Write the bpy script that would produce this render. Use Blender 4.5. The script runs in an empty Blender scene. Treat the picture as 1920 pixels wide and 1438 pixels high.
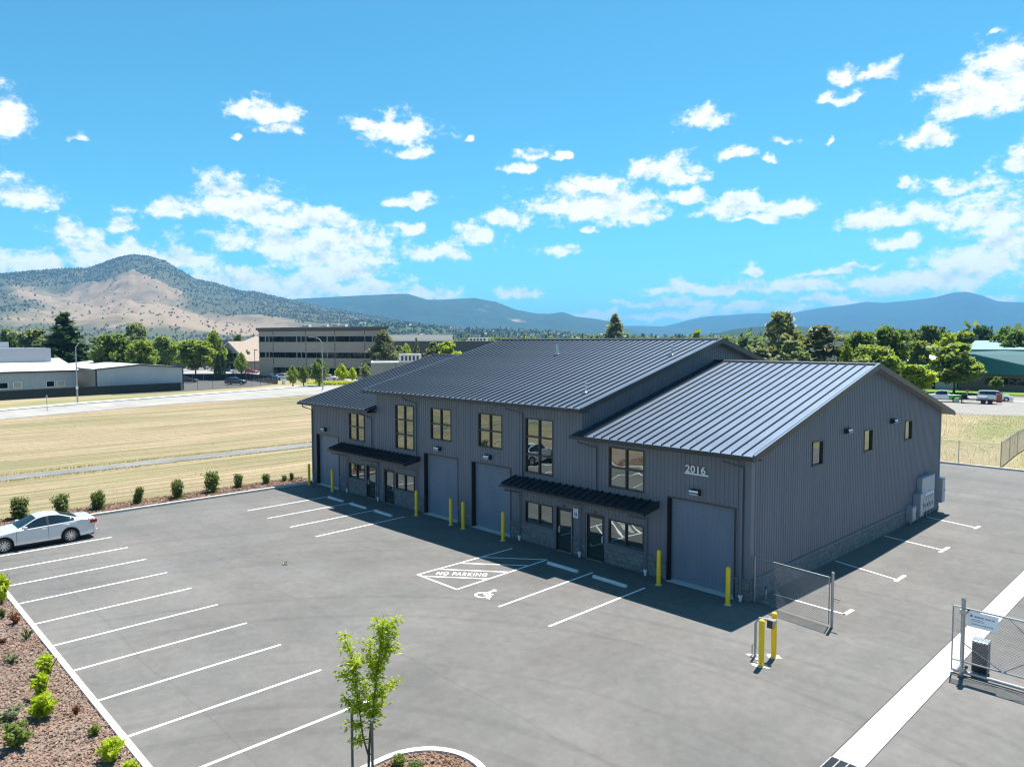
import bpy, bmesh, math, random
import numpy as np
from mathutils import Vector, Matrix
R = math.radians
rnd = random.Random(7)
scn = bpy.context.scene
col = scn.collection

# ------------------------------------------------------------------ camera
cd = bpy.data.cameras.new('camera'); cam = bpy.data.objects.new('camera', cd); col.objects.link(cam)
cd.sensor_fit = 'HORIZONTAL'; cd.sensor_width = 36.0; cd.lens = 25.90; cd.clip_start = 0.1; cd.clip_end = 60000
yaw, pitch, roll = R(-46.126), R(-3.391), R(-0.118)
fw = Vector((math.sin(yaw)*math.cos(pitch), math.cos(yaw)*math.cos(pitch), math.sin(pitch)))
rt = Vector((math.cos(yaw), -math.sin(yaw), 0)); up = rt.cross(fw)
r2 = rt*math.cos(roll)+up*math.sin(roll); u2 = -rt*math.sin(roll)+up*math.cos(roll)
mw = Matrix((r2, u2, -fw)).transposed().to_4x4(); mw.translation = Vector((14.06, -26.444, 10.35))
cam.matrix_world = mw
scn.camera = cam
scn.cycles.filter_width = 1.25

# ------------------------------------------------------------------ sun + sky
SUN = Vector((-0.09, 0.405, 1.0)).normalized()
sl = bpy.data.lights.new('sun', 'SUN'); so = bpy.data.objects.new('sun', sl); col.objects.link(so)
sl.energy = 5.0; sl.angle = R(0.53); sl.color = (1.0, 0.96, 0.90)
so.rotation_euler = SUN.to_track_quat('Z', 'Y').to_euler(); so.location = (0, 0, 60)
scn.view_settings.view_transform = 'Standard'; scn.view_settings.look = 'None'
scn.view_settings.exposure = 1.16; scn.view_settings.gamma = 1.0
scn.view_settings.use_curve_mapping = False

CLOUDS=[(-0.5950,0.2493,0.0237,0.0259),(-0.3212,0.2814,0.0467,0.0146),(-0.3023,0.2658,0.0327,0.0087),(-0.3305,0.2915,0.0192,0.0060),(-0.1439,0.2734,0.0490,0.0191),(-0.1902,0.2753,0.0275,0.0082),(-0.1303,0.2435,0.0267,0.0104),(-0.1611,0.2874,0.0173,0.0101),(0.0291,0.2451,0.0235,0.0085),(0.0077,0.2253,0.0200,0.0067),(0.0682,0.2393,0.0099,0.0053),(0.2496,0.2786,0.0291,0.0137),(0.2044,0.2224,0.0447,0.0195),(0.2250,0.2063,0.0269,0.0105),(0.2912,0.2328,0.0221,0.0095),(0.3486,0.2434,0.0169,0.0056),(0.3344,0.2265,0.0108,0.0057),(0.4577,0.3066,0.0281,0.0079),(0.4201,0.3095,0.0176,0.0080),(0.4088,0.2878,0.0178,0.0070),(0.5681,0.2760,0.0604,0.0269),(0.5869,0.3019,0.0428,0.0209),(0.5533,0.2620,0.0449,0.0176),(0.5042,0.2305,0.0295,0.0116),(-0.5810,0.1625,0.0368,0.0126),(-0.1345,0.1822,0.0352,0.0101),(-0.1239,0.1871,0.0176,0.0094),(-0.3365,0.1689,0.0717,0.0232),(-0.4228,0.1635,0.0399,0.0125),(-0.3674,0.1926,0.0314,0.0152),(-0.2717,0.1589,0.0744,0.0159),(-0.4407,0.1541,0.0357,0.0100),(-0.2789,0.1273,0.1124,0.0187),(-0.2250,0.1371,0.0761,0.0176),(-0.2390,0.1108,0.0828,0.0164),(0.1073,0.1816,0.0907,0.0243),(0.1565,0.1688,0.0484,0.0189),(0.1072,0.2039,0.0491,0.0134),(0.0505,0.1743,0.0356,0.0109),(0.2987,0.1678,0.0702,0.0144),(0.2388,0.1826,0.0301,0.0093),(0.3564,0.1632,0.0310,0.0116),(0.2953,0.1810,0.0292,0.0104),(0.3313,0.1516,0.0379,0.0065),(-0.0425,0.1421,0.0344,0.0180),(-0.0103,0.1643,0.0286,0.0124),(-0.1033,0.1173,0.0413,0.0125),(-0.1362,0.1480,0.0296,0.0075),(0.0577,0.1202,0.0300,0.0105),(0.1110,0.1459,0.0141,0.0048),(-0.5360,0.1289,0.0280,0.0108),(-0.5162,0.1139,0.0231,0.0098),(-0.4824,0.1351,0.0170,0.0086),(-0.5735,0.0895,0.0469,0.0154),(-0.4991,0.0983,0.0570,0.0173),(-0.4184,0.1021,0.0458,0.0141),(-0.4650,0.1106,0.0350,0.0125),(-0.3512,0.0795,0.0714,0.0146),(-0.2799,0.0730,0.0883,0.0177),(-0.1847,0.0675,0.0774,0.0140),(-0.1215,0.0623,0.0571,0.0113),(-0.2189,0.0927,0.0694,0.0152),(-0.3197,0.0533,0.1003,0.0108),(0.0075,0.0640,0.0317,0.0085),(0.4984,0.1467,0.0740,0.0158),(0.5672,0.1455,0.0540,0.0210),(0.4417,0.1436,0.0345,0.0113),(0.5405,0.1756,0.0459,0.0094),(0.5930,0.1952,0.0193,0.0123),(0.4826,0.1140,0.0288,0.0099),(0.5637,0.0938,0.0639,0.0262),(0.5381,0.0771,0.0513,0.0207),(0.5832,0.1161,0.0389,0.0175),(0.3130,0.0893,0.0155,0.0087),(0.2739,0.0665,0.0970,0.0096),(0.3708,0.0695,0.0727,0.0099),(0.2062,0.0489,0.0679,0.0063),(0.4838,0.0671,0.0600,0.0138),(0.4313,0.0883,0.0292,0.0045),(0.1364,0.0319,0.0631,0.0050),(0.3073,0.0406,0.0827,0.0068),(0.4081,0.0501,0.0591,0.0066),(0.5804,0.0440,0.0272,0.0084),(0.0434,0.0281,0.0288,0.0050),(0.4074,0.0841,0.0358,0.0046),(0.2064,0.0328,0.0680,0.0049),(-0.5273,0.2312,0.0075,0.0052),(-0.3504,0.2501,0.0069,0.0037),(-0.0526,0.2614,0.0085,0.0046),(0.5663,0.3294,0.0060,0.0031),(0.4863,0.1841,0.0100,0.0072),(0.3979,0.2400,0.0060,0.0049),(-0.6553,0.1890,0.0416,0.0214),(0.6597,0.2126,0.0470,0.0263),(-0.4314,0.4586,0.0714,0.0293),(-0.0403,0.5571,0.1112,0.0329),(0.3615,0.4987,0.0826,0.0287),(0.6849,0.1184,0.0494,0.0216),(-0.6725,0.0891,0.0550,0.0166),(0.1679,0.4485,0.0406,0.0119)]
BUTTE=[(-1.6154,181),(-1.5608,235),(-1.5001,282),(-1.4469,310),(-1.4088,331),(-1.3789,352),(-1.3452,370),(-1.3237,377),(-1.3044,413),(-1.2919,437),(-1.2789,451),(-1.2692,450),(-1.2560,444),(-1.2415,425),(-1.2269,386),(-1.2073,335),(-1.1877,323),(-1.1566,281),(-1.1375,277),(-1.1117,252),(-1.0854,227),(-1.0452,190),(-0.9902,149),(-0.9482,116),(-0.8841,79),(-0.8121,33),(-0.7760,11)]
MIDHILL=[(-1.2196,141),(-1.1572,286),(-1.0887,387),(-1.0313,412),(-0.9899,429),(-0.9619,441),(-0.9443,442),(-0.9196,388),(-0.8982,388),(-0.8552,404),(-0.8264,369),(-0.8012,298),(-0.7724,257),(-0.7544,252),(-0.7365,271),(-0.7185,226),(-0.6971,210),(-0.6757,184),(-0.6474,113),(-0.6053,8)]
LOWRANGE=[(-0.8482,60),(-0.7760,155),(-0.7042,186),(-0.6334,183),(-0.6055,175),(-0.5642,146),(-0.4973,116),(-0.4330,62),(-0.3958,4)]
BLUERANGE=[(-0.6685,8),(-0.6333,133),(-0.6055,193),(-0.5848,246),(-0.5643,306),(-0.5441,342),(-0.5174,354),(-0.4976,374),(-0.4652,377),(-0.4480,360),(-0.4336,394),(-0.4119,434),(-0.3847,465),(-0.3581,508),(-0.3394,489),(-0.3089,515),(-0.2865,543),(-0.2689,598),(-0.2547,606),(-0.2400,554),(-0.2246,475),(-0.2096,457),(-0.1853,455),(-0.1390,402),(-0.0753,274),(0.0333,127),(0.1209,26)]
FOOTHILL=[(-0.5708,9),(-0.5438,29),(-0.5105,53),(-0.4843,61),(-0.4586,69),(-0.4332,62),(-0.3961,48),(-0.3601,35),(-0.3028,22),(-0.2594,7)]
TOWNSLOPE=[(-1.0863,12),(-1.0593,39),(-1.0043,69),(-0.9624,65),(-0.9199,54),(-0.8770,45),(-0.8121,39),(-0.7400,31),(-0.6898,10)]
TREE={'cedar':(-186.0,18.3,16.8,13.7),'t_left':(-204.0,15.1,13.2,8.4),'t_far1':(-232.5,14.8,13.5,6.2),'t_far2':(-241.9,19.2,10.2,5.6),'maple_dark':(-169.0,24.4,11.8,8.0),'maple_olive':(-159.9,27.1,10.4,6.6),'t_tall':(-220.4,44.6,15.5,7.1),'t_mid':(-193.7,51.7,10.4,10.3),'t_mid2':(-197.5,58.5,13.6,5.9),'cyp1':(-176.7,51.2,6.9,1.5),'cyp2':(-177.3,52.5,6.8,1.5),'t_small':(-198.4,66.8,6.9,3.5),'t_bush':(-208.2,49.8,4.7,1.7),'t_back':(-241.9,59.5,11.7,8.2),'t_back2':(-252.1,88.7,12.4,3.4),'t_back3':(-195.0,23.6,9.5,4.7),'t_back4':(-204.0,28.9,11.3,5.5),'r1':(-138.8,52.4,4.9,2.5),'r2':(-138.6,54.9,4.7,2.4),'r3':(-136.1,57.4,6.4,4.0),'r4':(-142.2,66.9,4.8,2.8),'r5':(-141.7,69.6,3.9,1.9),'r6':(-144.2,75.0,4.4,3.0),'r7':(-128.7,69.5,5.0,1.7),'con_office':(-151.8,85.3,12.7,5.5),'bush_office':(-153.8,91.3,8.8,4.5),'y_bush':(-160.5,99.1,9.5,3.4),'con2':(-158.8,101.4,10.9,3.7),'br1':(-153.2,108.6,9.9,7.2),'gr1':(-155.9,105.3,9.6,4.0),'redwood':(-190.0,232.9,21.6,7.6),'pine':(-51.9,108.3,15.2,7.0),'pine2':(-45.7,111.1,12.6,8.0),'ol1':(-51.6,99.5,8.5,5.1),'ol2':(-45.9,100.1,10.0,5.1),'big1':(-39.6,113.6,11.7,6.5),'big2':(-36.0,117.1,12.6,6.6),'big3':(-32.2,103.6,9.3,7.4),'light1':(-38.3,105.5,10.0,3.1),'b1':(-57.4,197.4,13.0,7.8),'b2':(-51.8,196.0,13.9,7.1),'b3':(-46.2,190.3,12.0,6.5),'b4':(-45.6,200.9,12.3,7.5),'b5':(-43.9,206.4,13.2,5.9),'b6':(-40.5,202.1,13.8,5.8),'b7':(-35.2,196.2,13.5,6.3),'b8':(-30.6,191.0,12.6,7.7),'b9':(-45.1,164.6,9.8,5.8),'b10':(-60.7,201.6,12.4,7.0),'front':(-29.0,133.0,9.4,9.1),'small':(-31.2,116.6,5.8,6.1),'sh1':(-34.5,134.4,2.1,1.9),'sh2':(-23.1,137.4,3.2,2.2)}


world = bpy.data.worlds.new('World'); scn.world = world; world.use_nodes = True
nt = world.node_tree; N = nt.nodes; LK = nt.links
for n in list(N): N.remove(n)
def nd(tree, t, **kw):
    n = tree.nodes.new(t)
    for k, v in kw.items():
        if k.startswith('i_'):
            key = k[2:]; key = int(key) if key.isdigit() else key
            n.inputs[key].default_value = v
        else: setattr(n, k, v)
    return n
def wm(op, a, b=None, c=None, clamp=False):
    n = N.new('ShaderNodeMath'); n.operation = op; n.use_clamp = clamp
    for i, v in enumerate((a, b, c)):
        if v is None: continue
        if isinstance(v, (int, float)): n.inputs[i].default_value = v
        else: LK.new(v, n.inputs[i])
    return n.outputs[0]
tc = N.new('ShaderNodeTexCoord'); sx = N.new('ShaderNodeSeparateXYZ'); LK.new(tc.outputs['Generated'], sx.inputs[0])
az = wm('ARCTAN2', sx.outputs[0], sx.outputs[1]); el = wm('ARCSINE', sx.outputs[2])
# the same cloud pattern goes on, mirrored, all the way round the horizon
azl = wm('SUBTRACT', wm('PINGPONG', wm('ADD', az, R(46.126)+0.66+1.32*4), 1.32), 0.66)
cb = N.new('ShaderNodeCombineXYZ'); LK.new(azl, cb.inputs[0]); LK.new(el, cb.inputs[1])
def wnoise(scale, detail, rough, vec, w=0.0):
    n = N.new('ShaderNodeTexNoise'); n.noise_dimensions = '2D'
    n.inputs['Scale'].default_value = scale; n.inputs['Detail'].default_value = detail; n.inputs['Roughness'].default_value = rough
    LK.new(vec, n.inputs['Vector']); return n
def vadd(a, b, op='ADD'):
    n = N.new('ShaderNodeVectorMath'); n.operation = op
    for i, v in enumerate((a, b)):
        if isinstance(v, tuple): n.inputs[i].default_value = v
        else: LK.new(v, n.inputs[i])
    return n.outputs[0]
warp = wnoise(22, 3, 0.55, cb.outputs[0])
wv = vadd(vadd(warp.outputs['Color'], (0.5, 0.5, 0.5), 'SUBTRACT'), (0.046, 0.026, 0), 'MULTIPLY')
base = vadd(cb.outputs[0], wv)
def field(vec):
    prev = None
    for a, e, ra, re in CLOUDS:
        n = N.new('ShaderNodeVectorMath'); n.operation = 'MULTIPLY_ADD'; LK.new(vec, n.inputs[0])
        ra *= 1.22; re *= 1.22
        e -= .30*re; n.inputs[1].default_value = (1/ra, .78/re, 0); n.inputs[2].default_value = (-a/ra, -.78*e/re, 0)
        fl = N.new('ShaderNodeVectorMath'); fl.operation = 'MULTIPLY'; LK.new(n.outputs[0], fl.inputs[0]); fl.inputs[1].default_value = (1, -1.75, 0)   # flatter cloud bases
        mxv = N.new('ShaderNodeVectorMath'); mxv.operation = 'MAXIMUM'; LK.new(n.outputs[0], mxv.inputs[0]); LK.new(fl.outputs[0], mxv.inputs[1]); n = mxv
        l = N.new('ShaderNodeVectorMath'); l.operation = 'LENGTH'; LK.new(n.outputs[0], l.inputs[0])
        prev = l.outputs['Value'] if prev is None else wm('MINIMUM', prev, l.outputs['Value'])
    return wm('SUBTRACT', 1.0, prev)
fld = field(base)
sc2 = vadd(cb.outputs[0], (1.0, 1.5, 1.0), 'MULTIPLY')
fb = wnoise(34, 12, 0.66, sc2)
fb2 = wnoise(34, 5, 0.60, vadd(sc2, (-0.004, 0.022, 0)))
den = wm('ADD', wm('MAXIMUM', fld, -0.8), wm('MULTIPLY', wm('SUBTRACT', fb.outputs['Fac'], 0.5), 2.1))
mask = N.new('ShaderNodeMapRange'); mask.interpolation_type = 'SMOOTHERSTEP'
mask.inputs['From Min'].default_value = -0.06; mask.inputs['From Max'].default_value = 0.74; LK.new(den, mask.inputs['Value'])
shade = wm('MULTIPLY_ADD', wm('SUBTRACT', fb.outputs['Fac'], fb2.outputs['Fac']), 1.3, 0.72)
thick = wm('MULTIPLY', wm('SUBTRACT', 1.0, den, clamp=True), 0.22)
shade = wm('ADD', shade, thick)
sr = N.new('ShaderNodeMapRange'); sr.inputs['From Min'].default_value = 0.35; sr.inputs['From Max'].default_value = 0.85
LK.new(shade, sr.inputs['Value'])
ccol = N.new('ShaderNodeMix'); ccol.data_type = 'RGBA'
LK.new(sr.outputs[0], ccol.inputs['Factor'])
SKY = 0.074
CW = 0.57/SKY
ccol.inputs['A'].default_value = (CW*0.58, CW*0.67, CW*0.79, 1); ccol.inputs['B'].default_value = (CW*1.0, CW*1.0, CW*1.0, 1)
sky = N.new('ShaderNodeTexSky'); sky.sky_type = 'NISHITA'; sky.sun_disc = False
sky.sun_elevation = math.asin(SUN.z); sky.sun_rotation = math.atan2(SUN.x, SUN.y)
sky.altitude = 400; sky.air_density = 1.0; sky.dust_density = 0.7; sky.ozone_density = 2.0
tint = N.new('ShaderNodeMix'); tint.data_type = 'RGBA'; tint.blend_type = 'MULTIPLY'; tint.inputs['Factor'].default_value = 1
LK.new(sky.outputs[0], tint.inputs['A']); tint.inputs['B'].default_value = (0.33, 0.905, 0.965, 1)
cm = N.new('ShaderNodeMix'); cm.data_type = 'RGBA'
LK.new(mask.outputs[0], cm.inputs['Factor']); LK.new(tint.outputs['Result'], cm.inputs['A']); LK.new(ccol.outputs['Result'], cm.inputs['B'])
bg = N.new('ShaderNodeBackground'); bg.inputs['Strength'].default_value = SKY
LK.new(cm.outputs['Result'], bg.inputs['Color'])
wo = N.new('ShaderNodeOutputWorld'); LK.new(bg.outputs[0], wo.inputs['Surface'])
world.cycles.sampling_method = 'MANUAL'; world.cycles.sample_map_resolution = 512

# ------------------------------------------------------------------ helpers
def mat(name, c, rough=0.7, metal=0.0, c2=None, scale=3.0, detail=5, bump=0.0, bscale=None, coords='obj', spec=0.5,
        lo=0.3, hi=0.7, stretch=None, c3=None, scale3=0.4, bdist=0.02):
    m = bpy.data.materials.new(name); m.use_nodes = True; t = m.node_tree; b = t.nodes['Principled BSDF']
    b.inputs['Roughness'].default_value = rough; b.inputs['Metallic'].default_value = metal
    b.inputs['Specular IOR Level'].default_value = spec; b.inputs['Base Color'].default_value = (*c, 1)
    m.diffuse_color = (*c, 1)
    if c2 is None and not bump: return m
    if coords == 'pos': src = t.nodes.new('ShaderNodeNewGeometry').outputs['Position']
    else: src = t.nodes.new('ShaderNodeTexCoord').outputs['Object']
    if stretch:
        mp = t.nodes.new('ShaderNodeMapping'); mp.inputs['Scale'].default_value = stretch; t.links.new(src, mp.inputs[0]); src = mp.outputs[0]
    if c2 is not None:
        n = nd(t, 'ShaderNodeTexNoise', i_Scale=scale, i_Detail=detail); t.links.new(src, n.inputs['Vector'])
        r = nd(t, 'ShaderNodeMapRange'); r.inputs['From Min'].default_value = lo; r.inputs['From Max'].default_value = hi
        t.links.new(n.outputs['Fac'], r.inputs['Value'])
        mx = nd(t, 'ShaderNodeMix', data_type='RGBA'); mx.inputs['A'].default_value = (*c, 1); mx.inputs['B'].default_value = (*c2, 1)
        t.links.new(r.outputs[0], mx.inputs['Factor']); outc = mx.outputs['Result']
        if c3 is not None:
            n3 = nd(t, 'ShaderNodeTexNoise', i_Scale=scale3, i_Detail=4); t.links.new(src, n3.inputs['Vector'])
            r3 = nd(t, 'ShaderNodeMapRange'); r3.inputs['From Min'].default_value = 0.42; r3.inputs['From Max'].default_value = 0.62
            t.links.new(n3.outputs['Fac'], r3.inputs['Value'])
            m3 = nd(t, 'ShaderNodeMix', data_type='RGBA'); t.links.new(outc, m3.inputs['A']); m3.inputs['B'].default_value = (*c3, 1)
            t.links.new(r3.outputs[0], m3.inputs['Factor']); outc = m3.outputs['Result']
        t.links.new(outc, b.inputs['Base Color'])
    if bump:
        nb = nd(t, 'ShaderNodeTexNoise', i_Scale=bscale or scale*4, i_Detail=4); t.links.new(src, nb.inputs['Vector'])
        bp = nd(t, 'ShaderNodeBump'); bp.inputs['Strength'].default_value = bump; bp.inputs['Distance'].default_value = bdist
        t.links.new(nb.outputs['Fac'], bp.inputs['Height']); t.links.new(bp.outputs[0], b.inputs['Normal'])
    return m

def tag(o, label=None, cat=None, group=None, kind=None):
    if label: o['label'] = label
    if cat: o['category'] = cat
    if group: o['group'] = group
    if kind: o['kind'] = kind
    return o
def thing(name, label, cat, loc=(0, 0, 0), rz=0.0, group=None):
    o = bpy.data.objects.new(name, None); col.objects.link(o); o.empty_display_size = 0.2
    o.location = loc; o.rotation_euler = (0, 0, rz); return tag(o, label, cat, group)
def link(name, me, parent=None, loc=None, rot=None, scale=None):
    o = bpy.data.objects.new(name, me); col.objects.link(o)
    if parent: o.parent = parent
    if loc is not None: o.location = loc
    if rot is not None: o.rotation_euler = rot
    if scale is not None: o.scale = scale
    return o
def copy_tree(o, parent=None):
    c = o.copy(); col.objects.link(c); c.parent = parent
    for ch in [x for x in o.children]: copy_tree(ch, c)
    return c
class MB:
    def __init__(s): s.v = []; s.f = []; s.mi = []; s.m = 0
    def add(s, vs, fs):
        k = len(s.v); s.v += [tuple(p) for p in vs]
        for f in fs: s.f.append(tuple(i+k for i in f)); s.mi.append(s.m)
    def quad(s, a, b, c, d): s.add([a, b, c, d], [(0, 1, 2, 3)])
    def box(s, x0, x1, y0, y1, z0, z1, M=None):
        vs = [(x, y, z) for z in (z0, z1) for y in (y0, y1) for x in (x0, x1)]
        if M is not None: vs = [M @ Vector(p) for p in vs]
        s.add(vs, [(0, 2, 3, 1), (4, 5, 7, 6), (0, 1, 5, 4), (1, 3, 7, 5), (3, 2, 6, 7), (2, 0, 4, 6)])
        return s
    def prism(s, poly, z0, z1, M=None):       # poly in xy, extruded z
        n = len(poly); vs = [(p[0], p[1], z0) for p in poly]+[(p[0], p[1], z1) for p in poly]
        if M is not None: vs = [M @ Vector(p) for p in vs]
        s.add(vs, [tuple(range(n-1, -1, -1)), tuple(range(n, 2*n))]+[(i, (i+1) % n, n+(i+1) % n, n+i) for i in range(n)])
        return s
    def tube(s, pts, r, n=8, r1=None, caps=True):
        pts = [Vector(p) for p in pts]; rings = []
        for i, p in enumerate(pts):
            d = (pts[min(i+1, len(pts)-1)]-pts[max(i-1, 0)]).normalized()
            a = d.orthogonal().normalized() if i == 0 else (a-d*a.dot(d)).normalized()
            b = d.cross(a); rr = r if r1 is None else r+(r1-r)*i/max(1, len(pts)-1)
            rings.append([p+(a*math.cos(2*math.pi*k/n)+b*math.sin(2*math.pi*k/n))*rr for k in range(n)])
        vs = [p for rg in rings for p in rg]; fs = []
        for i in range(len(pts)-1):
            for k in range(n): fs.append((i*n+k, i*n+(k+1) % n, (i+1)*n+(k+1) % n, (i+1)*n+k))
        if caps: fs += [tuple(range(n-1, -1, -1)), tuple(range((len(pts)-1)*n, len(pts)*n))]
        s.add(vs, fs); return s
    def lathe(s, prof, n=16, c=(0, 0, 0)):     # prof [(r,z)]
        vs = []; fs = []
        for r_, z in prof: vs += [(c[0]+r_*math.cos(2*math.pi*k/n), c[1]+r_*math.sin(2*math.pi*k/n), c[2]+z) for k in range(n)]
        for i in range(len(prof)-1):
            for k in range(n): fs.append((i*n+k, i*n+(k+1) % n, (i+1)*n+(k+1) % n, (i+1)*n+k))
        fs.append(tuple(range((len(prof)-1)*n, len(prof)*n)))
        s.add(vs, fs); return s
    def mesh(s, name, mats, smooth=False, angle=None):
        me = bpy.data.meshes.new(name); me.from_pydata(s.v, [], s.f); me.update()
        for m in (mats if isinstance(mats, (list, tuple)) else [mats]): me.materials.append(m)
        if max(s.mi, default=0): me.polygons.foreach_set('material_index', s.mi)
        if smooth:
            me.polygons.foreach_set('use_smooth', [True]*len(s.f))
            me.set_sharp_from_angle(angle=R(angle or 35))
        return me
    def build(s, name, mats, parent=None, smooth=False, angle=None, **kw):
        return link(name, s.mesh(name, mats, smooth, angle), parent, **kw)
def bevel(o, w=0.01, seg=2):
    m = o.modifiers.new('b', 'BEVEL'); m.width = w; m.segments = seg; m.limit_method = 'ANGLE'; return o
def np_quads(name, V, mats, tri=False, smooth=False):
    V = np.asarray(V, np.float32); k = 3 if tri else 4; n = len(V)//k
    me = bpy.data.meshes.new(name); me.vertices.add(len(V)); me.vertices.foreach_set('co', V.ravel())
    me.loops.add(n*k); me.loops.foreach_set('vertex_index', np.arange(n*k, dtype=np.int32))
    me.polygons.add(n); me.polygons.foreach_set('loop_start', np.arange(0, n*k, k, dtype=np.int32))
    me.update(calc_edges=True)
    for m in (mats if isinstance(mats, (list, tuple)) else [mats]): me.materials.append(m)
    return me
def text_mesh(name, body, size, m, depth=0.0, offset=0.0, align='CENTER', spacing=1.0):
    c = bpy.data.curves.new(name, 'FONT'); c.body = body; c.size = size; c.extrude = depth; c.offset = offset
    c.align_x = align; c.space_character = spacing; c.resolution_u = 6
    o = bpy.data.objects.new(name, c); col.objects.link(o)
    bpy.context.view_layer.update()
    me = bpy.data.meshes.new_from_object(o.evaluated_get(bpy.context.evaluated_depsgraph_get()))
    col.objects.unlink(o); bpy.data.objects.remove(o); me.materials.clear(); me.materials.append(m); me.name = name
    return me

# ------------------------------------------------------------------ materials shared by many things
M_siding = mat('charcoal_siding', (0.138, 0.156, 0.195), 0.42, 0.0, (0.112, 0.128, 0.160), 1.1, 6, spec=0.5, coords='pos', stretch=(1.6, 1.6, .16), lo=.25, hi=.75)
M_roof = mat('standing_seam_steel', (0.110, 0.150, 0.208), 0.50, 0.80, (0.088, 0.124, 0.178), 0.9, spec=0.5, bump=0.05, bscale=2.2, bdist=0.02)
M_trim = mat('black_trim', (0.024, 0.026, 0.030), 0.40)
M_rollup = mat('grey_rollup_steel', (0.165, 0.198, 0.256), 0.42, 0.0, (0.135, 0.165, 0.217), 1.2, 6, coords='pos', stretch=(1, 1, .4))
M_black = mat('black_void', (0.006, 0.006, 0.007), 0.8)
M_block = mat('split_face_block', (0.185, 0.187, 0.195), 0.95, 0, (0.10, 0.102, 0.11), 14, 6, bump=0.9, bscale=40, coords='pos', c3=(0.19, 0.19, 0.19), scale3=3.0)
M_mortar = mat('mortar', (0.10, 0.10, 0.10), 0.95)
M_galv = mat('galvanised_steel', (0.42, 0.43, 0.44), 0.38, 0.75, (0.33, 0.34, 0.35), 9)
M_white = mat('white_plastic', (0.75, 0.75, 0.75), 0.45)
M_yellow = mat('yellow_sleeve', (1.0, 0.62, 0.004), 0.38, 0, (0.90, 0.55, 0.004), 3)
M_conc = mat('pale_concrete', (0.56, 0.55, 0.52), 0.9, 0, (0.47, 0.46, 0.44), 1.4, 8, bump=0.2, bscale=30, coords='pos')
M_paint = mat('white_road_paint', (0.80, 0.80, 0.78), 0.6, 0, (0.52, 0.52, 0.50), 7, 10, coords='pos', lo=0.48, hi=0.82)
M_grey = mat('grey_enamel', (0.36, 0.39, 0.42), 0.4, 0.1, (0.31, 0.34, 0.37), 2)
M_lens = mat('frosted_lens', (0.85, 0.86, 0.88), 0.25)
M_steelp = mat('dull_aluminium', (0.55, 0.56, 0.57), 0.35, 0.7)
M_tyre = mat('tyre_rubber', (0.012, 0.012, 0.013), 0.75)
M_bark = mat('bark', (0.10, 0.075, 0.055), 0.95, 0, (0.055, 0.04, 0.03), 8, bump=0.6, bscale=20)
def glass_mat(name, refl, dark, tint=(0.68, 0.77, 0.76), wob=0.0055, fres=0.5):
    m = bpy.data.materials.new(name); m.use_nodes = True; t = m.node_tree; t.nodes.remove(t.nodes['Principled BSDF'])
    g = nd(t, 'ShaderNodeBsdfGlossy'); g.inputs['Roughness'].default_value = 0.01; g.inputs['Color'].default_value = (*tint, 1)
    d = nd(t, 'ShaderNodeBsdfDiffuse'); d.inputs['Color'].default_value = (*dark, 1)
    lw = nd(t, 'ShaderNodeLayerWeight'); lw.inputs['Blend'].default_value = 0.35
    ad = nd(t, 'ShaderNodeMath', operation='MULTIPLY_ADD', use_clamp=True); ad.inputs[1].default_value = fres; ad.inputs[2].default_value = refl
    t.links.new(lw.outputs['Fresnel'], ad.inputs[0])
    mx = nd(t, 'ShaderNodeMixShader'); t.links.new(ad.outputs[0], mx.inputs[0]); t.links.new(d.outputs[0], mx.inputs[1]); t.links.new(g.outputs[0], mx.inputs[2])
    n = nd(t, 'ShaderNodeTexNoise', i_Scale=1.1, i_Detail=1); p = nd(t, 'ShaderNodeNewGeometry'); t.links.new(p.outputs['Position'], n.inputs['Vector'])
    b = nd(t, 'ShaderNodeBump'); b.inputs['Strength'].default_value = 1.0; b.inputs['Distance'].default_value = wob
    t.links.new(n.outputs['Fac'], b.inputs['Height']); t.links.new(b.outputs[0], g.inputs['Normal'])
    t.links.new(mx.outputs[0], t.nodes['Material Output'].inputs['Surface']); return m
M_glass = glass_mat('mirror_tinted_glass', 0.34, (0.012, 0.014, 0.014))
M_cglass = glass_mat('dark_car_glass', 0.10, (0.008, 0.010, 0.012), wob=0.0)
M_oglass = glass_mat('office_glass', 0.02, (0.006, 0.006, 0.008), wob=0.01, fres=0.2)

# ================================================================== SETTING: ground, paving, markings
def sheet(name, poly, z, m, kind='structure', z_under=None):
    b = MB(); b.add([(p[0], p[1], z) for p in poly], [tuple(range(len(poly)))])
    return tag(b.build(name, m), kind=kind)
def rect(x0, x1, y0, y1): return [(x0, y0), (x1, y0), (x1, y1), (x0, y1)]

def ground_mat():
    m = mat('valley_land', (0.11, 0.13, 0.05), 0.95, 0, (0.24, 0.20, 0.11), 0.006, 6, coords='pos', c3=(0.05, 0.085, 0.03), scale3=0.012)
    return m
n_ = 96; RAD = [0, 200, 420, 900, 2000, 5000, 16000]
gb = MB(); gb.v = [(0, 0, -0.12)]
for ri, r_ in enumerate(RAD[1:]):
    gb.v += [(r_*math.cos(2*math.pi*k/n_), r_*math.sin(2*math.pi*k/n_), -0.12) for k in range(n_)]
for k in range(n_): gb.f.append((0, 1+k, 1+(k+1) % n_))
for i in range(len(RAD)-2):
    for k in range(n_): gb.f.append((1+i*n_+k, 1+(i+1)*n_+k, 1+(i+1)*n_+(k+1) % n_, 1+i*n_+(k+1) % n_))
gb.mi = [0]*len(gb.f)
tag(gb.build('ground', ground_mat()), kind='structure')

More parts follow.
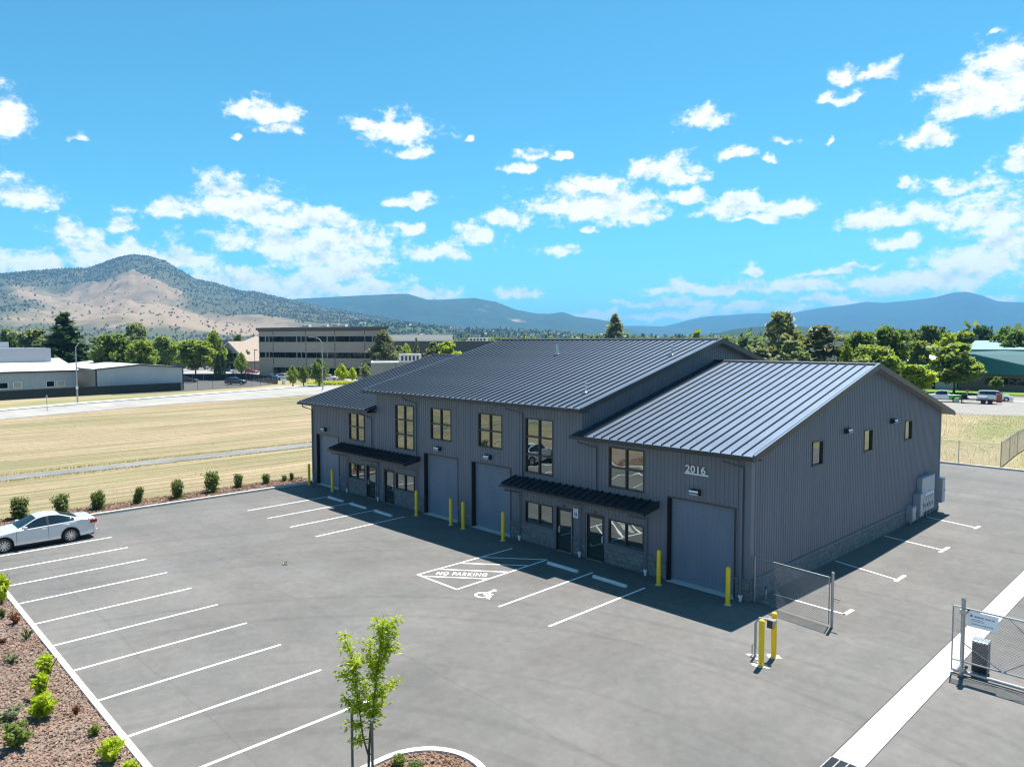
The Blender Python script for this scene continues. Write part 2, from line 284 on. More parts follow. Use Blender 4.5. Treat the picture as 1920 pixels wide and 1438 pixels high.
def asphalt(name, c, c2, grain=1.0):
    m = bpy.data.materials.new(name); m.use_nodes = True; t = m.node_tree; b = t.nodes['Principled BSDF']; L = t.links
    pos = t.nodes.new('ShaderNodeNewGeometry').outputs['Position']
    def noise(scale, det, stretch=None, rough=0.55):
        s = pos
        if stretch:
            mp = t.nodes.new('ShaderNodeMapping'); mp.inputs['Scale'].default_value = stretch; L.new(pos, mp.inputs[0]); s = mp.outputs[0]
        n = nd(t, 'ShaderNodeTexNoise', i_Scale=scale, i_Detail=det, i_Roughness=rough); L.new(s, n.inputs['Vector']); return n.outputs['Fac']
    def mr(v, a, b_, c0, c1):
        r = nd(t, 'ShaderNodeMapRange'); L.new(v, r.inputs['Value'])
        for k, x in zip(('From Min', 'From Max', 'To Min', 'To Max'), (a, b_, c0, c1)): r.inputs[k].default_value = x
        return r.outputs[0]
    def mul(a, b_):
        n = nd(t, 'ShaderNodeMath', operation='MULTIPLY'); L.new(a, n.inputs[0]); L.new(b_, n.inputs[1]); return n.outputs[0]
    f = mr(noise(0.16, 5), 0.3, 0.7, 0.82, 1.12)
    f = mul(f, mr(noise(0.9, 4, (1.0, 0.30, 1)), 0.3, 0.75, 0.93, 1.06))
    f = mul(f, mr(noise(0.55, 3, (0.10, 1.0, 1)), 0.3, 0.7, 0.93, 1.06))
    f = mul(f, mr(noise(2.6, 8, None, 0.72), 0.28, 0.72, 0.84, 1.14))
    f = mul(f, mr(noise(38, 3, None, 0.8), 0.22, 0.78, 1-0.24*grain, 1+0.24*grain))
    st = mul(mr(noise(0.75, 4), 0.66, 0.80, 1.0, 0.84), mr(noise(0.42, 6, (1.0, .22, 1), .7), 0.60, 0.72, 1.0, 0.90))       # odd dark drips
    f = mul(f, st)
    f = mul(f, mul(mr(noise(5.0, 3, (.05, 1, 1), .6), .70, .80, 1.0, 1.10), mr(noise(3.2, 3, (1, .06, 1), .6), .68, .80, 1.0, .90)))
    f = mul(f, mr(noise(6.5, 2, None, .5), .80, .86, 1.0, 1.35))
    f = mul(f, mr(noise(120, 2, None, .9), .2, .8, 1-.15*grain, 1+.15*grain))
    # faint arcs left by turning tyres
    ds = nd(t, 'ShaderNodeVectorMath', operation='DISTANCE'); L.new(pos, ds.inputs[0]); ds.inputs[1].default_value = (4.0, -24.0, 0)
    tn = nd(t, 'ShaderNodeTexNoise', i_Scale=1.35, i_Detail=2); tn.noise_dimensions = '1D'; L.new(ds.outputs['Value'], tn.inputs['W']); f = mul(f, mr(tn.outputs['Fac'], .58, .72, 1.0, .90))
    # paving lane joints, running along the facade
    sp = t.nodes.new('ShaderNodeSeparateXYZ'); L.new(pos, sp.inputs[0])
    wob = nd(t, 'ShaderNodeMath', operation='MULTIPLY_ADD'); L.new(noise(0.3, 2), wob.inputs[0]); wob.inputs[1].default_value = 0.5; L.new(sp.outputs[1], wob.inputs[2])
    md = nd(t, 'ShaderNodeMath', operation='PINGPONG'); L.new(wob.outputs[0], md.inputs[0]); md.inputs[1].default_value = 3.1
    f = mul(f, mr(md.outputs[0], 0.0, 0.07, 0.88, 1.0))
    hue = nd(t, 'ShaderNodeMix', data_type='RGBA'); hue.inputs['A'].default_value = (*c, 1); hue.inputs['B'].default_value = (*c2, 1)
    L.new(mr(noise(0.25, 3), 0.35, 0.65, 0, 1), hue.inputs['Factor'])
    mx = nd(t, 'ShaderNodeVectorMath', operation='SCALE'); L.new(hue.outputs['Result'], mx.inputs[0]); L.new(f, mx.inputs['Scale'])
    L.new(mx.outputs[0], b.inputs['Base Color']); b.inputs['Roughness'].default_value = 0.88; b.inputs['Specular IOR Level'].default_value = 0.35
    bp = nd(t, 'ShaderNodeBump'); bp.inputs['Strength'].default_value = 0.35; bp.inputs['Distance'].default_value = 0.01
    L.new(noise(70, 3), bp.inputs['Height']); L.new(bp.outputs[0], b.inputs['Normal'])
    return m
M_asph = asphalt('parking_lot_asphalt', (0.136, 0.127, 0.118), (0.126, 0.123, 0.116))
M_road = asphalt('old_road_asphalt', (0.30, 0.285, 0.27), (0.27, 0.262, 0.25), 0.5)
M_gravel = mat('pale_gravel', (0.235, 0.222, 0.205), 0.95, 0, (0.19, 0.18, 0.16), 0.5, 8, bump=0.5, bscale=12, coords='pos')

def grass_mat(name, straw, straw2, green, gsc=0.05, rows=True):
    m = bpy.data.materials.new(name); m.use_nodes = True; t = m.node_tree; b = t.nodes['Principled BSDF']; L = t.links
    pos = t.nodes.new('ShaderNodeNewGeometry').outputs['Position']
    def noise(scale, det, stretch=None, rough=0.55):
        mp = t.nodes.new('ShaderNodeMapping'); mp.inputs['Scale'].default_value = stretch or (1, 1, 1); mp.inputs['Rotation'].default_value = (0, 0, R(4)); L.new(pos, mp.inputs[0])
        n = nd(t, 'ShaderNodeTexNoise', i_Scale=scale, i_Detail=det, i_Roughness=rough); L.new(mp.outputs[0], n.inputs['Vector']); return n.outputs['Fac']
    def mr(v, a, b_, c0=0.0, c1=1.0):
        r = nd(t, 'ShaderNodeMapRange'); L.new(v, r.inputs['Value'])
        for k, x in zip(('From Min', 'From Max', 'To Min', 'To Max'), (a, b_, c0, c1)): r.inputs[k].default_value = x
        return r.outputs[0]
    def mix(fac, a, b_, bt='MIX'):
        n = nd(t, 'ShaderNodeMix', data_type='RGBA', blend_type=bt)
        if isinstance(fac, float): n.inputs['Factor'].default_value = fac
        else: L.new(fac, n.inputs['Factor'])
        for k, v in (('A', a), ('B', b_)):
            if isinstance(v, tuple): n.inputs[k].default_value = (*v, 1)
            else: L.new(v, n.inputs[k])
        return n.outputs['Result']
    c = mix(mr(noise(0.12, 5), 0.35, 0.65), straw, straw2)
    c = mix(mr(noise(gsc, 4, (1.5, 0.40, 1)), 0.42, 0.60), c, green)
    if rows:   # windrows left by the mower, running with the path
        c = mix(mr(noise(0.75, 3, (1.6, 0.018, 1), 0.65), 0.46, 0.62, 0.0, 0.70), c, tuple(x*1.30 for x in straw))
        c = mix(mr(noise(1.3, 4, (1.7, 0.03, 1), 0.7), 0.46, 0.62, 0.0, 0.85), c, tuple(x*0.78 for x in green))
    c = mix(mr(noise(2.4, 6, (1, .5, 1), 0.7), 0.5, 0.72, 0.0, 0.55), c, tuple(x*0.8 for x in green))
    c = mix(mr(noise(14, 4, None, 0.75), 0.25, 0.75, 0.12, 0.0), c, (0.06, 0.055, 0.025))
    L.new(c, b.inputs['Base Color']); b.inputs['Roughness'].default_value = 0.95; b.inputs['Specular IOR Level'].default_value = 0.1
    bp = nd(t, 'ShaderNodeBump'); bp.inputs['Strength'].default_value = 0.2; bp.inputs['Distance'].default_value = 0.03
    L.new(noise(5, 5, None, 0.75), bp.inputs['Height']); L.new(bp.outputs[0], b.inputs['Normal'])
    return m
M_field = grass_mat('mown_dry_field', (0.315, 0.24, 0.16), (0.26, 0.198, 0.128), (0.175, 0.165, 0.082))
M_verge = grass_mat('verge_grass', (0.33, 0.265, 0.17), (0.28, 0.225, 0.14), (0.19, 0.195, 0.09), 0.09, False)
M_lawn = grass_mat('green_lawn', (0.16, 0.24, 0.05), (0.14, 0.22, 0.04), (0.10, 0.20, 0.03), 0.09, False)
M_mulch = mat('bark_mulch', (0.18, 0.100, 0.065), 0.95, 0, (0.23, 0.16, 0.12), 5, 8, bump=0.9, bscale=22, coords='pos', c3=(0.24, 0.20, 0.18), scale3=0.8, bdist=0.05)
M_mulch2 = mat('washed_mulch', (0.185, 0.125, 0.095), 0.95, 0, (0.25, 0.195, 0.16), 5, 8, bump=0.9, bscale=22, coords='pos', c3=(0.22, 0.13, 0.085), scale3=0.45, bdist=0.05)

sheet('field', rect(-112, -36.6, -120, 140), -0.03, M_field)
sheet('verge', [(-165, -160), (-98, -160), (-105, 40), (-118, 150), (-165, 160)], -0.06, M_verge)
sheet('asphalt_lot', [(-34.1, -20.85), (60, -20.85), (60, 41.75), (-36.6, 41.75), (-36.6, 0.4), (-34.1, -0.2)], 0.0, M_asph)
sheet('road', [(-95, -120), (-102.5, -8), (-110.6, 15), (-111.6, 30), (-112.5, 42), (-119, 58), (-133, 80), (-160, 112), (-172, 104), (-147, 73), (-136.5, 56), (-132.5, 44), (-128.4, 30), (-125.5, 20), (-121.5, 7), (-116, -6), (-105, -60), (-104, -120)], 0.0, M_road)
wl = MB()
pts = [(-104.4, -120), (-105.4, -60), (-116.4, -6), (-121.9, 7), (-125.9, 20), (-128.8, 30), (-132.9, 44), (-137, 56), (-147.5, 73), (-173, 104.5)]
for (a, b_) in zip(pts, pts[1:]):
    o = Vector((b_[1]-a[1], -(b_[0]-a[0]), 0)).normalized()*-2.0
    wl.add([(a[0], a[1], .12), (b_[0], b_[1], .12), (b_[0]+o.x, b_[1]+o.y, .12), (a[0]+o.x, a[1]+o.y, .12), (a[0], a[1], -.1), (b_[0], b_[1], -.1)], [(0, 1, 2, 3), (0, 4, 5, 1)])
tag(wl.build('pavement', M_conc), kind='structure')
def ribbon(name, pts, w, z, m, kind='structure'):
    b = MB()
    for a, c in zip(pts, pts[1:]):
        a = Vector((*a, z)); c = Vector((*c, z)); o = Vector((-(c-a).y, (c-a).x, 0)).normalized()*w/2
        b.quad(a+o, a-o, c-o, c+o)
    return tag(b.build(name, m), kind=kind)
ribbon('road_marking', [(-100, -60), (-109.5, -8), (-116.5, 13), (-119, 28), (-122, 43), (-127.5, 57), (-140, 77)], 0.25, 0.012, mat('yellow_line_paint', (0.5, 0.36, 0.06), .7))
# footpath through the field, with ragged edges
fp = MB(); ys = np.linspace(-120, 140, 131); rr = random.Random(3)
L_ = [(-53.45-0.25*math.sin(y*.05)+rr.uniform(-.07, .07), y) for y in ys]; R_ = [(-51.05+0.2*math.sin(y*.07)+rr.uniform(-.07, .07), y) for y in ys]
for i in range(len(ys)-1): fp.quad((*L_[i], -0.012), (*R_[i], -0.012), (*R_[i+1], -0.012), (*L_[i+1], -0.012))
tag(fp.build('footpath', asphalt('path_asphalt', (0.19, 0.185, 0.178), (0.165, 0.163, 0.158), 0.5)), kind='structure')

# mulch beds and kerbs
def bumpy_sheet(name, x0, x1, y0, y1, z, m, amp=0.05, step=0.35, skew=None):
    nx = max(2, int((x1-x0)/step)); ny = max(2, int((y1-y0)/step)); b = MB(); q = random.Random(5)
    for j in range(ny+1):
        for i in range(nx+1):
            e = 0 if i in (0, nx) or j in (0, ny) else 1
            b.v.append((x0+(x1-x0)*i/nx, y0+(y1-y0)*j/ny, z+e*q.uniform(0, amp)))
    for j in range(ny):
        for i in range(nx):
            k = j*(nx+1)+i; b.f.append((k, k+1, k+nx+2, k+nx+1)); b.mi.append(0)
    return tag(b.build(name, m, smooth=True), kind='structure')
bumpy_sheet('mulch_strip', -36.8, -34.3, -24, 0.3, 0.05, M_mulch)
bumpy_sheet('mulch_bed', -36.8, -1.2, -27.2, -20.98, 0.06, M_mulch2, 0.07, 0.4)
def kerb(name, segs, h=0.14):
    b = MB()
    for x0, x1, y0, y1 in segs: b.box(x0, x1, y0, y1, -0.05, h)
    return tag(bevel(b.build(name, M_conc), 0.02, 2), kind='structure')
kb = []
x = -34.25
while x < -1.2:
    x1 = min(x+3.0, -1.2); kb.append((x+0.006, x1-0.006, -20.98, -20.80)); x = x1
kerb('kerb', kb)
kb = []; y = -20.78
while y < -0.35:
    y1 = min(y+3.0, -0.35); kb.append((-34.28, -34.08, y+.006, y1-.006)); y = y1
kerb('kerb', kb)
kerb('kerb', [(-36.6, 9.5, 41.75, 41.95)])
# planted island with a round nose
cx, cy, ro = 0.82, -16.62, 1.62
def arc_pts(r_): return [(cx+r_*math.cos(a), cy+r_*math.sin(a)) for a in np.linspace(math.pi, 0, 29)]
ko = [(cx-ro, -20.8)]+arc_pts(ro)+[(cx+ro, -20.8)]; ki = [(cx-ro+.17, -20.8)]+arc_pts(ro-.17)+[(cx+ro-.17, -20.8)]
b = MB()
for i in range(len(ko)-1):
    b.quad((*ko[i], .15), (*ki[i], .15), (*ki[i+1], .15), (*ko[i+1], .15)); b.quad((*ko[i], -.02), (*ko[i], .15), (*ko[i+1], .15), (*ko[i+1], -.02)); b.quad((*ki[i], .15), (*ki[i], .02), (*ki[i+1], .02), (*ki[i+1], .15))
tag(b.build('kerb', M_conc), kind='structure')
b = MB(); b.add([(p[0], p[1], 0.09) for p in ki], [tuple(range(len(ki)))]); tag(b.build('mulch_island', M_mulch), kind='structure')
sheet('driveway_ground', rect(-36.8, 60, -70, -27.2), -0.02, M_verge)
# concrete valley gutter on the right
b = MB(); y = -8.44; wob = lambda y: 6.78-0.0105*(y+8.4)
while y < 41.7:
    y1 = min(y+3.05, 41.7); b.box(0, 1, 0, 1, 0, 1, Matrix(((0.735, wob(y1)-wob(y), 0, wob(y)), (0, y1-y-.012, 0, y+.006), (0, 0, .07, -.062), (0, 0, 0, 1)))); y = y1
tag(b.build('gutter_pan', M_conc), kind='structure')
sheet('gutter_joint_bed', [(6.74, -8.44), (7.54, -8.44), (7.02, 41.7), (6.22, 41.7)], 0.004, mat('joint_dirt', (.05, .048, .045), .9))

# painted markings
b = MB()
def stripe(x0, y0, x1, y1, w=0.102):
    a = Vector((x0, y0, 0.005)); c = Vector((x1, y1, 0.005)); o = Vector((-(c-a).y, (c-a).x, 0)).normalized()*w/2
    b.quad(a+o, a-o, c-o, c+o)
def stripes(name, lst):
    global b
    for s in lst:
        b = MB(); stripe(*s); tag(b.build(name, M_paint), kind='structure')
stripes('parking_line', [(x, -20.78, x, -15.12) for x in (-30.84, -28.24, -25.55, -22.80, -20.0, -17.12, -14.43, -11.8, -9.12, -6.43, -3.68)])
stripes('parking_line', [(-29.08, -7.34, -29.26, -1.50), (-26.39, -7.34, -26.54, -1.47), (-23.58, -7.36, -23.78, -1.46), (-20.80, -7.33, -21.1, -1.42), (-6.55, -7.37, -6.72, -1.49), (-3.84, -7.41, -3.89, -1.50)])
stripes('access_aisle_line', [(-11.93, -7.28, -11.96, -1.42), (-9.23, -7.26, -9.46, -1.51), (-11.95, -7.27, -9.2, -7.26), (-11.92, -3.53, -9.44, -1.55), (-11.93, -4.86, -9.42, -2.83), (-11.92, -6.14, -9.36, -4.12), (-11.60, -7.22, -9.33, -5.42)])
stripes('bay_line', [(.2, 1.63, 3.17, 1.45), (.08, 7.95, 3.12, 7.12), (.06, 14.2, 3.06, 13.5), (.23, 20.35, 2.96, 19.6)])
b = MB()
for s in [(3.12, 1.40, 3.14, 2.16, .16), (3.09, 6.85, 3.09, 8.0, .16), (3.03, 13.0, 3.06, 14.3, .16), (2.93, 19.3, 2.97, 20.1, .16)]:
    b = MB(); stripe(*s); tag(b.build('bay_tick', M_paint), kind='structure')
me = text_mesh('no_parking_lettering', 'NO PARKING', 0.48, M_paint, offset=0.010, spacing=1.16)
xs_ = [v.co.x for v in me.vertices]; ys_ = [v.co.y for v in me.vertices]
o = link('no_parking_lettering', me, None, (-10.49, -5.98, 0.006), (0, 0, R(39.6)), (2.26/(max(xs_)-min(xs_)), .45/(max(ys_)-min(ys_)), 1)); tag(o, kind='structure')
def isa(m, name):      # wheelchair symbol lying in the xy plane, about 1 high
    b = MB(); seg = [a for a in np.linspace(R(100), R(372), 28)]
    for a0, a1 in zip(seg, seg[1:]):
        f = lambda a, r_: (r_*math.cos(a), r_*math.sin(a), 0)
        b.quad(f(a0, .36), f(a0, .25), f(a1, .25), f(a1, .36))
    def bar(p, q, w):
        p = Vector((*p, 0.001)); q = Vector((*q, 0.001)); o_ = Vector((-(q-p).y, (q-p).x, 0)).normalized()*w/2; b.quad(p+o_, p-o_, q-o_, q+o_)
    bar((-.02, .12), (.03, .62), .13); bar((.0, .30), (.34, .30), .10); bar((-.02, .10), (.36, .10), .13); bar((.34, .14), (.47, -.26), .12); bar((.42, -.24), (.56, -.20), .10)
    b.add([(.04+.115*math.cos(a), .76+.115*math.sin(a), .001) for a in np.linspace(0, 2*math.pi, 17)[:-1]], [tuple(range(16))])
    return b.mesh(name, m)
o = link('wheelchair_symbol', isa(M_paint, 'wheelchair_symbol'), None, (-7.98, -6.93, 0.006), (0, 0, R(8)), (0.95, 0.92, 1)); tag(o, kind='structure')
# far-right ground: dry bank, gravel yard, lawn strip, street
sheet('dry_bank', [(-120, 41.9), (60, 41.9), (60, 89), (-8, 93), (-14, 88.5), (-120, 84)], -0.02, M_verge)
sheet('gravel_yard', [(-120, 84), (-14, 88.5), (-8, 93), (60, 96), (60, 134), (-120, 120)], 0.0, M_gravel)
sheet('lawn_strip', [(-120, 118), (-33, 128.5), (-18, 134.5), (60, 160), (60, 175), (-120, 142)], 0.02, M_lawn)
sheet('street', [(-26, 117), (60, 150), (60, 140), (-20, 113)], 0.03, M_road)
sheet('dark_yard', [(-175, 18), (-140.5, 16), (-141.5, 30), (-144.5, 45), (-151, 55), (-172, 58), (-186, 43)], -0.03, mat('dark_yard_asphalt', (.06, .056, .054), .9, 0, (.075, .07, .066), .3, coords='pos'))
sheet('car_park', [(-330, 40), (-186, 43), (-172, 59), (-165, 66), (-200, 90), (-330, 110)], -0.04, M_road)
sheet('planting_ground', [(-146, 62), (-140, 58), (-130, 70), (-150, 90), (-165, 82), (-152, 58)], -0.03, M_mulch)
# drain grate
t = thing('drain_grate', 'black iron drain grate set in asphalt at the end of the concrete gutter', 'drain', (7.1, -8.80, 0))
MB().box(-.33, .33, -.33, .33, .002, .004).build('pit', M_black, t)
for i in range(4): MB().box(-.335+i*.2133, -.305+i*.2133, -.33, .33, .004, .022).build('bar', M_galv, t)
sl_ = MB().box(-.33, .33, -.012, .012, .005, .016).mesh('slat', M_trim)
for i in range(15): link('slat', sl_, t, (0, -.315+.045*i, 0))

# ================================================================== MAIN BUILDING
B = thing('warehouse_building', 'dark charcoal metal flex warehouse with black standing seam roofs and roll-up doors', 'building')
DEP, RY, SL, EY = 23.2, 11.75, 0.2597, -0.65           # depth, ridge y, pitch, eave y
ROOFS = {'r': (-8.82, 0.50, 5.88), 'c': (-26.63, -8.12, 7.13), 'l': (-35.15, -25.95, 5.88)}
LEN = RY-EY
def zroof(k, y): return ROOFS[k][2]+SL*(min(y, 2*RY-y)-EY)
WIN = [(-29.30, -27.50, 3.70, 5.42, 2, 2), (-23.87, -22.05, 3.68, 6.31, 2, 3), (-20.28, -18.48, 4.60, 6.33, 2, 2), (-16.03, -14.23, 4.60, 6.33, 2, 2),
       (-12.39, -10.56, 3.66, 6.33, 2, 3), (-6.98, -5.10, 3.66, 5.42, 2, 2), (-29.35, -27.57, 1.12, 2.05, 2, 1), (-23.89, -22.05, 1.12, 2.05, 2, 1),
       (-12.39, -10.57, 1.08, 2.07, 2, 1), (-6.98, -5.10, 1.06, 2.07, 2, 1)]
DOOR = [(-27.19, -26.18, 1), (-25.19, -24.18, -1), (-10.23, -9.26, -1), (-8.33, -7.33, 1)]
ROLL = [(-33.74, -30.74), (-20.96, -17.87), (-16.62, -13.55), (-3.80, -0.63)]
ROLLH = 3.62
OPEN = [(w[0], w[1], w[2], w[3]) for w in WIN]+[(d[0], d[1], -1, 2.15) for d in DOOR]+[(r_[0], r_[1], -1, ROLLH) for r_ in ROLL]
PER = 0.2033
PROF = [(0, 0), (0.115, 0), (0.135, .026), (0.183, .026)]
def ribwall(P, a0, a1, z0, z1, openings=(), per=PER):
    br = []; a = a0
    while a < a1:
        for d, off in PROF:
            if a+d < a1: br.append((a+d, off))
        a += per
    br.append((a1, 0.0)); xs = sorted(set([p[0] for p in br]+[e for o_ in openings for e in o_[:2] if a0 < e < a1]))
    bx = [p[0] for p in br]; bo = [p[1] for p in br]; m = MB()
    for xa, xb in zip(xs, xs[1:]):
        if xb-xa < 1e-5: continue
        oa, ob = np.interp(xa, bx, bo), np.interp(xb, bx, bo); mid = (xa+xb)/2
        cuts = sorted((o_[2], o_[3]) for o_ in openings if o_[0] < mid < o_[1]); lo = 'b'; iv = []
        cur = None
        for c0, c1 in cuts:
            iv.append((cur, c0)); cur = c1
        iv.append((cur, None))
        for s, e in iv:
            za = z0(xa) if s is None else s; zb = z0(xb) if s is None else s
            ta = z1(xa) if e is None else e; tb = z1(xb) if e is None else e
            if ta-za < .005 and tb-zb < .005: continue
            m.quad(P(xa, oa, za), P(xb, ob, zb), P(xb, ob, tb), P(xa, oa, ta))
    return m
PF = lambda a, o_, z: (a, -o_, z)
WB = 0.90
for nm, a0, a1, k in (('l', -34.4, -26.1, 'l'), ('c', -26.1, -8.65, 'c'), ('r', -8.65, -0.22, 'r')):
    top = zroof(k, 0)-.10
    ribwall(PF, a0, a1, lambda x_: WB, lambda x_, t_=top: t_, OPEN).build('wall_siding', M_siding, B)
ribwall(lambda a, o_, z: (o_, a, z), 0.22, DEP, lambda y: WB, lambda y: zroof('r', y)-.10,
        [(5.40, 6.42, 4.77, 5.80), (11.24, 12.26, 4.77, 5.80), (16.99, 18.03, 4.79, 5.80)], 0.2033).build('wall_siding', M_siding, B)
ribwall(lambda a, o_, z: (-8.65+o_, a, z), 0.0, DEP, lambda y: zroof('r', y)-.35, lambda y: zroof('c', y)-.10).build('wall_siding', M_siding, B)
ribwall(lambda a, o_, z: (-26.1-o_, DEP-a, z), 0.0, DEP, lambda a: zroof('l', DEP-a)-.35, lambda a: zroof('c', DEP-a)-.10).build('wall_siding', M_siding, B)
ribwall(lambda a, o_, z: (-34.4-o_, DEP-a, z), 0.0, DEP, lambda a: 0, lambda a: zroof('l', DEP-a)-.10).build('wall_siding', M_siding, B)
m = MB()
for x0, x1, k in ((-34.4, -26.1, 'l'), (-26.1, -8.65, 'c'), (-8.65, 0, 'r')): m.quad((x1, DEP, 0), (x0, DEP, 0), (x0, DEP, zroof(k, DEP)), (x1, DEP, zroof(k, DEP)))
m.build('back_wall', M_siding, B)
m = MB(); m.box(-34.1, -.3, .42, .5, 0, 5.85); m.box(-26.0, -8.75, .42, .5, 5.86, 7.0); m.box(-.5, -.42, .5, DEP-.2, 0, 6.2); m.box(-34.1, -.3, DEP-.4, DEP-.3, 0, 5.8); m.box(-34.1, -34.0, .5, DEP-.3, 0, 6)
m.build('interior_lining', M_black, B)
# corner trims and wainscot ledge
MB().box(-.23, .035, -.035, .006, WB, 5.92).box(.008, .036, .006, .24, WB, 5.98).build('corner_trim', M_siding, B)
MB().box(-34.44, -34.25, -.036, .05, WB, 5.92).build('corner_trim', M_siding, B)
MB().box(.0, .035, DEP-.12, DEP+.03, WB, 5.9).build('corner_trim', M_siding, B)
# ---- block wainscot
q = random.Random(11)
def block_mesh(w, h, seed):
    r_ = random.Random(seed); nx, nz = 5, 3; b = MB()
    for j in range(nz+1):
        for i in range(nx+1):
            e = i in (0, nx) or j in (0, nz)
            b.v.append((w*i/nx, -(0.028 if e else 0.036+r_.uniform(0, .030)), h*j/nz))
    for j in range(nz):
        for i in range(nx):
            k = j*(nx+1)+i; b.f.append((k, k+1, k+nx+2, k+nx+1)); b.mi.append(0)
    k = len(b.v); b.v += [(0, 0, 0), (w, 0, 0), (w, 0, h), (0, 0, h)]
    c = [0, nx, (nz+1)*(nx+1)-1, nz*(nx+1)]
    for i in range(4): b.f.append((c[i], k+i, k+(i+1) % 4, c[(i+1) % 4])); b.mi.append(0)
    return b
BW, BH, GAP = .406, .2085, .012
variants = [block_mesh(BW-GAP, BH-GAP, s) for s in range(6)]
half = [block_mesh(BW/2-GAP, BH-GAP, s+20) for s in range(2)]
vm = [v.mesh('concrete_block', M_block) for v in variants]; hm = [v.mesh('concrete_block', M_block) for v in half]
rest = MB(); nsep = 0
segs = []; edges = sorted([(d[0]-.06, d[1]+.06) for d in DOOR]+[(r_[0]-.02, r_[1]+.02) for r_ in ROLL]); cur = -34.4
for e0, e1 in edges: segs.append((cur, e0)); cur = e1
segs.append((cur, 0.0))
mort_boxes = []
def lay(P, a0, a1, sep, rot):
    global nsep
    for c in range(4):
        a = a0-(BW/2 if c % 2 else 0)
        while a < a1-.02:
            s, e = max(a, a0), min(a+BW, a1); a += BW
            if e-s < .05: continue
            src = variants[q.randrange(6)] if e-s > BW*.8 else half[q.randrange(2)]
            me = (vm[q.randrange(6)] if e-s > BW*.8 else hm[q.randrange(2)])
            full = BW-GAP if e-s > BW*.8 else BW/2-GAP; k = (e-s-GAP)/full; z = .008+c*BH+GAP/2
            if sep(s) and nsep < 300:
                link('concrete_block', me, B, P(s+GAP/2, 0, z), rot, (k, 1, 1)); nsep += 1
            else: rest.add([P(s+GAP/2+p[0]*k, -p[1], z+p[2]) for p in src.v], src.f)
for s, e in segs:
    if e-s < .05: continue
    lay(PF, s, e, lambda a: a > -12.9, (0, 0, 0))
    mort_boxes.append((s, e, -.016, .25, 0, .845))
PS = lambda a, o_, z: (o_, a, z)
lay(PS, 0.0, DEP, lambda a: a < 20.2, (0, 0, math.pi/2))
mort_boxes.append((-.25, .016, .001, DEP, 0, .846))
for mb_ in mort_boxes: MB().box(*mb_).build('mortar_bed', M_mortar, B)
o = rest.build('block_courses', M_block, B); o['kind'] = 'stuff'
for s, e in segs:
    if e-s > .05: MB().box(s, e, -.085, .02, .847, .9).build('wainscot_ledge', M_siding, B)
MB().box(-.02, .085, -.085, DEP, .848, .901).build('wainscot_ledge', M_siding, B)
# ---- roofs
XP = .457
pm = MB()
def pan(m, x0, w, L=LEN, pitch=SL, seam=True):
    P = lambda x, y, h: (x, y, y*pitch+h)
    m.quad(P(x0, 0, 0), P(x0+w, 0, 0), P(x0+w, L, 0), P(x0, L, 0))
    for fx in (.34, .66): m.quad(P(x0+w*fx-.012, 0, .004), P(x0+w*fx+.012, 0, .004), P(x0+w*fx+.012, L, .004), P(x0+w*fx-.012, L, .004))
    s = .013
    m.m = 1 if seam else 0  # dark trim colour on the roof seams paints in their shaded sides
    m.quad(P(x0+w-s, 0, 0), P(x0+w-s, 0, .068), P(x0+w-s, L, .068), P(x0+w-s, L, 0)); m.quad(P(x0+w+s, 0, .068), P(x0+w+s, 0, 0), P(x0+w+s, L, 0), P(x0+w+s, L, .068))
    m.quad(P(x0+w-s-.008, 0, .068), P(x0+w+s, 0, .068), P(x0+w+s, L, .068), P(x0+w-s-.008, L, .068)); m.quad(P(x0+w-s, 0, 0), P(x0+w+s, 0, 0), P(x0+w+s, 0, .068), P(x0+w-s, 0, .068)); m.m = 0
pan(pm, 0, XP); pme = pm.mesh('roof_panel', [M_roof, M_trim])
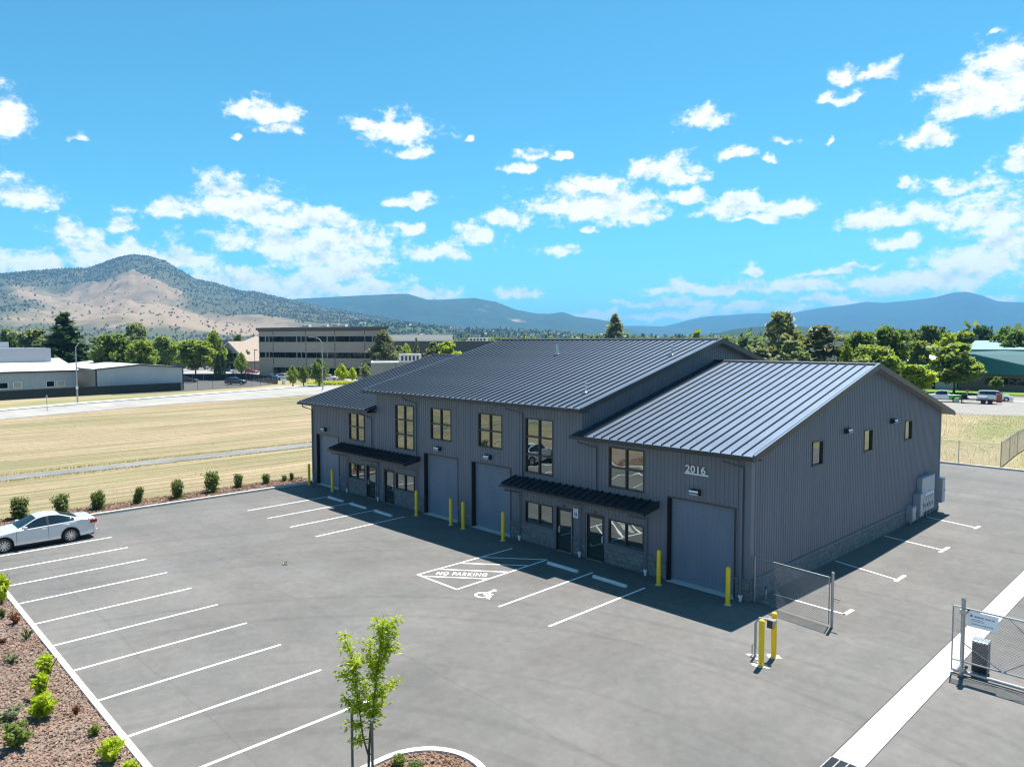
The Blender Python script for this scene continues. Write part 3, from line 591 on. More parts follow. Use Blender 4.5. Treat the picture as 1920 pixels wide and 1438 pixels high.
for k in ('r', 'c', 'l'):
    x0, x1, ze = ROOFS[k]; ins = .09 if k != 'r' else .02
    n = round((x1-x0-.09-(.09 if k == 'c' else 0))/XP); xa = x0+(.09 if k in 'cl' else .0); xb = x1-(.09 if k in 'rc' else 0); w = (xb-xa)/n
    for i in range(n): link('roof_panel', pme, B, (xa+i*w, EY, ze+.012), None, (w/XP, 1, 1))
    m = MB(); P = lambda x, y, dz: (x, y, zroof(k, y)+dz)
    for i in range(n):           # far slope
        X0, X1 = xa+i*w, xa+(i+1)*w
        m.quad(P(X0, RY, .012), P(X1, RY, .012), P(X1, 2*RY-EY, .012), P(X0, 2*RY-EY, .012))
        m.quad(P(X1-.012, RY, .012), P(X1-.012, 2*RY-EY, .012), P(X1-.012, 2*RY-EY, .062), P(X1-.012, RY, .062)); m.quad(P(X1+.012, RY, .062), P(X1+.012, 2*RY-EY, .062), P(X1-.012, 2*RY-EY, .062), P(X1-.012, RY, .062))
    m.build('far_roof_slope', M_roof, B)
    # deck with fascia
    m = MB(); ya, yb = EY+.02, 2*RY-EY-.02
    xl, xr = x0+.03, x1-.03
    if k == 'r': xl = -8.6
    if k == 'l': xr = -26.15
    for A, Bq in ((ya, RY), (RY, yb)):
        m.quad(P(xl, A, -.14), P(xl, Bq, -.14), P(xr, Bq, -.14), P(xr, A, -.14)); m.quad(P(xl, A, 0), P(xr, A, 0), P(xr, Bq, 0), P(xl, Bq, 0))
        m.quad(P(xr, A, -.14), P(xr, Bq, -.14), P(xr, Bq, 0), P(xr, A, 0)); m.quad(P(xl, Bq, -.14), P(xl, A, -.14), P(xl, A, 0), P(xl, Bq, 0))
    m.quad(P(xl, ya, -.14), P(xr, ya, -.14), P(xr, ya, 0), P(xl, ya, 0)); m.quad(P(xr, yb, -.14), P(xl, yb, -.14), P(xl, yb, 0), P(xr, yb, 0))
    m.build('roof_deck', M_trim, B)
    # ridge cap
    m = MB()
    for s in (-1, 1): m.quad((xa, RY, zroof(k, RY)+.085), (xb, RY, zroof(k, RY)+.085), (xb, RY+s*.22, zroof(k, RY)+.085-.22*SL), (xa, RY+s*.22, zroof(k, RY)+.085-.22*SL)); m.quad((xa, RY+s*.22, zroof(k, RY)+.085-.22*SL), (xb, RY+s*.22, zroof(k, RY)+.085-.22*SL), (xb, RY+s*.22, zroof(k, RY)+.01-.22*SL), (xa, RY+s*.22, zroof(k, RY)+.01-.22*SL))
    m.build('ridge_cap', M_trim, B)
    # rake trims
    for xe, sgn, on in ((x1, 1, k in 'rc'), (x0, -1, k in 'cl')):
        if not on: continue
        m = MB()
        for A, Bq in ((EY, RY), (RY, 2*RY-EY)):
            xi = xe-sgn*.11
            m.quad(P(xi, A, .07), P(xe, A, .07), P(xe, Bq, .07), P(xi, Bq, .07)); m.m = 1; m.quad(P(xe, A, -.20), P(xe, Bq, -.20), P(xe, Bq, .07), P(xe, A, .07)); m.quad(P(xi, A, .0), P(xi, A, .07), P(xi, Bq, .07), P(xi, Bq, .0))
            m.quad(P(xe, A, -.20), P(xe-sgn*.02, A, -.20), P(xe-sgn*.02, Bq, -.20), P(xe, Bq, -.20)); m.quad(P(xe-sgn*.02, A, -.20), P(xe-sgn*.02, A, .0), P(xe-sgn*.02, Bq, 0), P(xe-sgn*.02, Bq, -.2)); m.m = 0
        m.quad(P(xe, EY, -.2), P(xe, EY, .07), P(xe-sgn*.11, EY, .07), P(xe-sgn*.11, EY, -.2))
        m.build('rake_trim', [M_roof, M_trim], B)
    # soffit boards under the gable overhang
    if k in 'rc':
        m = MB(); xw = 0.03 if k == 'r' else -8.62
        for A, Bq in ((0.0, RY), (RY, DEP)):
            for i in range(3):
                xa_, xb_ = xw+(x1-.03-xw)*i/3+.01, xw+(x1-.03-xw)*(i+1)/3-.01
                m.quad(P(xa_, A, -.16), P(xa_, Bq, -.16), P(xb_, Bq, -.16), P(xb_, A, -.16))
        m.build('soffit_boards', mat('soffit_metal', (.22, .2, .19), .5), B)
    # gutters front and back
    for yy, sg in ((EY, -1), (2*RY-EY, 1)):
        y_out = yy+sg*.13
        m = MB(); m.box(x0, x1, min(yy, y_out), max(yy, y_out), ze-.15, ze-.135); m.box(x0, x1, min(y_out, y_out+sg*.012), max(y_out, y_out+sg*.012), ze-.15, ze+.0); m.box(x0, x0+.012, min(yy, y_out), max(yy, y_out), ze-.134, ze-.005); m.box(x1-.012, x1, min(yy, y_out), max(yy, y_out), ze-.134, ze-.005)
        m.box(x0, x1, min(yy, yy+sg*.012), max(yy, yy+sg*.012), ze-.134, ze+.01)
        m.build('gutter', M_trim, B)
    m = MB(); m.quad((x0+.03, EY+.03, ze-.17), (x1-.03, EY+.03, ze-.17), (x1-.03, .05, ze-.17), (x0+.03, .05, ze-.17)); m.build('eave_soffit', M_siding, B)
# roof pipes
for (vx, vy, k, h, r_) in ((-17.6, 8.0, 'c', .62, .09), (-9.3, 8.35, 'c', .50, .055), (-9.75, 1.55, 'c', .50, .045)):
    z = zroof(k, vy); p = MB().lathe([(.16, -.06), (.14, .03), (r_*1.3, .07), (r_, .09), (r_, h), (r_*1.25, h), (r_*1.25, h+.03), (r_*.8, h+.03)], 14).build('vent_pipe', M_steelp, B, smooth=True, loc=(vx, vy, z))
    MB().box(-.2, .2, -.2, .2, -.005, .015, Matrix.Rotation(math.atan(SL), 4, 'X')).build('flashing', M_trim, p, loc=(0, 0, .012))
# ---- windows
fr_cache = {}
def window(P, x0, x1, z0, z1, nx, nz, rot, side=False):
    w, h = x1-x0, z1-z0; key = (round(w, 2), round(h, 2), nx, nz)
    if key not in fr_cache:
        f = MB(); t_, d0, d1 = .055, -.045, .10
        f.box(-t_, w+t_, d0, d1, h, h+t_); f.box(-t_, w+t_, d0-.02, d1, -t_, 0); f.box(-t_, 0, d0, d1, 0, h); f.box(w, w+t_, d0, d1, 0, h)
        pane = MB(); bx = .075; pw = (w-bx*(nx-1))/nx; ph = (h-bx*(nz-1))/nz
        for i in range(1, nx): f.box(i*(pw+bx)-bx, i*(pw+bx), d0+.01, .08, 0, h)
        for j in range(1, nz):
            for i in range(nx): f.box(i*(pw+bx), i*(pw+bx)+pw, d0+.005, .081, j*(ph+bx)-bx, j*(ph+bx))
        pane.quad((0, 0, 0), (pw, 0, 0), (pw, 0, ph), (0, 0, ph))
        fr_cache[key] = (f.mesh('frame', M_trim), pane.mesh('pane', M_glass), pw+bx, ph+bx)
    f, pn, sx_, sz_ = fr_cache[key]
    wi = bpy.data.objects.new('window', None); col.objects.link(wi); wi.parent = B; wi.location = P(x0, 0, z0); wi.rotation_euler = rot
    link('frame', f, wi)
    for i in range(nx):
        for j in range(nz): link('pane', pn, wi, (i*sx_, .045, j*sz_), (R(q.uniform(-.25, .25)), 0, R(q.uniform(-.25, .25))))
for w in WIN: window(PF, *w, (0, 0, 0))
for y0, z0 in ((5.42, 4.79), (11.26, 4.79), (17.01, 4.81)): window(PS, y0, y0+1.0, z0, z0+1.0, 1, 1, (0, 0, math.pi/2))
# ---- pedestrian doors
M_edge = mat('lit_door_edge', (.50, .44, .40), .5)  # light along the door frame edges, painted as a pale beige strip
for x0, x1, hs in DOOR:
    d = bpy.data.objects.new('door', None); col.objects.link(d); d.parent = B; d.location = (x0, 0, 0); w = x1-x0; H = 2.13
    f = MB(); f.box(-.06, 0, -.05, .2, 0, H+.06); f.box(w, w+.06, -.05, .2, 0, H+.06); f.box(0, w, -.05, .2, H, H+.06); f.box(0, w, -.02, .3, 0, .02); f.build('frame', M_trim, d)
    e = MB()
    xe = -.004 if hs < 0 else w-.014
    xe = w-.014 if x0 in (-27.19, -10.23) else -.004
    e.box(xe, xe+.018, -.056, -.05, .03, H); e.box(0, w, -.056, -.05, .012, .03); e.build('lit_edge_strip', M_edge, d)
    lf = MB(); y0_, y1_ = .04, .085
    lf.box(.01, .12, y0_, y1_, .03, H-.01); lf.box(w-.12, w-.01, y0_, y1_, .03, H-.01); lf.box(.12, w-.12, y0_, y1_, H-.13, H-.01); lf.box(.12, w-.12, y0_, y1_, .03, .26); lf.build('leaf', M_trim, d)
    MB().quad((.12, .06, .26), (w-.12, .06, .26), (w-.12, .06, H-.13), (.12, .06, H-.13)).__class__
    gm = MB(); gm.quad((.12, .062, .26), (w-.12, .062, .26), (w-.12, .062, H-.13), (.12, .062, H-.13)); gm.build('glass', M_glass, d)
    MB().box(.13, w-.13, .066, .075, .98, 1.03).build('push_bar', M_galv, d)
    hx = .09 if x0 in (-27.19, -10.23) else w-.09
    hd = MB().tube([(hx, .04, .92), (hx, -.03, .94), (hx, -.03, 1.16), (hx, .04, 1.18)], .014, 8); hd.box(hx-.03, hx+.03, .028, .042, .88, 1.22); hd.build('handle', M_steelp, d, smooth=True)
    MB().box(w/2-.06, w/2+.06, -.045, .0, H+.12, H+.19).build('soffit_lamp', M_trim, d)
# ---- roll-up doors
for x0, x1 in ROLL:
    d = bpy.data.objects.new('rollup_door', None); col.objects.link(d); d.parent = B; d.location = (x0, 0, 0); w = x1-x0
    c = MB(); z = .03; YC = .19
    while z < ROLLH:
        pts_ = [(0, 0), (.012, .014), (.05, .018), (.078, .010), (.085, 0)]
        for (za, oa), (zb, ob) in zip(pts_, pts_[1:]):
            if z+zb > ROLLH+.05: break
            c.quad((.06, YC-oa, z+za), (w-.06, YC-oa, z+za), (w-.06, YC-ob, z+zb), (.06, YC-ob, z+zb))
        z += .085
    c.build('curtain', M_rollup, d)
    MB().box(0, .062, .02, .26, 0, ROLLH).build('guide_rail', M_black, d); MB().box(w-.062, w, .02, .26, 0, ROLLH).build('guide_rail', M_black, d)
    MB().box(.06, w-.06, .165, .20, .0, .06).build('bottom_bar', M_grey, d)
    j = MB(); j.box(-.045, 0, -.045, .25, 0, ROLLH+.05); j.box(w, w+.045, -.045, .25, 0, ROLLH+.05); j.box(0, w, -.04, .25, ROLLH, ROLLH+.05); j.build('jamb', M_trim, d)
    MB().box(-.02, w+.02, -.12, .16, .001, .016).build('sill', M_conc, d)
# ---- entrance canopies
AP = .4445
for x0, x1 in ((-30.26, -21.43), (-13.14, -4.25)):
    a = bpy.data.objects.new('canopy', None); col.objects.link(a); a.parent = B; a.location = (x0, 0, 0); w = x1-x0; dp = 1.05
    zf, zb = 3.04, 3.33; n = round(w/AP); pw = w/n; pit = (zb-zf)/dp
    if 'apm' not in globals():
        t_ = MB(); pan(t_, 0, pw, dp-.02, pit, False); apm = t_.mesh('canopy_panel', M_trim)
    for i in range(n): link('canopy_panel', apm, a, (i*pw, -dp, zf))
    m = MB(); m.box(0, w, -dp-.03, -dp, zf-.14, zf+.01); m.build('fascia', M_trim, a)
    for xe in (0, w):
        m = MB(); xx = (xe-.025, xe) if xe == 0 else (xe, xe+.025)
        m.add([(xx[s], y_, z_) for s in (0, 1) for y_, z_ in ((-dp-.03, zf-.14), (0, zb-.24), (0, zb+.06), (-dp-.03, zf+.06))], [(0, 1, 2, 3), (7, 6, 5, 4), (0, 4, 5, 1), (1, 5, 6, 2), (2, 6, 7, 3), (3, 7, 4, 0)]); m.build('end_trim', M_trim, a)
    m = MB(); m.quad((0, -dp, zf-.13), (0, 0, zb-.22), (w, 0, zb-.22), (w, -dp, zf-.13)); m.build('soffit', M_siding, a)
    m = MB(); m.box(-.05, w+.05, -dp-.16, -dp-.03, zf-.14, zf-.125); m.box(-.05, w+.05, -dp-.17, -dp-.158, zf-.14, zf-.02); m.build('gutter', M_trim, a)
# ---- downspouts
def downspout(x_top, x, ztop, zbot, y_top=-.62, outlet=True, y=-.085):
    m = MB(); s = .04
    def sq(pts):
        m.tube(pts, .052, 4)
    sq([(x_top, y_top, ztop), (x_top, y_top, ztop-.16), (x, y, ztop-.42), (x, y, zbot+(.22 if outlet else 0))] if abs(x-x_top) < .5 else [(x_top, y_top, ztop), (x_top, y_top, ztop-.16), (x, y, ztop-.40), (x, y, zbot+(.22 if outlet else 0))])
    d = m.build('downspout', M_siding, B)
    if outlet: MB().lathe([(.055, 0), (.06, .14), (.085, .15), (.085, .25), (.07, .25)], 14).build('white_outlet', M_white, d, loc=(x, y, zbot), smooth=True)
downspout(-34.62, -34.28, 5.74, 0)
downspout(-27.05, -26.56, 5.74, 3.34, outlet=False); downspout(-22.3, -21.72, 6.98, 3.34, outlet=False)
downspout(-13.35, -12.65, 6.98, 3.34, outlet=False); downspout(-8.45, -7.76, 5.74, 3.34, outlet=False); downspout(-.92, -.33, 5.74, 0)
for xt, x in ((-29.95, -29.58), (-26.3, -25.83), (-22.2, -21.75), (-12.95, -12.80), (-9.2, -8.70), (-5.2, -4.88)): downspout(xt, x, 2.92, 0, y_top=-1.06, y=-.115)
# ---- wall lights
def wall_light(x, z, P, rot, flip=1):
    l = bpy.data.objects.new('wall_light', None); col.objects.link(l); l.parent = B; l.location = P(x, 0, z); l.rotation_euler = rot
    m = MB(); poly = [(0, -.12), (-.10, -.12), (-.27, -.04), (-.21, .10), (-.06, .13), (0, .13)]     # y,z side profile
    m.add([(sx_*.23, p[0]-.02, p[1]) for sx_ in (-1, 1) for p in poly], [(0, 1, 2, 3, 4, 5), (11, 10, 9, 8, 7, 6)]+[(i, i+6, (i+1) % 6+6, (i+1) % 6) for i in range(6)]); bevel(m.build('housing', M_trim, l), .008, 1)
    b_ = MB(); b_.quad((-.215, -.292, -.05), (.215, -.292, -.05), (.215, -.236, .092), (-.215, -.236, .092)); b_.quad((-.215, -.125, -.124), (.215, -.125, -.124), (.215, -.288, -.047), (-.215, -.288, -.047)); b_.build('lens', M_lens, l)
for x in (-32.55, -19.58, -15.24, -2.42): wall_light(x, 4.04, PF, (0, 0, 0))
for y in (8.95, 14.95): wall_light(y, 6.02, PS, (0, 0, math.pi/2))
# ---- house number
hn = link('house_number', text_mesh('house_number', '2016', .46, M_white, .012, .009, 'LEFT', 1.06), B, (-2.93, -.062, 4.84), (math.pi/2, 0, 0), (1.0, 0.92, 1))
MB().box(-.02, 1.10, -.085, -.02, -.012, .024).build('underline', M_white, hn)
# ---- accessible parking sign
s = thing('accessible_parking_sign', 'small white and blue wheelchair parking sign on the wall beside the black glass door', 'sign', (-9.015, -.035, 1.81))
MB().box(-.155, .155, -.006, 0, 0, .45).build('plate', M_white, s)
MB().box(-.085, .085, -.009, -.0062, .07, .25).build('blue_square', mat('sign_blue', (.02, .10, .42), .5), s)
link('wheelchair_symbol', isa(M_white, 'wheelchair_symbol'), s, (-.02, -.0102, .12), (math.pi/2, 0, 0), (.14, .12, 1))
M_sgreen = mat('sign_green', (.05, .16, .12), .5)
for z_, tx in ((.355, 'RESERVED'), (.29, 'PARKING')): link('lettering', text_mesh('lettering', tx, .052, M_sgreen), s, (0, -.0075, z_), (math.pi/2, 0, 0))
# ---- electrical gear on the gable end
def cabinet(name, label, y0, y1, z0, z1, dx, legs=True):
    t = thing(name, label, 'electrical cabinet', (.03, y0, 0), 0, 'electrical cabinets on the gable wall'); w = y1-y0
    bevel(MB().box(0.003, dx, 0, w, z0, z1).build('body', M_grey, t), .012, 1)
    bevel(MB().box(dx+.001, dx+.018, .03, w-.03, z0+.04, z1-.04).build('door', M_grey, t), .006, 1)
    MB().box(dx+.018, dx+.04, w-.09, w-.05, (z0+z1)/2-.06, (z0+z1)/2+.06).build('latch', M_trim, t)
    MB().box(-.003, dx+.025, -.015, w+.015, z1, z1+.02).build('rain_cap', M_grey, t)
    if legs:
        for k in range(max(1, round(w/.5))): MB().tube([(dx*.5, (k+.5)*w/max(1, round(w/.5)), 0), (dx*.5, (k+.5)*w/max(1, round(w/.5)), z0)], .035, 8).build('conduit', M_galv, t)
    return t
cabinet('electrical_cabinet', 'small grey electrical box low on the gable wall, nearest of the group', 17.45, 18.05, .22, 1.02, .34)
cabinet('electrical_cabinet', 'grey meter cabinet narrow and waist high left of the meters', 18.58, 19.10, .32, 1.60, .38)
mt = cabinet('electrical_cabinet', 'tall grey switchgear cabinet with a row of meters on its lower front', 19.11, 21.35, .42, 2.42, .28)
for i in range(4):
    yy = .42+i*.42
    mm = MB().lathe([(.085, 0), (.085, .06), (.075, .10), (.02, .12)], 12).build('meter', M_lens, mt, smooth=True, loc=(.30, yy, 1.48), rot=(0, math.pi/2, 0))
    MB().box(.299, .335, yy-.17, yy+.17, .55, 1.28).build('breaker_cover', M_grey, mt); MB().box(.335, .342, yy-.06, yy+.06, .72, .92).build('breaker_window', M_black, mt)
cabinet('electrical_cabinet', 'grey wall box farthest along the gable wall, beside the building corner', 22.0, 22.55, .62, 2.05, .50, False)

# ================================================================== VEHICLES (lofted bodies)
def paint_mat(name, c, metal=0.0, rough=0.28):
    m = mat(name, c, rough, metal); b = m.node_tree.nodes['Principled BSDF']; b.inputs['Coat Weight'].default_value = 0.8; b.inputs['Coat Roughness'].default_value = 0.05; return m
M_red = mat('tail_lamp_red', (.35, .008, .012), .2); M_chrome = mat('bright_metal', (.72, .73, .75), .22, .9); M_head = mat('head_lamp', (.7, .72, .75), .1)
M_under = mat('underbody', (.010, .010, .011), .8)
CAR = {
 'sedan': dict(L=5.15, WB=(1.02, 3.89), R=.355, W=.95,
   top=[(0, .58), (.06, .70), (.35, .84), (1.0, .955), (1.52, 1.02), (1.62, 1.045), (2.45, 1.46), (2.75, 1.53), (3.1, 1.545), (3.45, 1.51), (4.32, 1.20), (4.45, 1.165), (5.0, 1.13), (5.10, 1.09), (5.15, .88)],
   belt=[(0, .56), (.06, .67), (.35, .80), (1.0, .90), (1.6, .97), (2.6, 1.0), (3.6, 1.035), (4.4, 1.085), (5.0, 1.08), (5.1, 1.0), (5.15, .84)],
   wid=[(0, .62), (.08, .76), (.35, .87), (.8, .93), (1.5, .945), (3.9, .95), (4.6, .915), (5.0, .83), (5.12, .74), (5.15, .66)],
   roofw=[(1.5, .84), (1.62, .78), (2.45, .60), (3.0, .575), (3.5, .585), (4.32, .70), (4.5, .80)], cab=(1.58, 4.40), ws=(1.66, 2.45), rw=(3.50, 4.30), sg=(1.82, 4.12), pil=[(2.92, .05)], sill=.23, doors=(1.55, 2.92, 3.95)),
 'suv': dict(L=4.75, WB=(.92, 3.68), R=.36, W=.94,
   top=[(0, .68), (.06, .85), (.4, 1.0), (1.2, 1.12), (1.3, 1.15), (2.0, 1.62), (2.4, 1.70), (3.6, 1.69), (4.2, 1.64), (4.62, 1.18), (4.70, 1.05), (4.75, .85)],
   belt=[(0, .66), (.06, .82), (.4, .95), (1.3, 1.05), (3.6, 1.10), (4.55, 1.15), (4.70, 1.03), (4.75, .83)],
   wid=[(0, .68), (.08, .80), (.4, .90), (1.0, .94), (4.2, .93), (4.6, .88), (4.75, .78)],
   roofw=[(1.2, .84), (1.3, .80), (2.0, .66), (3.6, .64), (4.2, .64), (4.62, .78)], cab=(1.26, 4.62), ws=(1.34, 2.0), rw=(4.22, 4.56), sg=(1.6, 4.2), pil=[(2.45, .05), (3.45, .05)], sill=.28, doors=(1.4, 2.45, 3.4)),
 'minivan': dict(L=5.15, WB=(.98, 4.0), R=.35, W=1.0,
   top=[(0, .62), (.06, .80), (.5, .98), (.95, 1.10), (1.1, 1.16), (2.1, 1.70), (2.5, 1.78), (4.3, 1.76), (4.9, 1.70), (5.06, 1.2), (5.15, .80)],
   belt=[(0, .60), (.06, .78), (.5, .93), (1.1, 1.02), (3.6, 1.06), (4.95, 1.12), (5.08, 1.05), (5.15, .78)],
   wid=[(0, .66), (.08, .82), (.5, .95), (1.0, 1.0), (4.6, .99), (5.0, .95), (5.15, .88)],
   roofw=[(.95, .90), (1.1, .86), (2.1, .74), (4.3, .74), (4.9, .75), (5.06, .86)], cab=(1.04, 5.04), ws=(1.14, 2.1), rw=(4.92, 5.03), sg=(1.5, 4.75), pil=[(2.55, .05), (3.7, .06)], sill=.24, doors=(1.3, 2.5, 3.7)),
 'pickup': dict(L=5.9, WB=(1.0, 4.65), R=.41, W=1.0,
   top=[(0, .80), (.05, 1.02), (.4, 1.16), (1.4, 1.22), (1.5, 1.26), (2.1, 1.80), (2.5, 1.90), (3.4, 1.90), (3.62, 1.84), (3.72, 1.28), (3.8, 1.26), (5.82, 1.26), (5.9, 1.2)],
   belt=[(0, .78), (.05, 1.0), (.4, 1.12), (1.5, 1.19), (3.7, 1.22), (5.82, 1.23), (5.9, 1.15)],
   wid=[(0, .80), (.06, .90), (.4, .98), (1.0, 1.0), (5.6, 1.0), (5.85, .98), (5.9, .95)],
   roofw=[(1.4, .88), (1.5, .85), (2.1, .74), (3.5, .72), (3.7, .80), (3.8, .93)], cab=(1.46, 3.74), ws=(1.54, 2.1), rw=(3.63, 3.70), sg=(1.75, 3.52), pil=[(2.65, .06)], sill=.42, doors=(1.5, 2.6, 3.6), bed=(3.85, 5.8)),
}
def build_car(kind, label, cat, loc, rz, body_m, group=None, name='parked_car', rear_m=None, step=.07):
    c = CAR[kind]; L = c['L']; W = c['W']; Rw = c['R']; Ra = Rw+.065; xs = set(np.arange(0, L+1e-6, step).round(4)); xs.add(L); xs.add(.03); xs.add(L-.03)
    for xa in c['WB']:
        for a in np.linspace(0, math.pi, 17): xs.add(round(xa+Ra*math.cos(a), 4))
    for k in ('ws', 'rw', 'sg', 'cab'):
        for v in c[k]: xs.add(v)
    for p_, h_ in c['pil']: xs.add(round(p_-h_, 4)); xs.add(round(p_+h_, 4))
    xs = sorted(xs); xs = [xs[0]]+[b_ for a_, b_ in zip(xs, xs[1:]) if b_-a_ > .008]
    fine = np.linspace(0, L, 400)
    def tab(t, sm=5):
        y = np.interp(fine, [p[0] for p in t], [p[1] for p in t]); k = np.ones(sm)/sm
        yp = np.pad(y, sm//2, mode='edge'); ys = np.convolve(yp, k, 'valid'); ys[:2] = y[:2]; ys[-2:] = y[-2:]
        return lambda x: float(np.interp(x, fine, ys))
    ft, fbt, fwd = tab(c['top'], 11), tab(c['belt'], 15), tab(c['wid'], 9)
    rx = [p[0] for p in c['roofw']]; ry = [p[1] for p in c['roofw']]; ca, cb_ = c['cab']
    def section(x):
        zt, zb, w = ft(x), fbt(x), fwd(x); zb = min(zb, zt-.02)
        s = c['sill'] if .35 < x < L-.35 else c['sill']+.04
        for xa in c['WB']:
            if abs(x-xa) < Ra: s = max(s, Rw+math.sqrt(Ra*Ra-(x-xa)**2)-.0)
        incab = ca <= x <= cb_
        wr = float(np.interp(x, rx, ry)) if incab else w-.10
        z1 = s+.16*(zb-s); z2 = s+.62*(zb-s)
        zs = max(zb+.004, zt-.07 if incab and zt-zb > .12 else zt-.012)
        P = [(w*.955, s), (w, z1), (w*1.0, z2), (w*.985, zb), (w*.955, zb+min(.03, (zt-zb)*.3))]
        w5 = w*.955
        P += [(w5+(wr+.035-w5)*.5, P[4][1]+(zs-P[4][1])*.5), (wr+.035, zs), (wr, zs+(zt-zs)*.62), (wr*.62, zt-.012), (0, zt)]
        return P
    secs = [section(x) for x in xs]; nP = 10
    full = lambda P: [(-y, z) for y, z in P]+[(y, z) for y, z in P[-2::-1]]
    grid = [[(x-L/2, y, z) for y, z in full(P)] for x, P in zip(xs, secs)]; M2 = len(grid[0])
    parts = {'body': MB(), 'windscreen': MB(), 'rear_window': MB(), 'side_window': MB(), 'rear_body': MB()}
    sgl = [MB(), MB()]
    for i in range(len(xs)-1):
        xm = (xs[i]+xs[i+1])/2; tall = ft(xm)-fbt(xm) > .13
        for j in range(M2-1):
            jj = j if j < nP-1 else M2-2-j      # symmetric index 0..8
            if xm > (c['bed'][0]+.02 if 'bed' in c else 99) and xm < c.get('bed', (0, 0))[1] and jj >= 7: continue   # open bed
            f = (grid[i][j], grid[i][j+1], grid[i+1][j+1], grid[i+1][j]); tgt = parts['body']
            if rear_m and xm > c['bed'][0]-.1: tgt = parts['rear_body']
            if jj in (4, 5) and tall and c['sg'][0] < xm < c['sg'][1] and not any(abs(xm-p_) < h_ for p_, h_ in c['pil']): tgt = sgl[0 if j < nP-1 else 1]
            elif jj in (7, 8) and c['ws'][0] < xm < c['ws'][1]: tgt = parts['windscreen']
            elif jj in (7, 8) and c['rw'][0] < xm < c['rw'][1]: tgt = parts['rear_window']
            tgt.quad(*f)
    for g, st in ((grid[0], 1), (grid[-1], -1)):
        tgt = parts['rear_body'] if rear_m and st < 0 else parts['body']
        tgt.add(g, [tuple(range(M2)) if st < 0 else tuple(range(M2-1, -1, -1))])
    t = thing(name, label, cat, loc, rz, group)
    def weld(mb, nm, mm, sm=True):
        if not mb.f: return None
        me = mb.mesh(nm, mm); bm = bmesh.new(); bm.from_mesh(me); bmesh.ops.remove_doubles(bm, verts=bm.verts, dist=1e-4); bmesh.ops.recalc_face_normals(bm, faces=bm.faces); bm.to_mesh(me); bm.free()
        me.polygons.foreach_set('use_smooth', [True]*len(me.polygons)); me.set_sharp_from_angle(angle=R(38)); return link(nm, me, t)
    weld(parts['body'], 'body', body_m)
    for p_, h_ in c['pil']:
        for s_ in (-1, 1):
            P_ = section(p_); e_ = .004; q_ = [(p_-h_-L/2, s_*(P_[4][0]+e_), P_[4][1]), (p_+h_-L/2, s_*(P_[4][0]+e_), P_[4][1]), (p_+h_-L/2, s_*(P_[5][0]+e_), P_[5][1]), (p_-h_-L/2, s_*(P_[5][0]+e_), P_[5][1])]
            q2 = [(p_-h_-L/2, s_*(P_[6][0]+e_), P_[6][1]), (p_+h_-L/2, s_*(P_[6][0]+e_), P_[6][1])]; b_ = MB(); b_.add(q_+q2, [(0, 1, 2, 3), (3, 2, 5, 4)]); b_.build('pillar_trim', M_under, t)
    for s_ in (-1, 1): MB().box(c['WB'][0]+Ra-L/2, c['WB'][1]-Ra-L/2, s_*W*.90, s_*W*.972, c['sill']-.05, c['sill']+.045).build('sill_trim', M_under, t)
    if rear_m: weld(parts['rear_body'], 'bed_panel', rear_m)
    weld(parts['windscreen'], 'windscreen', M_cglass); weld(parts['rear_window'], 'rear_window', M_cglass)
    for s_ in sgl: weld(s_, 'side_window', M_cglass)
    u = MB(); u.box(-L/2+.15, L/2-.15, -W+.16, W-.16, c['sill']-.02, c['sill']+.45); u.box(-L/2+.4, L/2-.4, -W+.045, W-.045, c['sill']-.005, c['sill']+.02); u.build('underbody', M_under, t)
    if 'bed' in c:
        x0, x1 = c['bed'][0]-L/2, c['bed'][1]-L/2; bb = MB(); bb.quad((x0, -.86, .8), (x1, -.86, .8), (x1, .86, .8), (x0, .86, .8))
        for s_ in (-1, 1): bb.quad((x0, s_*.86, .8), (x1, s_*.86, .8), (x1, s_*.93, 1.24), (x0, s_*.93, 1.24))
        bb.quad((x0, -.9, .8), (x0, .9, .8), (x0, .9, 1.24), (x0, -.9, 1.24)); bb.quad((x1, -.9, .8), (x1, .9, .8), (x1, .9, 1.2), (x1, -.9, 1.2)); bb.build('load_bed', M_under, t)
    key = (kind,)
    if key not in build_car.wm:
        ty = MB(); prof = [(Rw*.60, -.10), (Rw*.93, -.11), (Rw, -.085), (Rw, .085), (Rw*.93, .11), (Rw*.60, .10)]
        vs = [(r_*math.cos(2*math.pi*k/28), y, r_*math.sin(2*math.pi*k/28)) for r_, y in prof for k in range(28)]
        ty.add(vs, [(i*28+k, i*28+(k+1) % 28, (i+1)*28+(k+1) % 28, (i+1)*28+k) for i in range(5) for k in range(28)])
        ty.add([(Rw*.68*math.cos(2*math.pi*k/28), .03, Rw*.68*math.sin(2*math.pi*k/28)) for k in range(28)], [tuple(range(28))])
        ty.add([(Rw*.68*math.cos(2*math.pi*k/28), -.03, Rw*.68*math.sin(2*math.pi*k/28)) for k in range(28)], [tuple(range(28))])
        rm = MB()
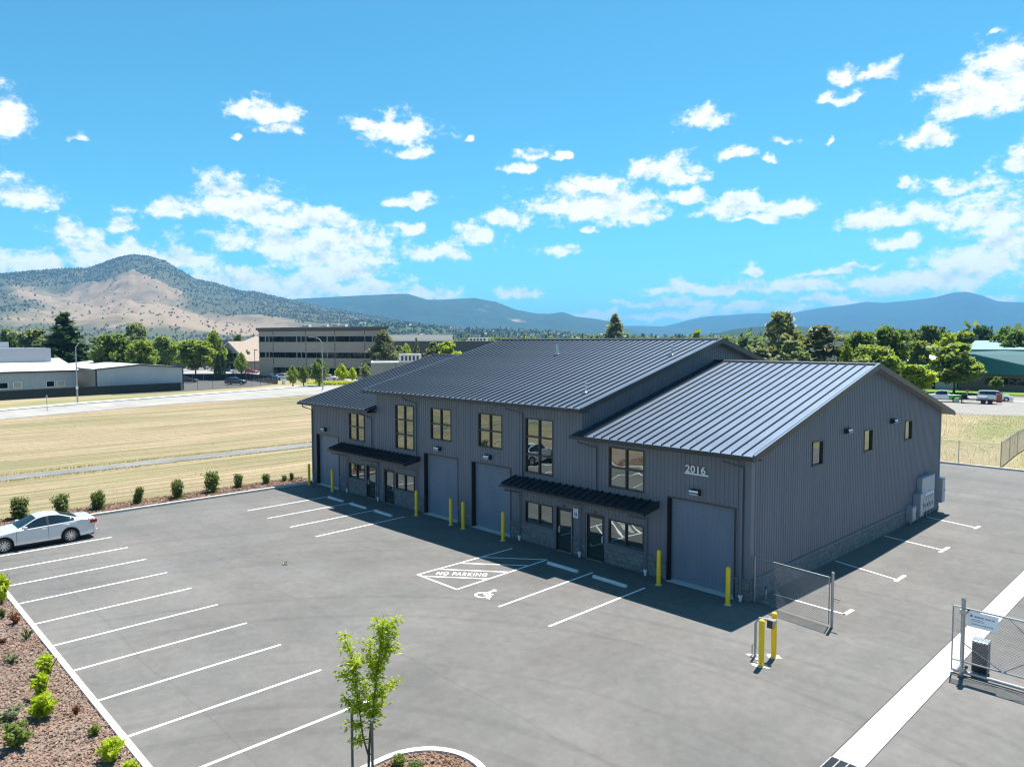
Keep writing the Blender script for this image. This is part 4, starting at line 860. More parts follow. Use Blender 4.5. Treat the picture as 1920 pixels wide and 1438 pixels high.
        for sgn in (1,):
            for k in range(10):
                a = 2*math.pi*k/10; ca_, sa_ = math.cos(a), math.sin(a); w1, w2 = .018, .034
                P = lambda r_, o_: (r_*ca_-o_*sa_, sgn*.092, r_*sa_+o_*ca_)
                rm.quad(P(.06, w1), P(.06, -w1), P(Rw*.67, -w2), P(Rw*.67, w2))
            n_ = 28
            for k in range(n_):
                a0, a1 = 2*math.pi*k/n_, 2*math.pi*(k+1)/n_
                f = lambda a, r_, y: (r_*math.cos(a), y, r_*math.sin(a))
                rm.quad(f(a0, Rw*.64, sgn*.1), f(a0, Rw*.70, sgn*.104), f(a1, Rw*.70, sgn*.104), f(a1, Rw*.64, sgn*.1)); rm.quad(f(a0, Rw*.64, sgn*.1), f(a1, Rw*.64, sgn*.1), f(a1, Rw*.64, sgn*.03), f(a0, Rw*.64, sgn*.03))
            rm.add([(.075*math.cos(2*math.pi*k/12), sgn*.096, .075*math.sin(2*math.pi*k/12)) for k in range(12)], [tuple(range(12))])
        build_car.wm[key] = (ty.mesh('wheel', M_tyre, True), rm.mesh('rim', M_chrome))
    tm, rm = build_car.wm[key]
    for xa in c['WB']:
        for s_ in (-1, 1): link('rim', rm, link('wheel', tm, t, (xa-L/2, s_*(W-.10), Rw)), None, None if s_ > 0 else (0, 0, math.pi))
    # lamps, plates, mirrors, handles, door gaps
    zb_r, zb_f = fbt(L-.1), fbt(.08)
    for s_ in (-1, 1):
        MB().box(L/2-.33, L/2-.006, -.13, .13, -.085, .075, Matrix.Translation((0, s_*(W-.20), zb_r-.10))).build('tail_lamp', M_red, t)
        m_ = MB().box(-L/2+.03, -L/2+.42, -.15, .15, -.07, .06, Matrix.Translation((0, s_*(W-.24), zb_f-.045))); m_.build('headlight', M_head, t)
        xm_ = c['sg'][0]-L/2+.08; zm = fbt(c['sg'][0])+.06
        mm = MB().box(xm_-.06, xm_+.10, s_*(W-.02), s_*(W+.17), zm-.03, zm+.12); bevel(mm.build('mirror', body_m, t), .03, 2)
        d0, d1, d2 = c['doors']
        for xd in (d1-.18, d2-.18):
            hh = MB().box(xd-.10-L/2, xd+.10-L/2, s_*(W-.03), s_*(W+.018), fbt(xd)-.125, fbt(xd)-.085); bevel(hh.build('door_handle', M_chrome, t), .008, 1)
        for xd in c['doors'][:2]:
            g = MB(); g.box(xd-.006-L/2, xd+.006-L/2, s_*W*.97, s_*(W*1.0+.0015), c['sill']+.1, fbt(xd)-.02); g.build('door_gap', M_under, t)
    MB().box(L/2-.004, L/2+.008, -.18, .18, zb_r-.40, zb_r-.26).build('number_plate', M_white, t)
    MB().box(-L/2-.005, -L/2+.04, -.5, .5, .38, .56).build('grille', M_under, t)
    return t
build_car.wm = {}
M_silver = paint_mat('silver_car_paint', (.62, .62, .63), .25, .25)
sedan = build_car('sedan', 'silver four door sedan parked in the end bay beside the shrubs', 'car', (-29.62, -18.22, 0), math.pi/2, M_silver, name='parked_sedan', step=.05)

# ================================================================== THINGS ON THE LOT
# bollards
def make_bollard(label):
    t = thing('bollard', label, 'bollard', (0, 0, 0), 0, 'yellow bollards guarding the roll-up doors')
    pr = [(.089, 0), (.089, 1.42)]+[(.089*math.cos(a), 1.42+.09*math.sin(a)) for a in np.linspace(.2, 1.45, 6)]
    MB().lathe(pr, 20).build('sleeve', M_yellow, t, smooth=True, angle=50)
    m = MB(); m.lathe([(.15, .0), (.145, .008), (.10, .012)], 14); m.build('footing', M_conc, t); return t
bl = [(-33.83, -.63, 'yellow bollard at the far left corner of the building, before the lawn'), (-30.59, -.65, 'yellow bollard right of the farthest left roll-up door'), (-20.89, -.71, 'yellow bollard left of the second roll-up door, by the paired entrance windows'),
      (-17.73, -.67, 'yellow bollard at the right edge of the second roll-up door'), (-16.62, -.70, 'yellow bollard at the left edge of the third roll-up door'), (-13.33, -.78, 'yellow bollard right of the third roll-up door, at the canopy end'),
      (-3.72, -.77, 'yellow bollard at the left edge of the nearest roll-up door'), (-.47, -.80, 'yellow bollard at the right edge of the nearest roll-up door, below 2016'),
      (3.06, -4.90, 'yellow bollard in the sun before the keypad stand, nearer of two'), (3.04, -4.03, 'yellow bollard in the sun behind the keypad arm, farther of two')]
p0 = make_bollard(bl[0][2]); p0.location = (bl[0][0], bl[0][1], 0)
for x, y, lb in bl[1:]:
    c_ = copy_tree(p0); c_.location = (x, y, 0); c_.rotation_euler.z = x; c_['label'] = lb
    if y < -3: c_['group'] = 'yellow bollards at the gate keypad'
# wheel stops
def make_stop(label):
    t = thing('wheel_stop', label, 'wheel stop', (0, 0, 0), 0, 'concrete wheel stops along the facade')
    m = MB(); m.add([(x_, y_, z_) for x_ in (-.91, .91) for y_, z_ in ((-.08, 0), (.08, 0), (.065, .10), (.04, .125), (-.04, .125), (-.065, .10))], [(0, 5, 4, 3, 2, 1), (6, 7, 8, 9, 10, 11)]+[(i, (i+1) % 6, (i+1) % 6+6, i+6) for i in range(6)])
    bevel(m.build('block', M_stop, t), .012, 2)
    for x_ in (-.6, .6): MB().lathe([(.022, .122), (.022, .132), (.004, .134)], 10).build('anchor_pin', M_galv, t, loc=(x_, 0, 0))
    return t
M_stop = mat('cast_concrete_stop', (.62, .62, .62), .9, 0, (.52, .52, .525), 4, bump=.2, bscale=40)
st = [(-27.98, -1.93, 'farthest concrete wheel stop, by the left end parking line'), (-25.28, -1.93, 'middle concrete wheel stop of the three by the far entrance'), (-22.55, -1.93, 'concrete wheel stop nearest the second roll-up door, by the far entrance'),
      (-8.08, -2.0, 'concrete wheel stop right of the striped no parking aisle'), (-5.35, -2.02, 'nearest concrete wheel stop, before the window by the near roll-up door')]
p0 = make_stop(st[0][2]); p0.location = (*st[0][:2], 0)
for x, y, lb in st[1:]:
    c_ = copy_tree(p0); c_.location = (x, y, 0); c_['label'] = lb
    c_.rotation_euler.z = R(rnd.uniform(-1.2, 1.2))
# keypad pedestal
t = thing('keypad_pedestal', 'black gooseneck keypad stand between two yellow bollards', 'keypad stand', (2.60, -4.42, 0))
MB().tube([(0, 0, 0), (0, 0, 1.12), (.10, .05, 1.30), (.42, .16, 1.28)], .045, 4).build('gooseneck', M_galv, t)
bevel(MB().box(.34, .52, .08, .26, 1.04, 1.30).build('keypad_box', M_trim, t), .01, 1)
m = MB(); m.box(.525, .53, .10, .24, 1.08, 1.26); m.build('keypad_face', M_grey, t); MB().box(.32, .60, .06, .28, 1.30, 1.325).build('hood', M_galv, t)
MB().box(-.13, .13, -.13, .13, .002, .02).build('base_plate', M_galv, t); MB().tube([(-.10, -.02, 0), (-.10, -.02, .36), (-.04, 0, .40)], .02, 6).build('conduit', M_galv, t)
for i, (x, y) in enumerate(((3.06, -4.9), (3.04, -4.03), (2.6, -4.42))):
    b = MB(); k = 14; rr = random.Random(i); b.add([(x+(.24+rr.uniform(-.09, .1))*math.cos(2*math.pi*a/k), y+(.19+rr.uniform(-.07, .08))*math.sin(2*math.pi*a/k), .012) for a in range(k)], [tuple(range(k))]); tag(b.build('concrete_patch', M_conc), kind='structure')
M_wire = mat('chain_link_wire', (.30, .305, .31), .45, .6)
def chain(t, P, w, h, pitch, r_, name='chain_link', z0=0.0):
    m = MB(); n = int((w+h)/pitch)+1; T = max(r_, .002)
    for i in range(n+1):
        for s_ in (0, 1):
            a0 = i*pitch
            # diagonal clipped to the rectangle
            u0, v0 = (a0, 0) if a0 <= w else (w, a0-w); u1, v1 = (a0-h, h) if a0-h >= 0 else (0, a0)
            if s_: u0, u1 = w-u0, w-u1
            if abs(u0-u1) < 1e-3: continue
            A = Vector(P(u0, z0+v0)); Bq = Vector(P(u1, z0+v1)); m.tube([A, Bq], T, 3, caps=False)
    o = m.build(name, M_wire, t); return o
# gate leaf at the building corner
t = thing('chain_link_gate', 'short chain link gate panel standing out from the front corner of the building', 'gate', (0.12, .20, 0), math.atan2(-.38, 3.2))
MB().tube([(0, 0, 0), (0, 0, 1.86)], .032, 10).build('wall_post', M_galv, t, smooth=True)
MB().tube([(3.22, 0, 0), (3.22, 0, 1.97)], .05, 12).lathe([(.056, 1.97), (.06, 2.0), (.02, 2.04)], 12, (3.22, 0, 0)).build('end_post', M_galv, t, smooth=True)
MB().tube([(0, 0, 1.80), (3.1, 0, 1.80)], .022, 8).build('top_rail', M_galv, t, smooth=True); MB().tube([(3.1, 0, .08), (3.1, 0, 1.82)], .022, 8).build('stile', M_galv, t, smooth=True); MB().tube([(0.03, 0, .09), (3.1, 0, .09)], .008, 6).build('tension_wire', M_galv, t)
for z_ in (.45, 1.05, 1.55): MB().lathe([(.056, z_), (.056, z_+.04), (.05, z_+.04)], 12, (3.22, 0, 0)).build('band', M_galv, t)
MB().box(3.27, 3.52, -.02, .02, 1.06, 1.10).box(3.27, 3.50, -.02, .02, .98, 1.0).build('latch', M_galv, t)
chain(t, lambda u, v: (u, 0, v), 3.1, 1.70, .074, .0034, z0=.09)
t = thing('guide_post', 'short galvanised stub post with dark cap beside the wainscot, behind the small gate', 'post', (.45, .48, 0))
MB().tube([(0, 0, 0), (0, 0, .55)], .035, 10).build('tube', M_galv, t, smooth=True); MB().lathe([(.05, .55), (.05, .64), (.02, .66)], 10).build('cap', M_trim, t); MB().box(-.12, .12, -.09, .09, .002, .016).build('base_plate', M_galv, t)
# sliding gate on the right
t = thing('sliding_gate', 'large chain link sliding gate with diagonal braces beside the pale concrete gutter', 'gate', (7.70, -1.05, 0))
MB().tube([(0, -.13, 0), (0, -.13, 2.36)], .057, 14).build('gate_post', M_galv, t, smooth=True); MB().lathe([(.066, 2.36), (.07, 2.40), (.03, 2.46)], 14, (0, -.13, 0)).build('post_cap', M_galv, t)
GW = 6.5
for nm, z_, r_ in (('top_rail', 2.10, .027), ('bottom_rail', .42, .027), ('track_rail', .10, .05)): MB().tube([(-.31, 0, z_), (GW, 0, z_)], r_, 10).build(nm, M_galv, t, smooth=True)
for x_ in (-.31, .0, 2.1, 4.3, GW): MB().tube([(x_, 0, .10), (x_, 0, 2.12)], .022, 8).build('stile', M_galv, t, smooth=True)
for a, c_ in (((.0, 1.0), (1.05, .42)), ((1.05, .42), (2.1, 1.25)), ((1.15, 2.08), (2.1, 1.25))): MB().tube([(a[0], .0, a[1]), (c_[0], .0, c_[1])], .014, 6).build('brace', M_galv, t)
for z_ in (2.02, .22): MB().box(-.09, .09, -.20, .06, z_-.05, z_+.06).build('roller_bracket', M_galv, t); MB().lathe([(.05, -.03), (.05, .03), (.02, .03)], 12).build('roller', M_trim, t, loc=(.09, .0, z_+.06))
for z_ in (1.7, 1.35, .9, .6): MB().tube([(-.31, 0, z_), (-.02, -.0, z_-.08)], .006, 5).build('tie_wire', M_galv, t)
chain(t, lambda u, v: (u+.02, .012, v), GW-.02, 1.66, .082, .0048, z0=.43); chain(t, lambda u, v: (u-.31, .013, v), .30, .85, .082, .0048, z0=1.24)
s = thing('gate_sign', 'white rectangular shipping and receiving sign hung near the top of the sliding gate', 'sign', (8.205, -1.085, 1.79))
M_signw = mat('sign_white', (.88, .88, .90), .5); M_signt = mat('sign_text_slate', (.10, .14, .20), .5)
bevel(MB().box(-.395, .395, -.008, 0, -.205, .265).build('plate', M_signw, s), .004, 1)
link('lettering', text_mesh('lettering', 'SHIPPING & RECEIVING', .056, M_signt, 0, .0014), s, (-.015, -.0095, -.12), (math.pi/2, 0, 0))
rr = random.Random(4); m = MB()
def scribble(x0, x1, z, h, gap):
    x = x0
    while x < x1:
        w_ = h*rr.uniform(.35, .7)
        if rr.random() > .12: m.box(x, min(x+w_*.55, x1), -.0098, -.0090, z, z+h*rr.uniform(.7, 1.1))
        x += w_*.78
m = MB(); scribble(-.26, .015, .105, .054, 0); scribble(.05, .31, .105, .043, 0); scribble(-.32, .035, .03, .023, 0); scribble(-.32, .035, -.02, .023, 0)
o_ = m.build('blurred_print', M_signt, s)
MB().lathe([(.036, 0), (.036, .001), (.025, .001)], 16).build('emblem', M_signt, s, loc=(-.31, -.009, .14), rot=(math.pi/2, 0, 0))
o = thing('gate_operator', 'black gate motor cabinet with pale lid on the concrete behind the sliding gate', 'gate motor', (8.05, -.52, 0))
bevel(MB().box(-.21, .21, -.19, .19, .06, .98).build('cabinet', M_trim, o), .02, 2); bevel(MB().box(-.225, .225, -.205, .205, .981, 1.05).build('lid', M_galv, o), .02, 2); MB().box(-.19, .19, -.17, .17, 0, .06).build('plinth', M_galv, o)
MB().box(.212, .24, -.08, .02, .72, .78).build('lock', M_galv, o)
# little bird on the asphalt
t = thing('bird', 'small brown bird low over the open asphalt between the parking rows', 'bird', (-17.41, -10.75, 0.09), R(120))
m_b = mat('brown_feathers', (.09, .07, .055), .8); m_l = mat('pale_feathers', (.5, .46, .42), .8)
bm_ = MB(); bm_.tube([(-.10, 0, 0), (-.06, 0, .012), (0, 0, .015), (.05, 0, .01), (.075, 0, .01)], .032, 8); bm_.build('body', m_b, t, smooth=True)
MB().lathe([(.002, -.022), (.02, -.012), (.022, 0), (.015, .017), (.003, .023)], 10, (.098, 0, .022)).build('head', m_b, t, smooth=True)
for s_ in (-1, 1): w_ = MB(); w_.add([(.045, s_*.02, .02), (-.03, s_*.02, .02), (-.06, s_*.14, .07), (.0, s_*.17, .085), (.045, s_*.10, .055)], [(0, 1, 2, 3, 4)]); w_.build('wing', m_b, t)
tl = MB(); tl.add([(-.09, -.012, 0), (-.09, .012, 0), (-.19, .035, .005), (-.19, -.035, .005)], [(0, 1, 2, 3)]); tl.build('tail', m_l, t)

# ================================================================== PLANTS
def leaf_mat(name, c, c2, trans=0.35, rough=.55):
    m = bpy.data.materials.new(name); m.use_nodes = True; t = m.node_tree; t.nodes.remove(t.nodes['Principled BSDF']); L = t.links
    g = t.nodes.new('ShaderNodeNewGeometry'); oi = t.nodes.new('ShaderNodeObjectInfo')
    a = nd(t, 'ShaderNodeMix', data_type='RGBA'); a.inputs['A'].default_value = (*c, 1); a.inputs['B'].default_value = (*c2, 1); L.new(g.outputs['Random Per Island'], a.inputs['Factor'])
    hs = nd(t, 'ShaderNodeHueSaturation'); mr = nd(t, 'ShaderNodeMapRange'); L.new(oi.outputs['Random'], mr.inputs['Value']); mr.inputs['To Min'].default_value = .85; mr.inputs['To Max'].default_value = 1.15; L.new(mr.outputs[0], hs.inputs['Value']); L.new(a.outputs['Result'], hs.inputs['Color'])
    d = nd(t, 'ShaderNodeBsdfPrincipled'); d.inputs['Roughness'].default_value = rough; d.inputs['Specular IOR Level'].default_value = .3; L.new(hs.outputs[0], d.inputs['Base Color'])
    tr = nd(t, 'ShaderNodeBsdfTranslucent'); sc_ = nd(t, 'ShaderNodeMix', data_type='RGBA', blend_type='MULTIPLY'); sc_.inputs['Factor'].default_value = 1; L.new(hs.outputs[0], sc_.inputs['A']); sc_.inputs['B'].default_value = (1.5, 1.5, .6, 1); L.new(sc_.outputs['Result'], tr.inputs['Color'])
    mx = nd(t, 'ShaderNodeMixShader'); mx.inputs[0].default_value = trans; L.new(d.outputs[0], mx.inputs[1]); L.new(tr.outputs[0], mx.inputs[2]); L.new(mx.outputs[0], t.nodes['Material Output'].inputs['Surface']); return m
LF = {
 'mid': leaf_mat('green_leaves', (.150, .205, .058), (.092, .14, .04), .5), 'dark': leaf_mat('dark_needles', (.065, .11, .052), (.038, .07, .035), .25),
 'light': leaf_mat('light_green_leaves', (.215, .27, .066), (.15, .205, .048), .5), 'yellow': leaf_mat('yellow_green_leaves', (.33, .38, .045), (.23, .30, .036), .5),
 'olive': leaf_mat('olive_needles', (.215, .23, .135), (.15, .165, .092), .3), 'grey': leaf_mat('grey_green_leaves', (.23, .265, .155), (.165, .20, .11), .4),
 'lime': leaf_mat('lime_leaves', (.40, .46, .03), (.26, .34, .02), .5), 'shrub': leaf_mat('shrub_leaves', (.165, .205, .06), (.105, .14, .04), .35), 'red': leaf_mat('reddish_leaves', (.26, .05, .03), (.18, .09, .03)),
 'dry': leaf_mat('dry_blades', (.42, .33, .17), (.30, .25, .11), .25), 'hill': leaf_mat('hill_oak', (.095, .115, .068), (.060, .078, .048), .1), 'far': leaf_mat('valley_leaves', (.19, .24, .085), (.115, .165, .058), .4)}
def rvec(r, n):
    v = r.normal(size=(n, 3)); return v/np.linalg.norm(v, axis=1, keepdims=True)
def cards(P, size, r, up=0.5, aspect=1.6, along=None):
    n = len(P); nrm = rvec(r, n); nrm[:, 2] = np.abs(nrm[:, 2])+up; nrm /= np.linalg.norm(nrm, axis=1, keepdims=True)
    t = rvec(r, n) if along is None else along; t = t-nrm*(t*nrm).sum(1, keepdims=True); t /= np.linalg.norm(t, axis=1, keepdims=True)+1e-9; b = np.cross(nrm, t)
    s = (size*r.uniform(.6, 1.4, n))[:, None]; a = t*s*aspect*.5; c = b*s*.5
    return np.stack([P-a, P+c*1.0, P+a, P-c*1.0], 1).reshape(-1, 3)
def broad_crown(seed, ncl=95, per=48, leaf=.062, zlo=.10, taper=.25, rough=.22):
    """unit tree: crown within radius .5, z up to 1"""
    r = np.random.default_rng(seed); u = rvec(r, ncl*3); C = []
    lobes = [(r.uniform(-.2, .2), r.uniform(-.2, .2), r.uniform(.4, .85), r.uniform(.22, .32)) for _ in range(7)]+[(0, 0, .58, .36), (0, 0, .84, .15)]
    while len(C) < ncl:
        l = lobes[r.integers(len(lobes))]; d = rvec(r, 1)[0]; k = l[3]*r.uniform(.72, 1.05); p = np.array([l[0]+d[0]*k, l[1]+d[1]*k, l[2]+d[2]*k*.75])
        if zlo < p[2] < .98 and np.hypot(p[0], p[1]) < .5-.35*max(0, p[2]-.6): C.append(p)
    C = np.array(C); P = np.repeat(C, per, 0)+np.clip(r.normal(size=(ncl*per, 3)), -2, 2)*np.array([.055, .055, .035])
    P[:, 2] = np.minimum(P[:, 2], 1.0-r.uniform(0, .02, len(P)))
    return cards(P, leaf, r, .6)
def conifer_crown(seed, tiers=16, leaf=.06, width=.5, droop=.12, top=1.0, open_=0.0, pw=.85):
    r = np.random.default_rng(seed); P = []; A = []
    for i in range(tiers):
        f = i/(tiers-1); z = .08+.9*f; rad = width*(1-f)**pw*r.uniform(.85, 1.1)+.015; nb = int(7+9*(1-f))
        for k in range(nb):
            a = r.uniform(0, 6.28); L = rad*r.uniform(.65, 1.08); m = max(4, int(L/.5*26))
            tt = r.uniform(.12 if f > .1 else .2, 1, m); x = np.cos(a)*L*tt; y = np.sin(a)*L*tt; zz = z-droop*L*tt**1.5+r.normal(size=m)*.012+.05*L*tt
            sd = r.normal(size=m)*.035*(1.1-tt); P.append(np.stack([x-np.sin(a)*sd, y+np.cos(a)*sd, zz], 1)); A.append(np.tile([np.cos(a), np.sin(a), -.25], (m, 1)))
    P = np.concatenate(P); A = np.concatenate(A)+r.normal(size=(len(P), 3))*.35; P[:, 2] = np.clip(P[:, 2], .02, top)
    return cards(P, leaf, r, .7, 2.0, A)
def column_crown(seed, n=2600, leaf=.05, w=.5):
    r = np.random.default_rng(seed); z = r.uniform(0.02, 1, n); a = r.uniform(0, 6.28, n); rad = w*np.clip(np.minimum(z*6, 1)*(1-z**3.0), 0, 1)**.6*np.sqrt(r.uniform(.35, 1, n))*(1+.15*np.sin(a*3+z*9))
    P = np.stack([np.cos(a)*rad, np.sin(a)*rad, z], 1); return cards(P, leaf, r, .2, 1.8)
def upright_crown(seed, n=1500, leaf=.06):   # young pear-like street tree
    r = np.random.default_rng(seed); z = r.beta(2.0, 1.9, n)*.86+.13; a = r.uniform(0, 6.28, n); rad = .5*np.sin(np.clip((z-.1)/.9, 0, 1)*math.pi)**.7*(1.15-.55*z)*np.sqrt(r.uniform(.15, 1, n))*(1+.3*np.sin(a*4+z*11))
    P = np.stack([np.cos(a)*rad, np.sin(a)*rad, z+r.normal(size=n)*.01], 1); P[:, 2] = np.minimum(P[:, 2], 1); return cards(P, leaf, r, .5, 1.6)
def pine_crown(seed):
    r = np.random.default_rng(seed); C = []
    for i in range(70):
        f = r.uniform(0, 1)**.9; z = .18+.80*f; rad = .5*(1-f**1.8)*r.uniform(.35, 1.05); a = r.uniform(0, 6.28); C.append((np.cos(a)*rad, np.sin(a)*rad, z-.05*rad))
    C = np.array(C); P = np.repeat(C, 52, 0)+np.clip(r.normal(size=(len(C)*52, 3)), -2, 2)*np.array([.05, .05, .022]); P[:, 2] = np.minimum(P[:, 2], 1); return cards(P, .05, r, .5, 2.2)
CR = {'broad': [np_quads('crown', broad_crown(s), LF['mid']) for s in range(5)], 'cone': [np_quads('crown', conifer_crown(s), LF['dark']) for s in range(2)],
      'spire': [np_quads('crown', conifer_crown(9, 26, .06, .5, .25, 1.0, 0, .62), LF['olive'])], 'column': [np_quads('crown', column_crown(3), LF['dark'])],
      'upright': [np_quads('crown', upright_crown(s), LF['light']) for s in range(4)], 'pine': [np_quads('crown', pine_crown(s), LF['olive']) for s in range(3)]}
TRK = {}
def tree(label, key, style, leafm, name='broadleaf_tree', group='trees of the town', var=None, wscale=1.0, trunk=.45):
    x, y, h, w = TREE[key]; t = thing(name, label, 'tree', (x, y, 0), 0, group)
    v = CR[style]; me = v[(var if var is not None else hash_(key)) % len(v)]
    wscale *= 1.5 if key == 'cedar' else 1.6 if style == 'pine' else 2.1 if style in ('pine', 'spire') else 1.0
    c = link('crown', me, t, (0, 0, 0), (0, 0, (len(key)*1.7+ord(key[-1])) % 6.28), (w*1.14*wscale, w*1.14*wscale, h))
    c.material_slots[0].link = 'OBJECT'; c.material_slots[0].material = LF[leafm]
    m = MB(); rr = random.Random(key); m.tube([(0, 0, 0), (.01*w, 0, h*.12), (-.01*w, .01*w, h*.3), (0, 0, h*.62)], .022*h+.05, 7, .008*h+.01)
    for k in range(5):
        a = rr.uniform(0, 6.28); z = h*rr.uniform(.2, .45); m.tube([(0, 0, z), (math.cos(a)*w*.16, math.sin(a)*w*.16, z+h*.12), (math.cos(a)*w*.3, math.sin(a)*w*.3, z+h*.26)], .008*h+.015, 5, .004*h)
    m.build('trunk', M_bark, t); return t
def hash_(s): return sum(ord(c) for c in s)
for a in [
 ('large dark cedar behind the white metal warehouses', 'cedar', 'cone', 'dark', 'conifer_tree'), ('grey-green bushy tree left of the large dark cedar', 't_left', 'broad', 'grey'),
 ('bright green tree at the far left edge of the picture', 't_far1', 'broad', 'mid'), ('dark tree between the left picture edge and the grey bushy tree', 't_far2', 'broad', 'dark'),
 ('dark green maple right of the cedar, above the white gable', 'maple_dark', 'broad', 'mid'), ('olive yellow maple at the right end of the white gable', 'maple_olive', 'broad', 'light'),
 ('tall silvery green tree rising behind the two maples', 't_tall', 'broad', 'grey'), ('wide light green tree before the grey flat building', 't_mid', 'broad', 'light'), ('taller light green tree at the right shoulder of the wide one', 't_mid2', 'upright', 'light'),
 ('narrow dark cypress, left one of the pair by the parked cars', 'cyp1', 'column', 'dark', 'cypress_tree'), ('narrow dark cypress, right one of the pair by the parked cars', 'cyp2', 'column', 'dark', 'cypress_tree'),
 ('small light green street tree before the gabled house', 't_small', 'upright', 'light'), ('small dark pointed bush beside the grey flat building', 't_bush', 'cone', 'dark', 'conifer_tree'), ('olive tree behind the red-edged flat roof', 't_back', 'broad', 'light'),
 ('small round tree peeking over the gabled house roof', 't_back2', 'broad', 'mid'), ('yellowish bush between the cedar and the dark maple', 't_back3', 'broad', 'light'), ('pale green tree in the gap right of the cedar', 't_back4', 'broad', 'grey'),
 ('leftmost young street tree before the three storey office', 'r1', 'upright', 'light'), ('second young street tree before the office, darker and narrow', 'r2', 'upright', 'mid'), ('tallest young street tree before the office, beside the lamp post', 'r3', 'upright', 'mid'),
 ('yellow-green street tree right of the lamp post', 'r4', 'upright', 'lime'), ('smallest yellow-green street tree before the office', 'r5', 'upright', 'lime'), ('grey-green street tree before the right end of the office', 'r6', 'upright', 'grey'), ('slim yellow-green tree before the low beige building', 'r7', 'upright', 'lime'),
 ('ragged conifer against the right corner of the office', 'con_office', 'pine', 'olive', 'conifer_tree'), ('olive bush tree beside the ragged conifer', 'bush_office', 'broad', 'grey'), ('yellow-green tree before the long dark wall', 'y_bush', 'upright', 'yellow'),
 ('small dark conifer before the long dark wall', 'con2', 'cone', 'olive', 'conifer_tree'), ('bright green rounded tree over the left roof ridge', 'br1', 'broad', 'yellow'), ('dull green tree left of the bright rounded one, over the roof', 'gr1', 'pine', 'grey'),
 ('tall spire shaped redwood rising above the middle of the roof', 'redwood', 'spire', 'olive', 'conifer_tree'), ('big dark pine behind the right hand ridge', 'pine', 'pine', 'olive', 'pine_tree'), ('broad grey-green pine right of the big dark pine', 'pine2', 'pine', 'olive', 'pine_tree'),
 ('low olive pine at the left foot of the big pine', 'ol1', 'pine', 'olive', 'pine_tree'), ('low olive pine at the right foot of the big pine', 'ol2', 'pine', 'grey', 'pine_tree'),
 ('left part of the big leafy clump, green tree behind the right gable', 'big1', 'broad', 'mid'), ('tallest tree of the big leafy clump behind the right gable', 'big2', 'broad', 'mid'), ('nearest and widest tree of the leafy clump behind the right gable', 'big3', 'broad', 'light'), ('pale yellowish tree at the left of the leafy clump', 'light1', 'upright', 'light'),
 ('green tree first in the back row right of the leafy clump', 'b1', 'broad', 'mid'), ('tall rounded tree in the back row above the white shed roof', 'b2', 'broad', 'mid'), ('yellow-green tree in the back row behind the teal roof', 'b3', 'broad', 'yellow'),
 ('green tree in the back row above the pale blue roof', 'b4', 'broad', 'light'), ('grey-green thin tree in the back row', 'b5', 'upright', 'grey'), ('dark pointed tree in the back row', 'b6', 'broad', 'dark'),
 ('tall green tree in the back row near the right picture edge', 'b7', 'upright', 'mid'), ('green tree cut by the right picture edge', 'b8', 'broad', 'mid'), ('light tree low in the back row, above the white shed', 'b9', 'broad', 'light'), ('hazy green tree at the left end of the back row', 'b10', 'broad', 'grey'),
 ('green tree standing before the teal gable, behind the parked vehicles', 'front', 'broad', 'light'), ('small bright green tree above the right eave of the gable', 'small', 'broad', 'yellow'),
 ('round clipped bush before the dark covered entrance', 'sh1', 'broad', 'light'), ('young bush tree before the windows of the teal building', 'sh2', 'broad', 'light')]:
    tree(*a)
# ---- shrubs along the lot edge
def shrub_mesh(seed, n=1500, leaf=.055, lean=0.0, stems=14):
    r = np.random.default_rng(seed); S = []; D = []
    for k in range(stems):
        a = r.uniform(0, 6.28); tilt = r.uniform(.05, .75); L = r.uniform(.62, 1.0)*(1-.18*tilt); d = np.array([np.cos(a)*tilt*.62+lean, np.sin(a)*tilt*.62, 1.0]); S.append(d/np.linalg.norm(d)*L)
    P = []; A = []
    for d in S:
        m = n//stems; t_ = r.beta(1.5, 1.15, m); p = d[None]*t_[:, None]*np.array([1.08, 1.08, 1])+r.normal(size=(m, 3))*np.array([.095, .095, .05])*(.75+.6*(1-t_[:, None])); P.append(p); A.append(np.tile(d, (m, 1))+rvec(r, m)*.8)
    P = np.concatenate(P); A = np.concatenate(A); P[:, 2] = np.clip(P[:, 2], .03, 1.0); return cards(P, leaf, r, .15, 2.0, A)
def sprig(seed, n=700, stems=9):
    r = np.random.default_rng(seed); P = []; A = []
    for k in range(stems):
        a = r.uniform(0, 6.28); tilt = r.uniform(.1, 1.3); L_ = r.uniform(.45, 1.0); d = np.array([np.cos(a)*tilt*.6, np.sin(a)*tilt*.6, 1.0]); d /= np.linalg.norm(d); m = n//stems; t_ = r.uniform(.15, 1, m)**.8; P.append(d[None]*L_*t_[:, None]+r.normal(size=(m, 3))*np.array([.055, .055, .035])); A.append(np.tile(d, (m, 1))+rvec(r, m))
    P = np.concatenate(P); P[:, 2] = np.clip(P[:, 2], .03, 1); return cards(P, .062, r, .2, 2.2, np.concatenate(A))
SPR = [np_quads('foliage', sprig(s, 900, k), LF['lime']) for s, k in ((31, 9), (32, 12), (33, 7), (34, 10))]
SHM = [np_quads('foliage', shrub_mesh(s, 1700, .06, l, k), LF['shrub']) for s, l, k in ((1, 0, 16), (2, .1, 13), (3, .3, 10), (4, -.05, 18))]
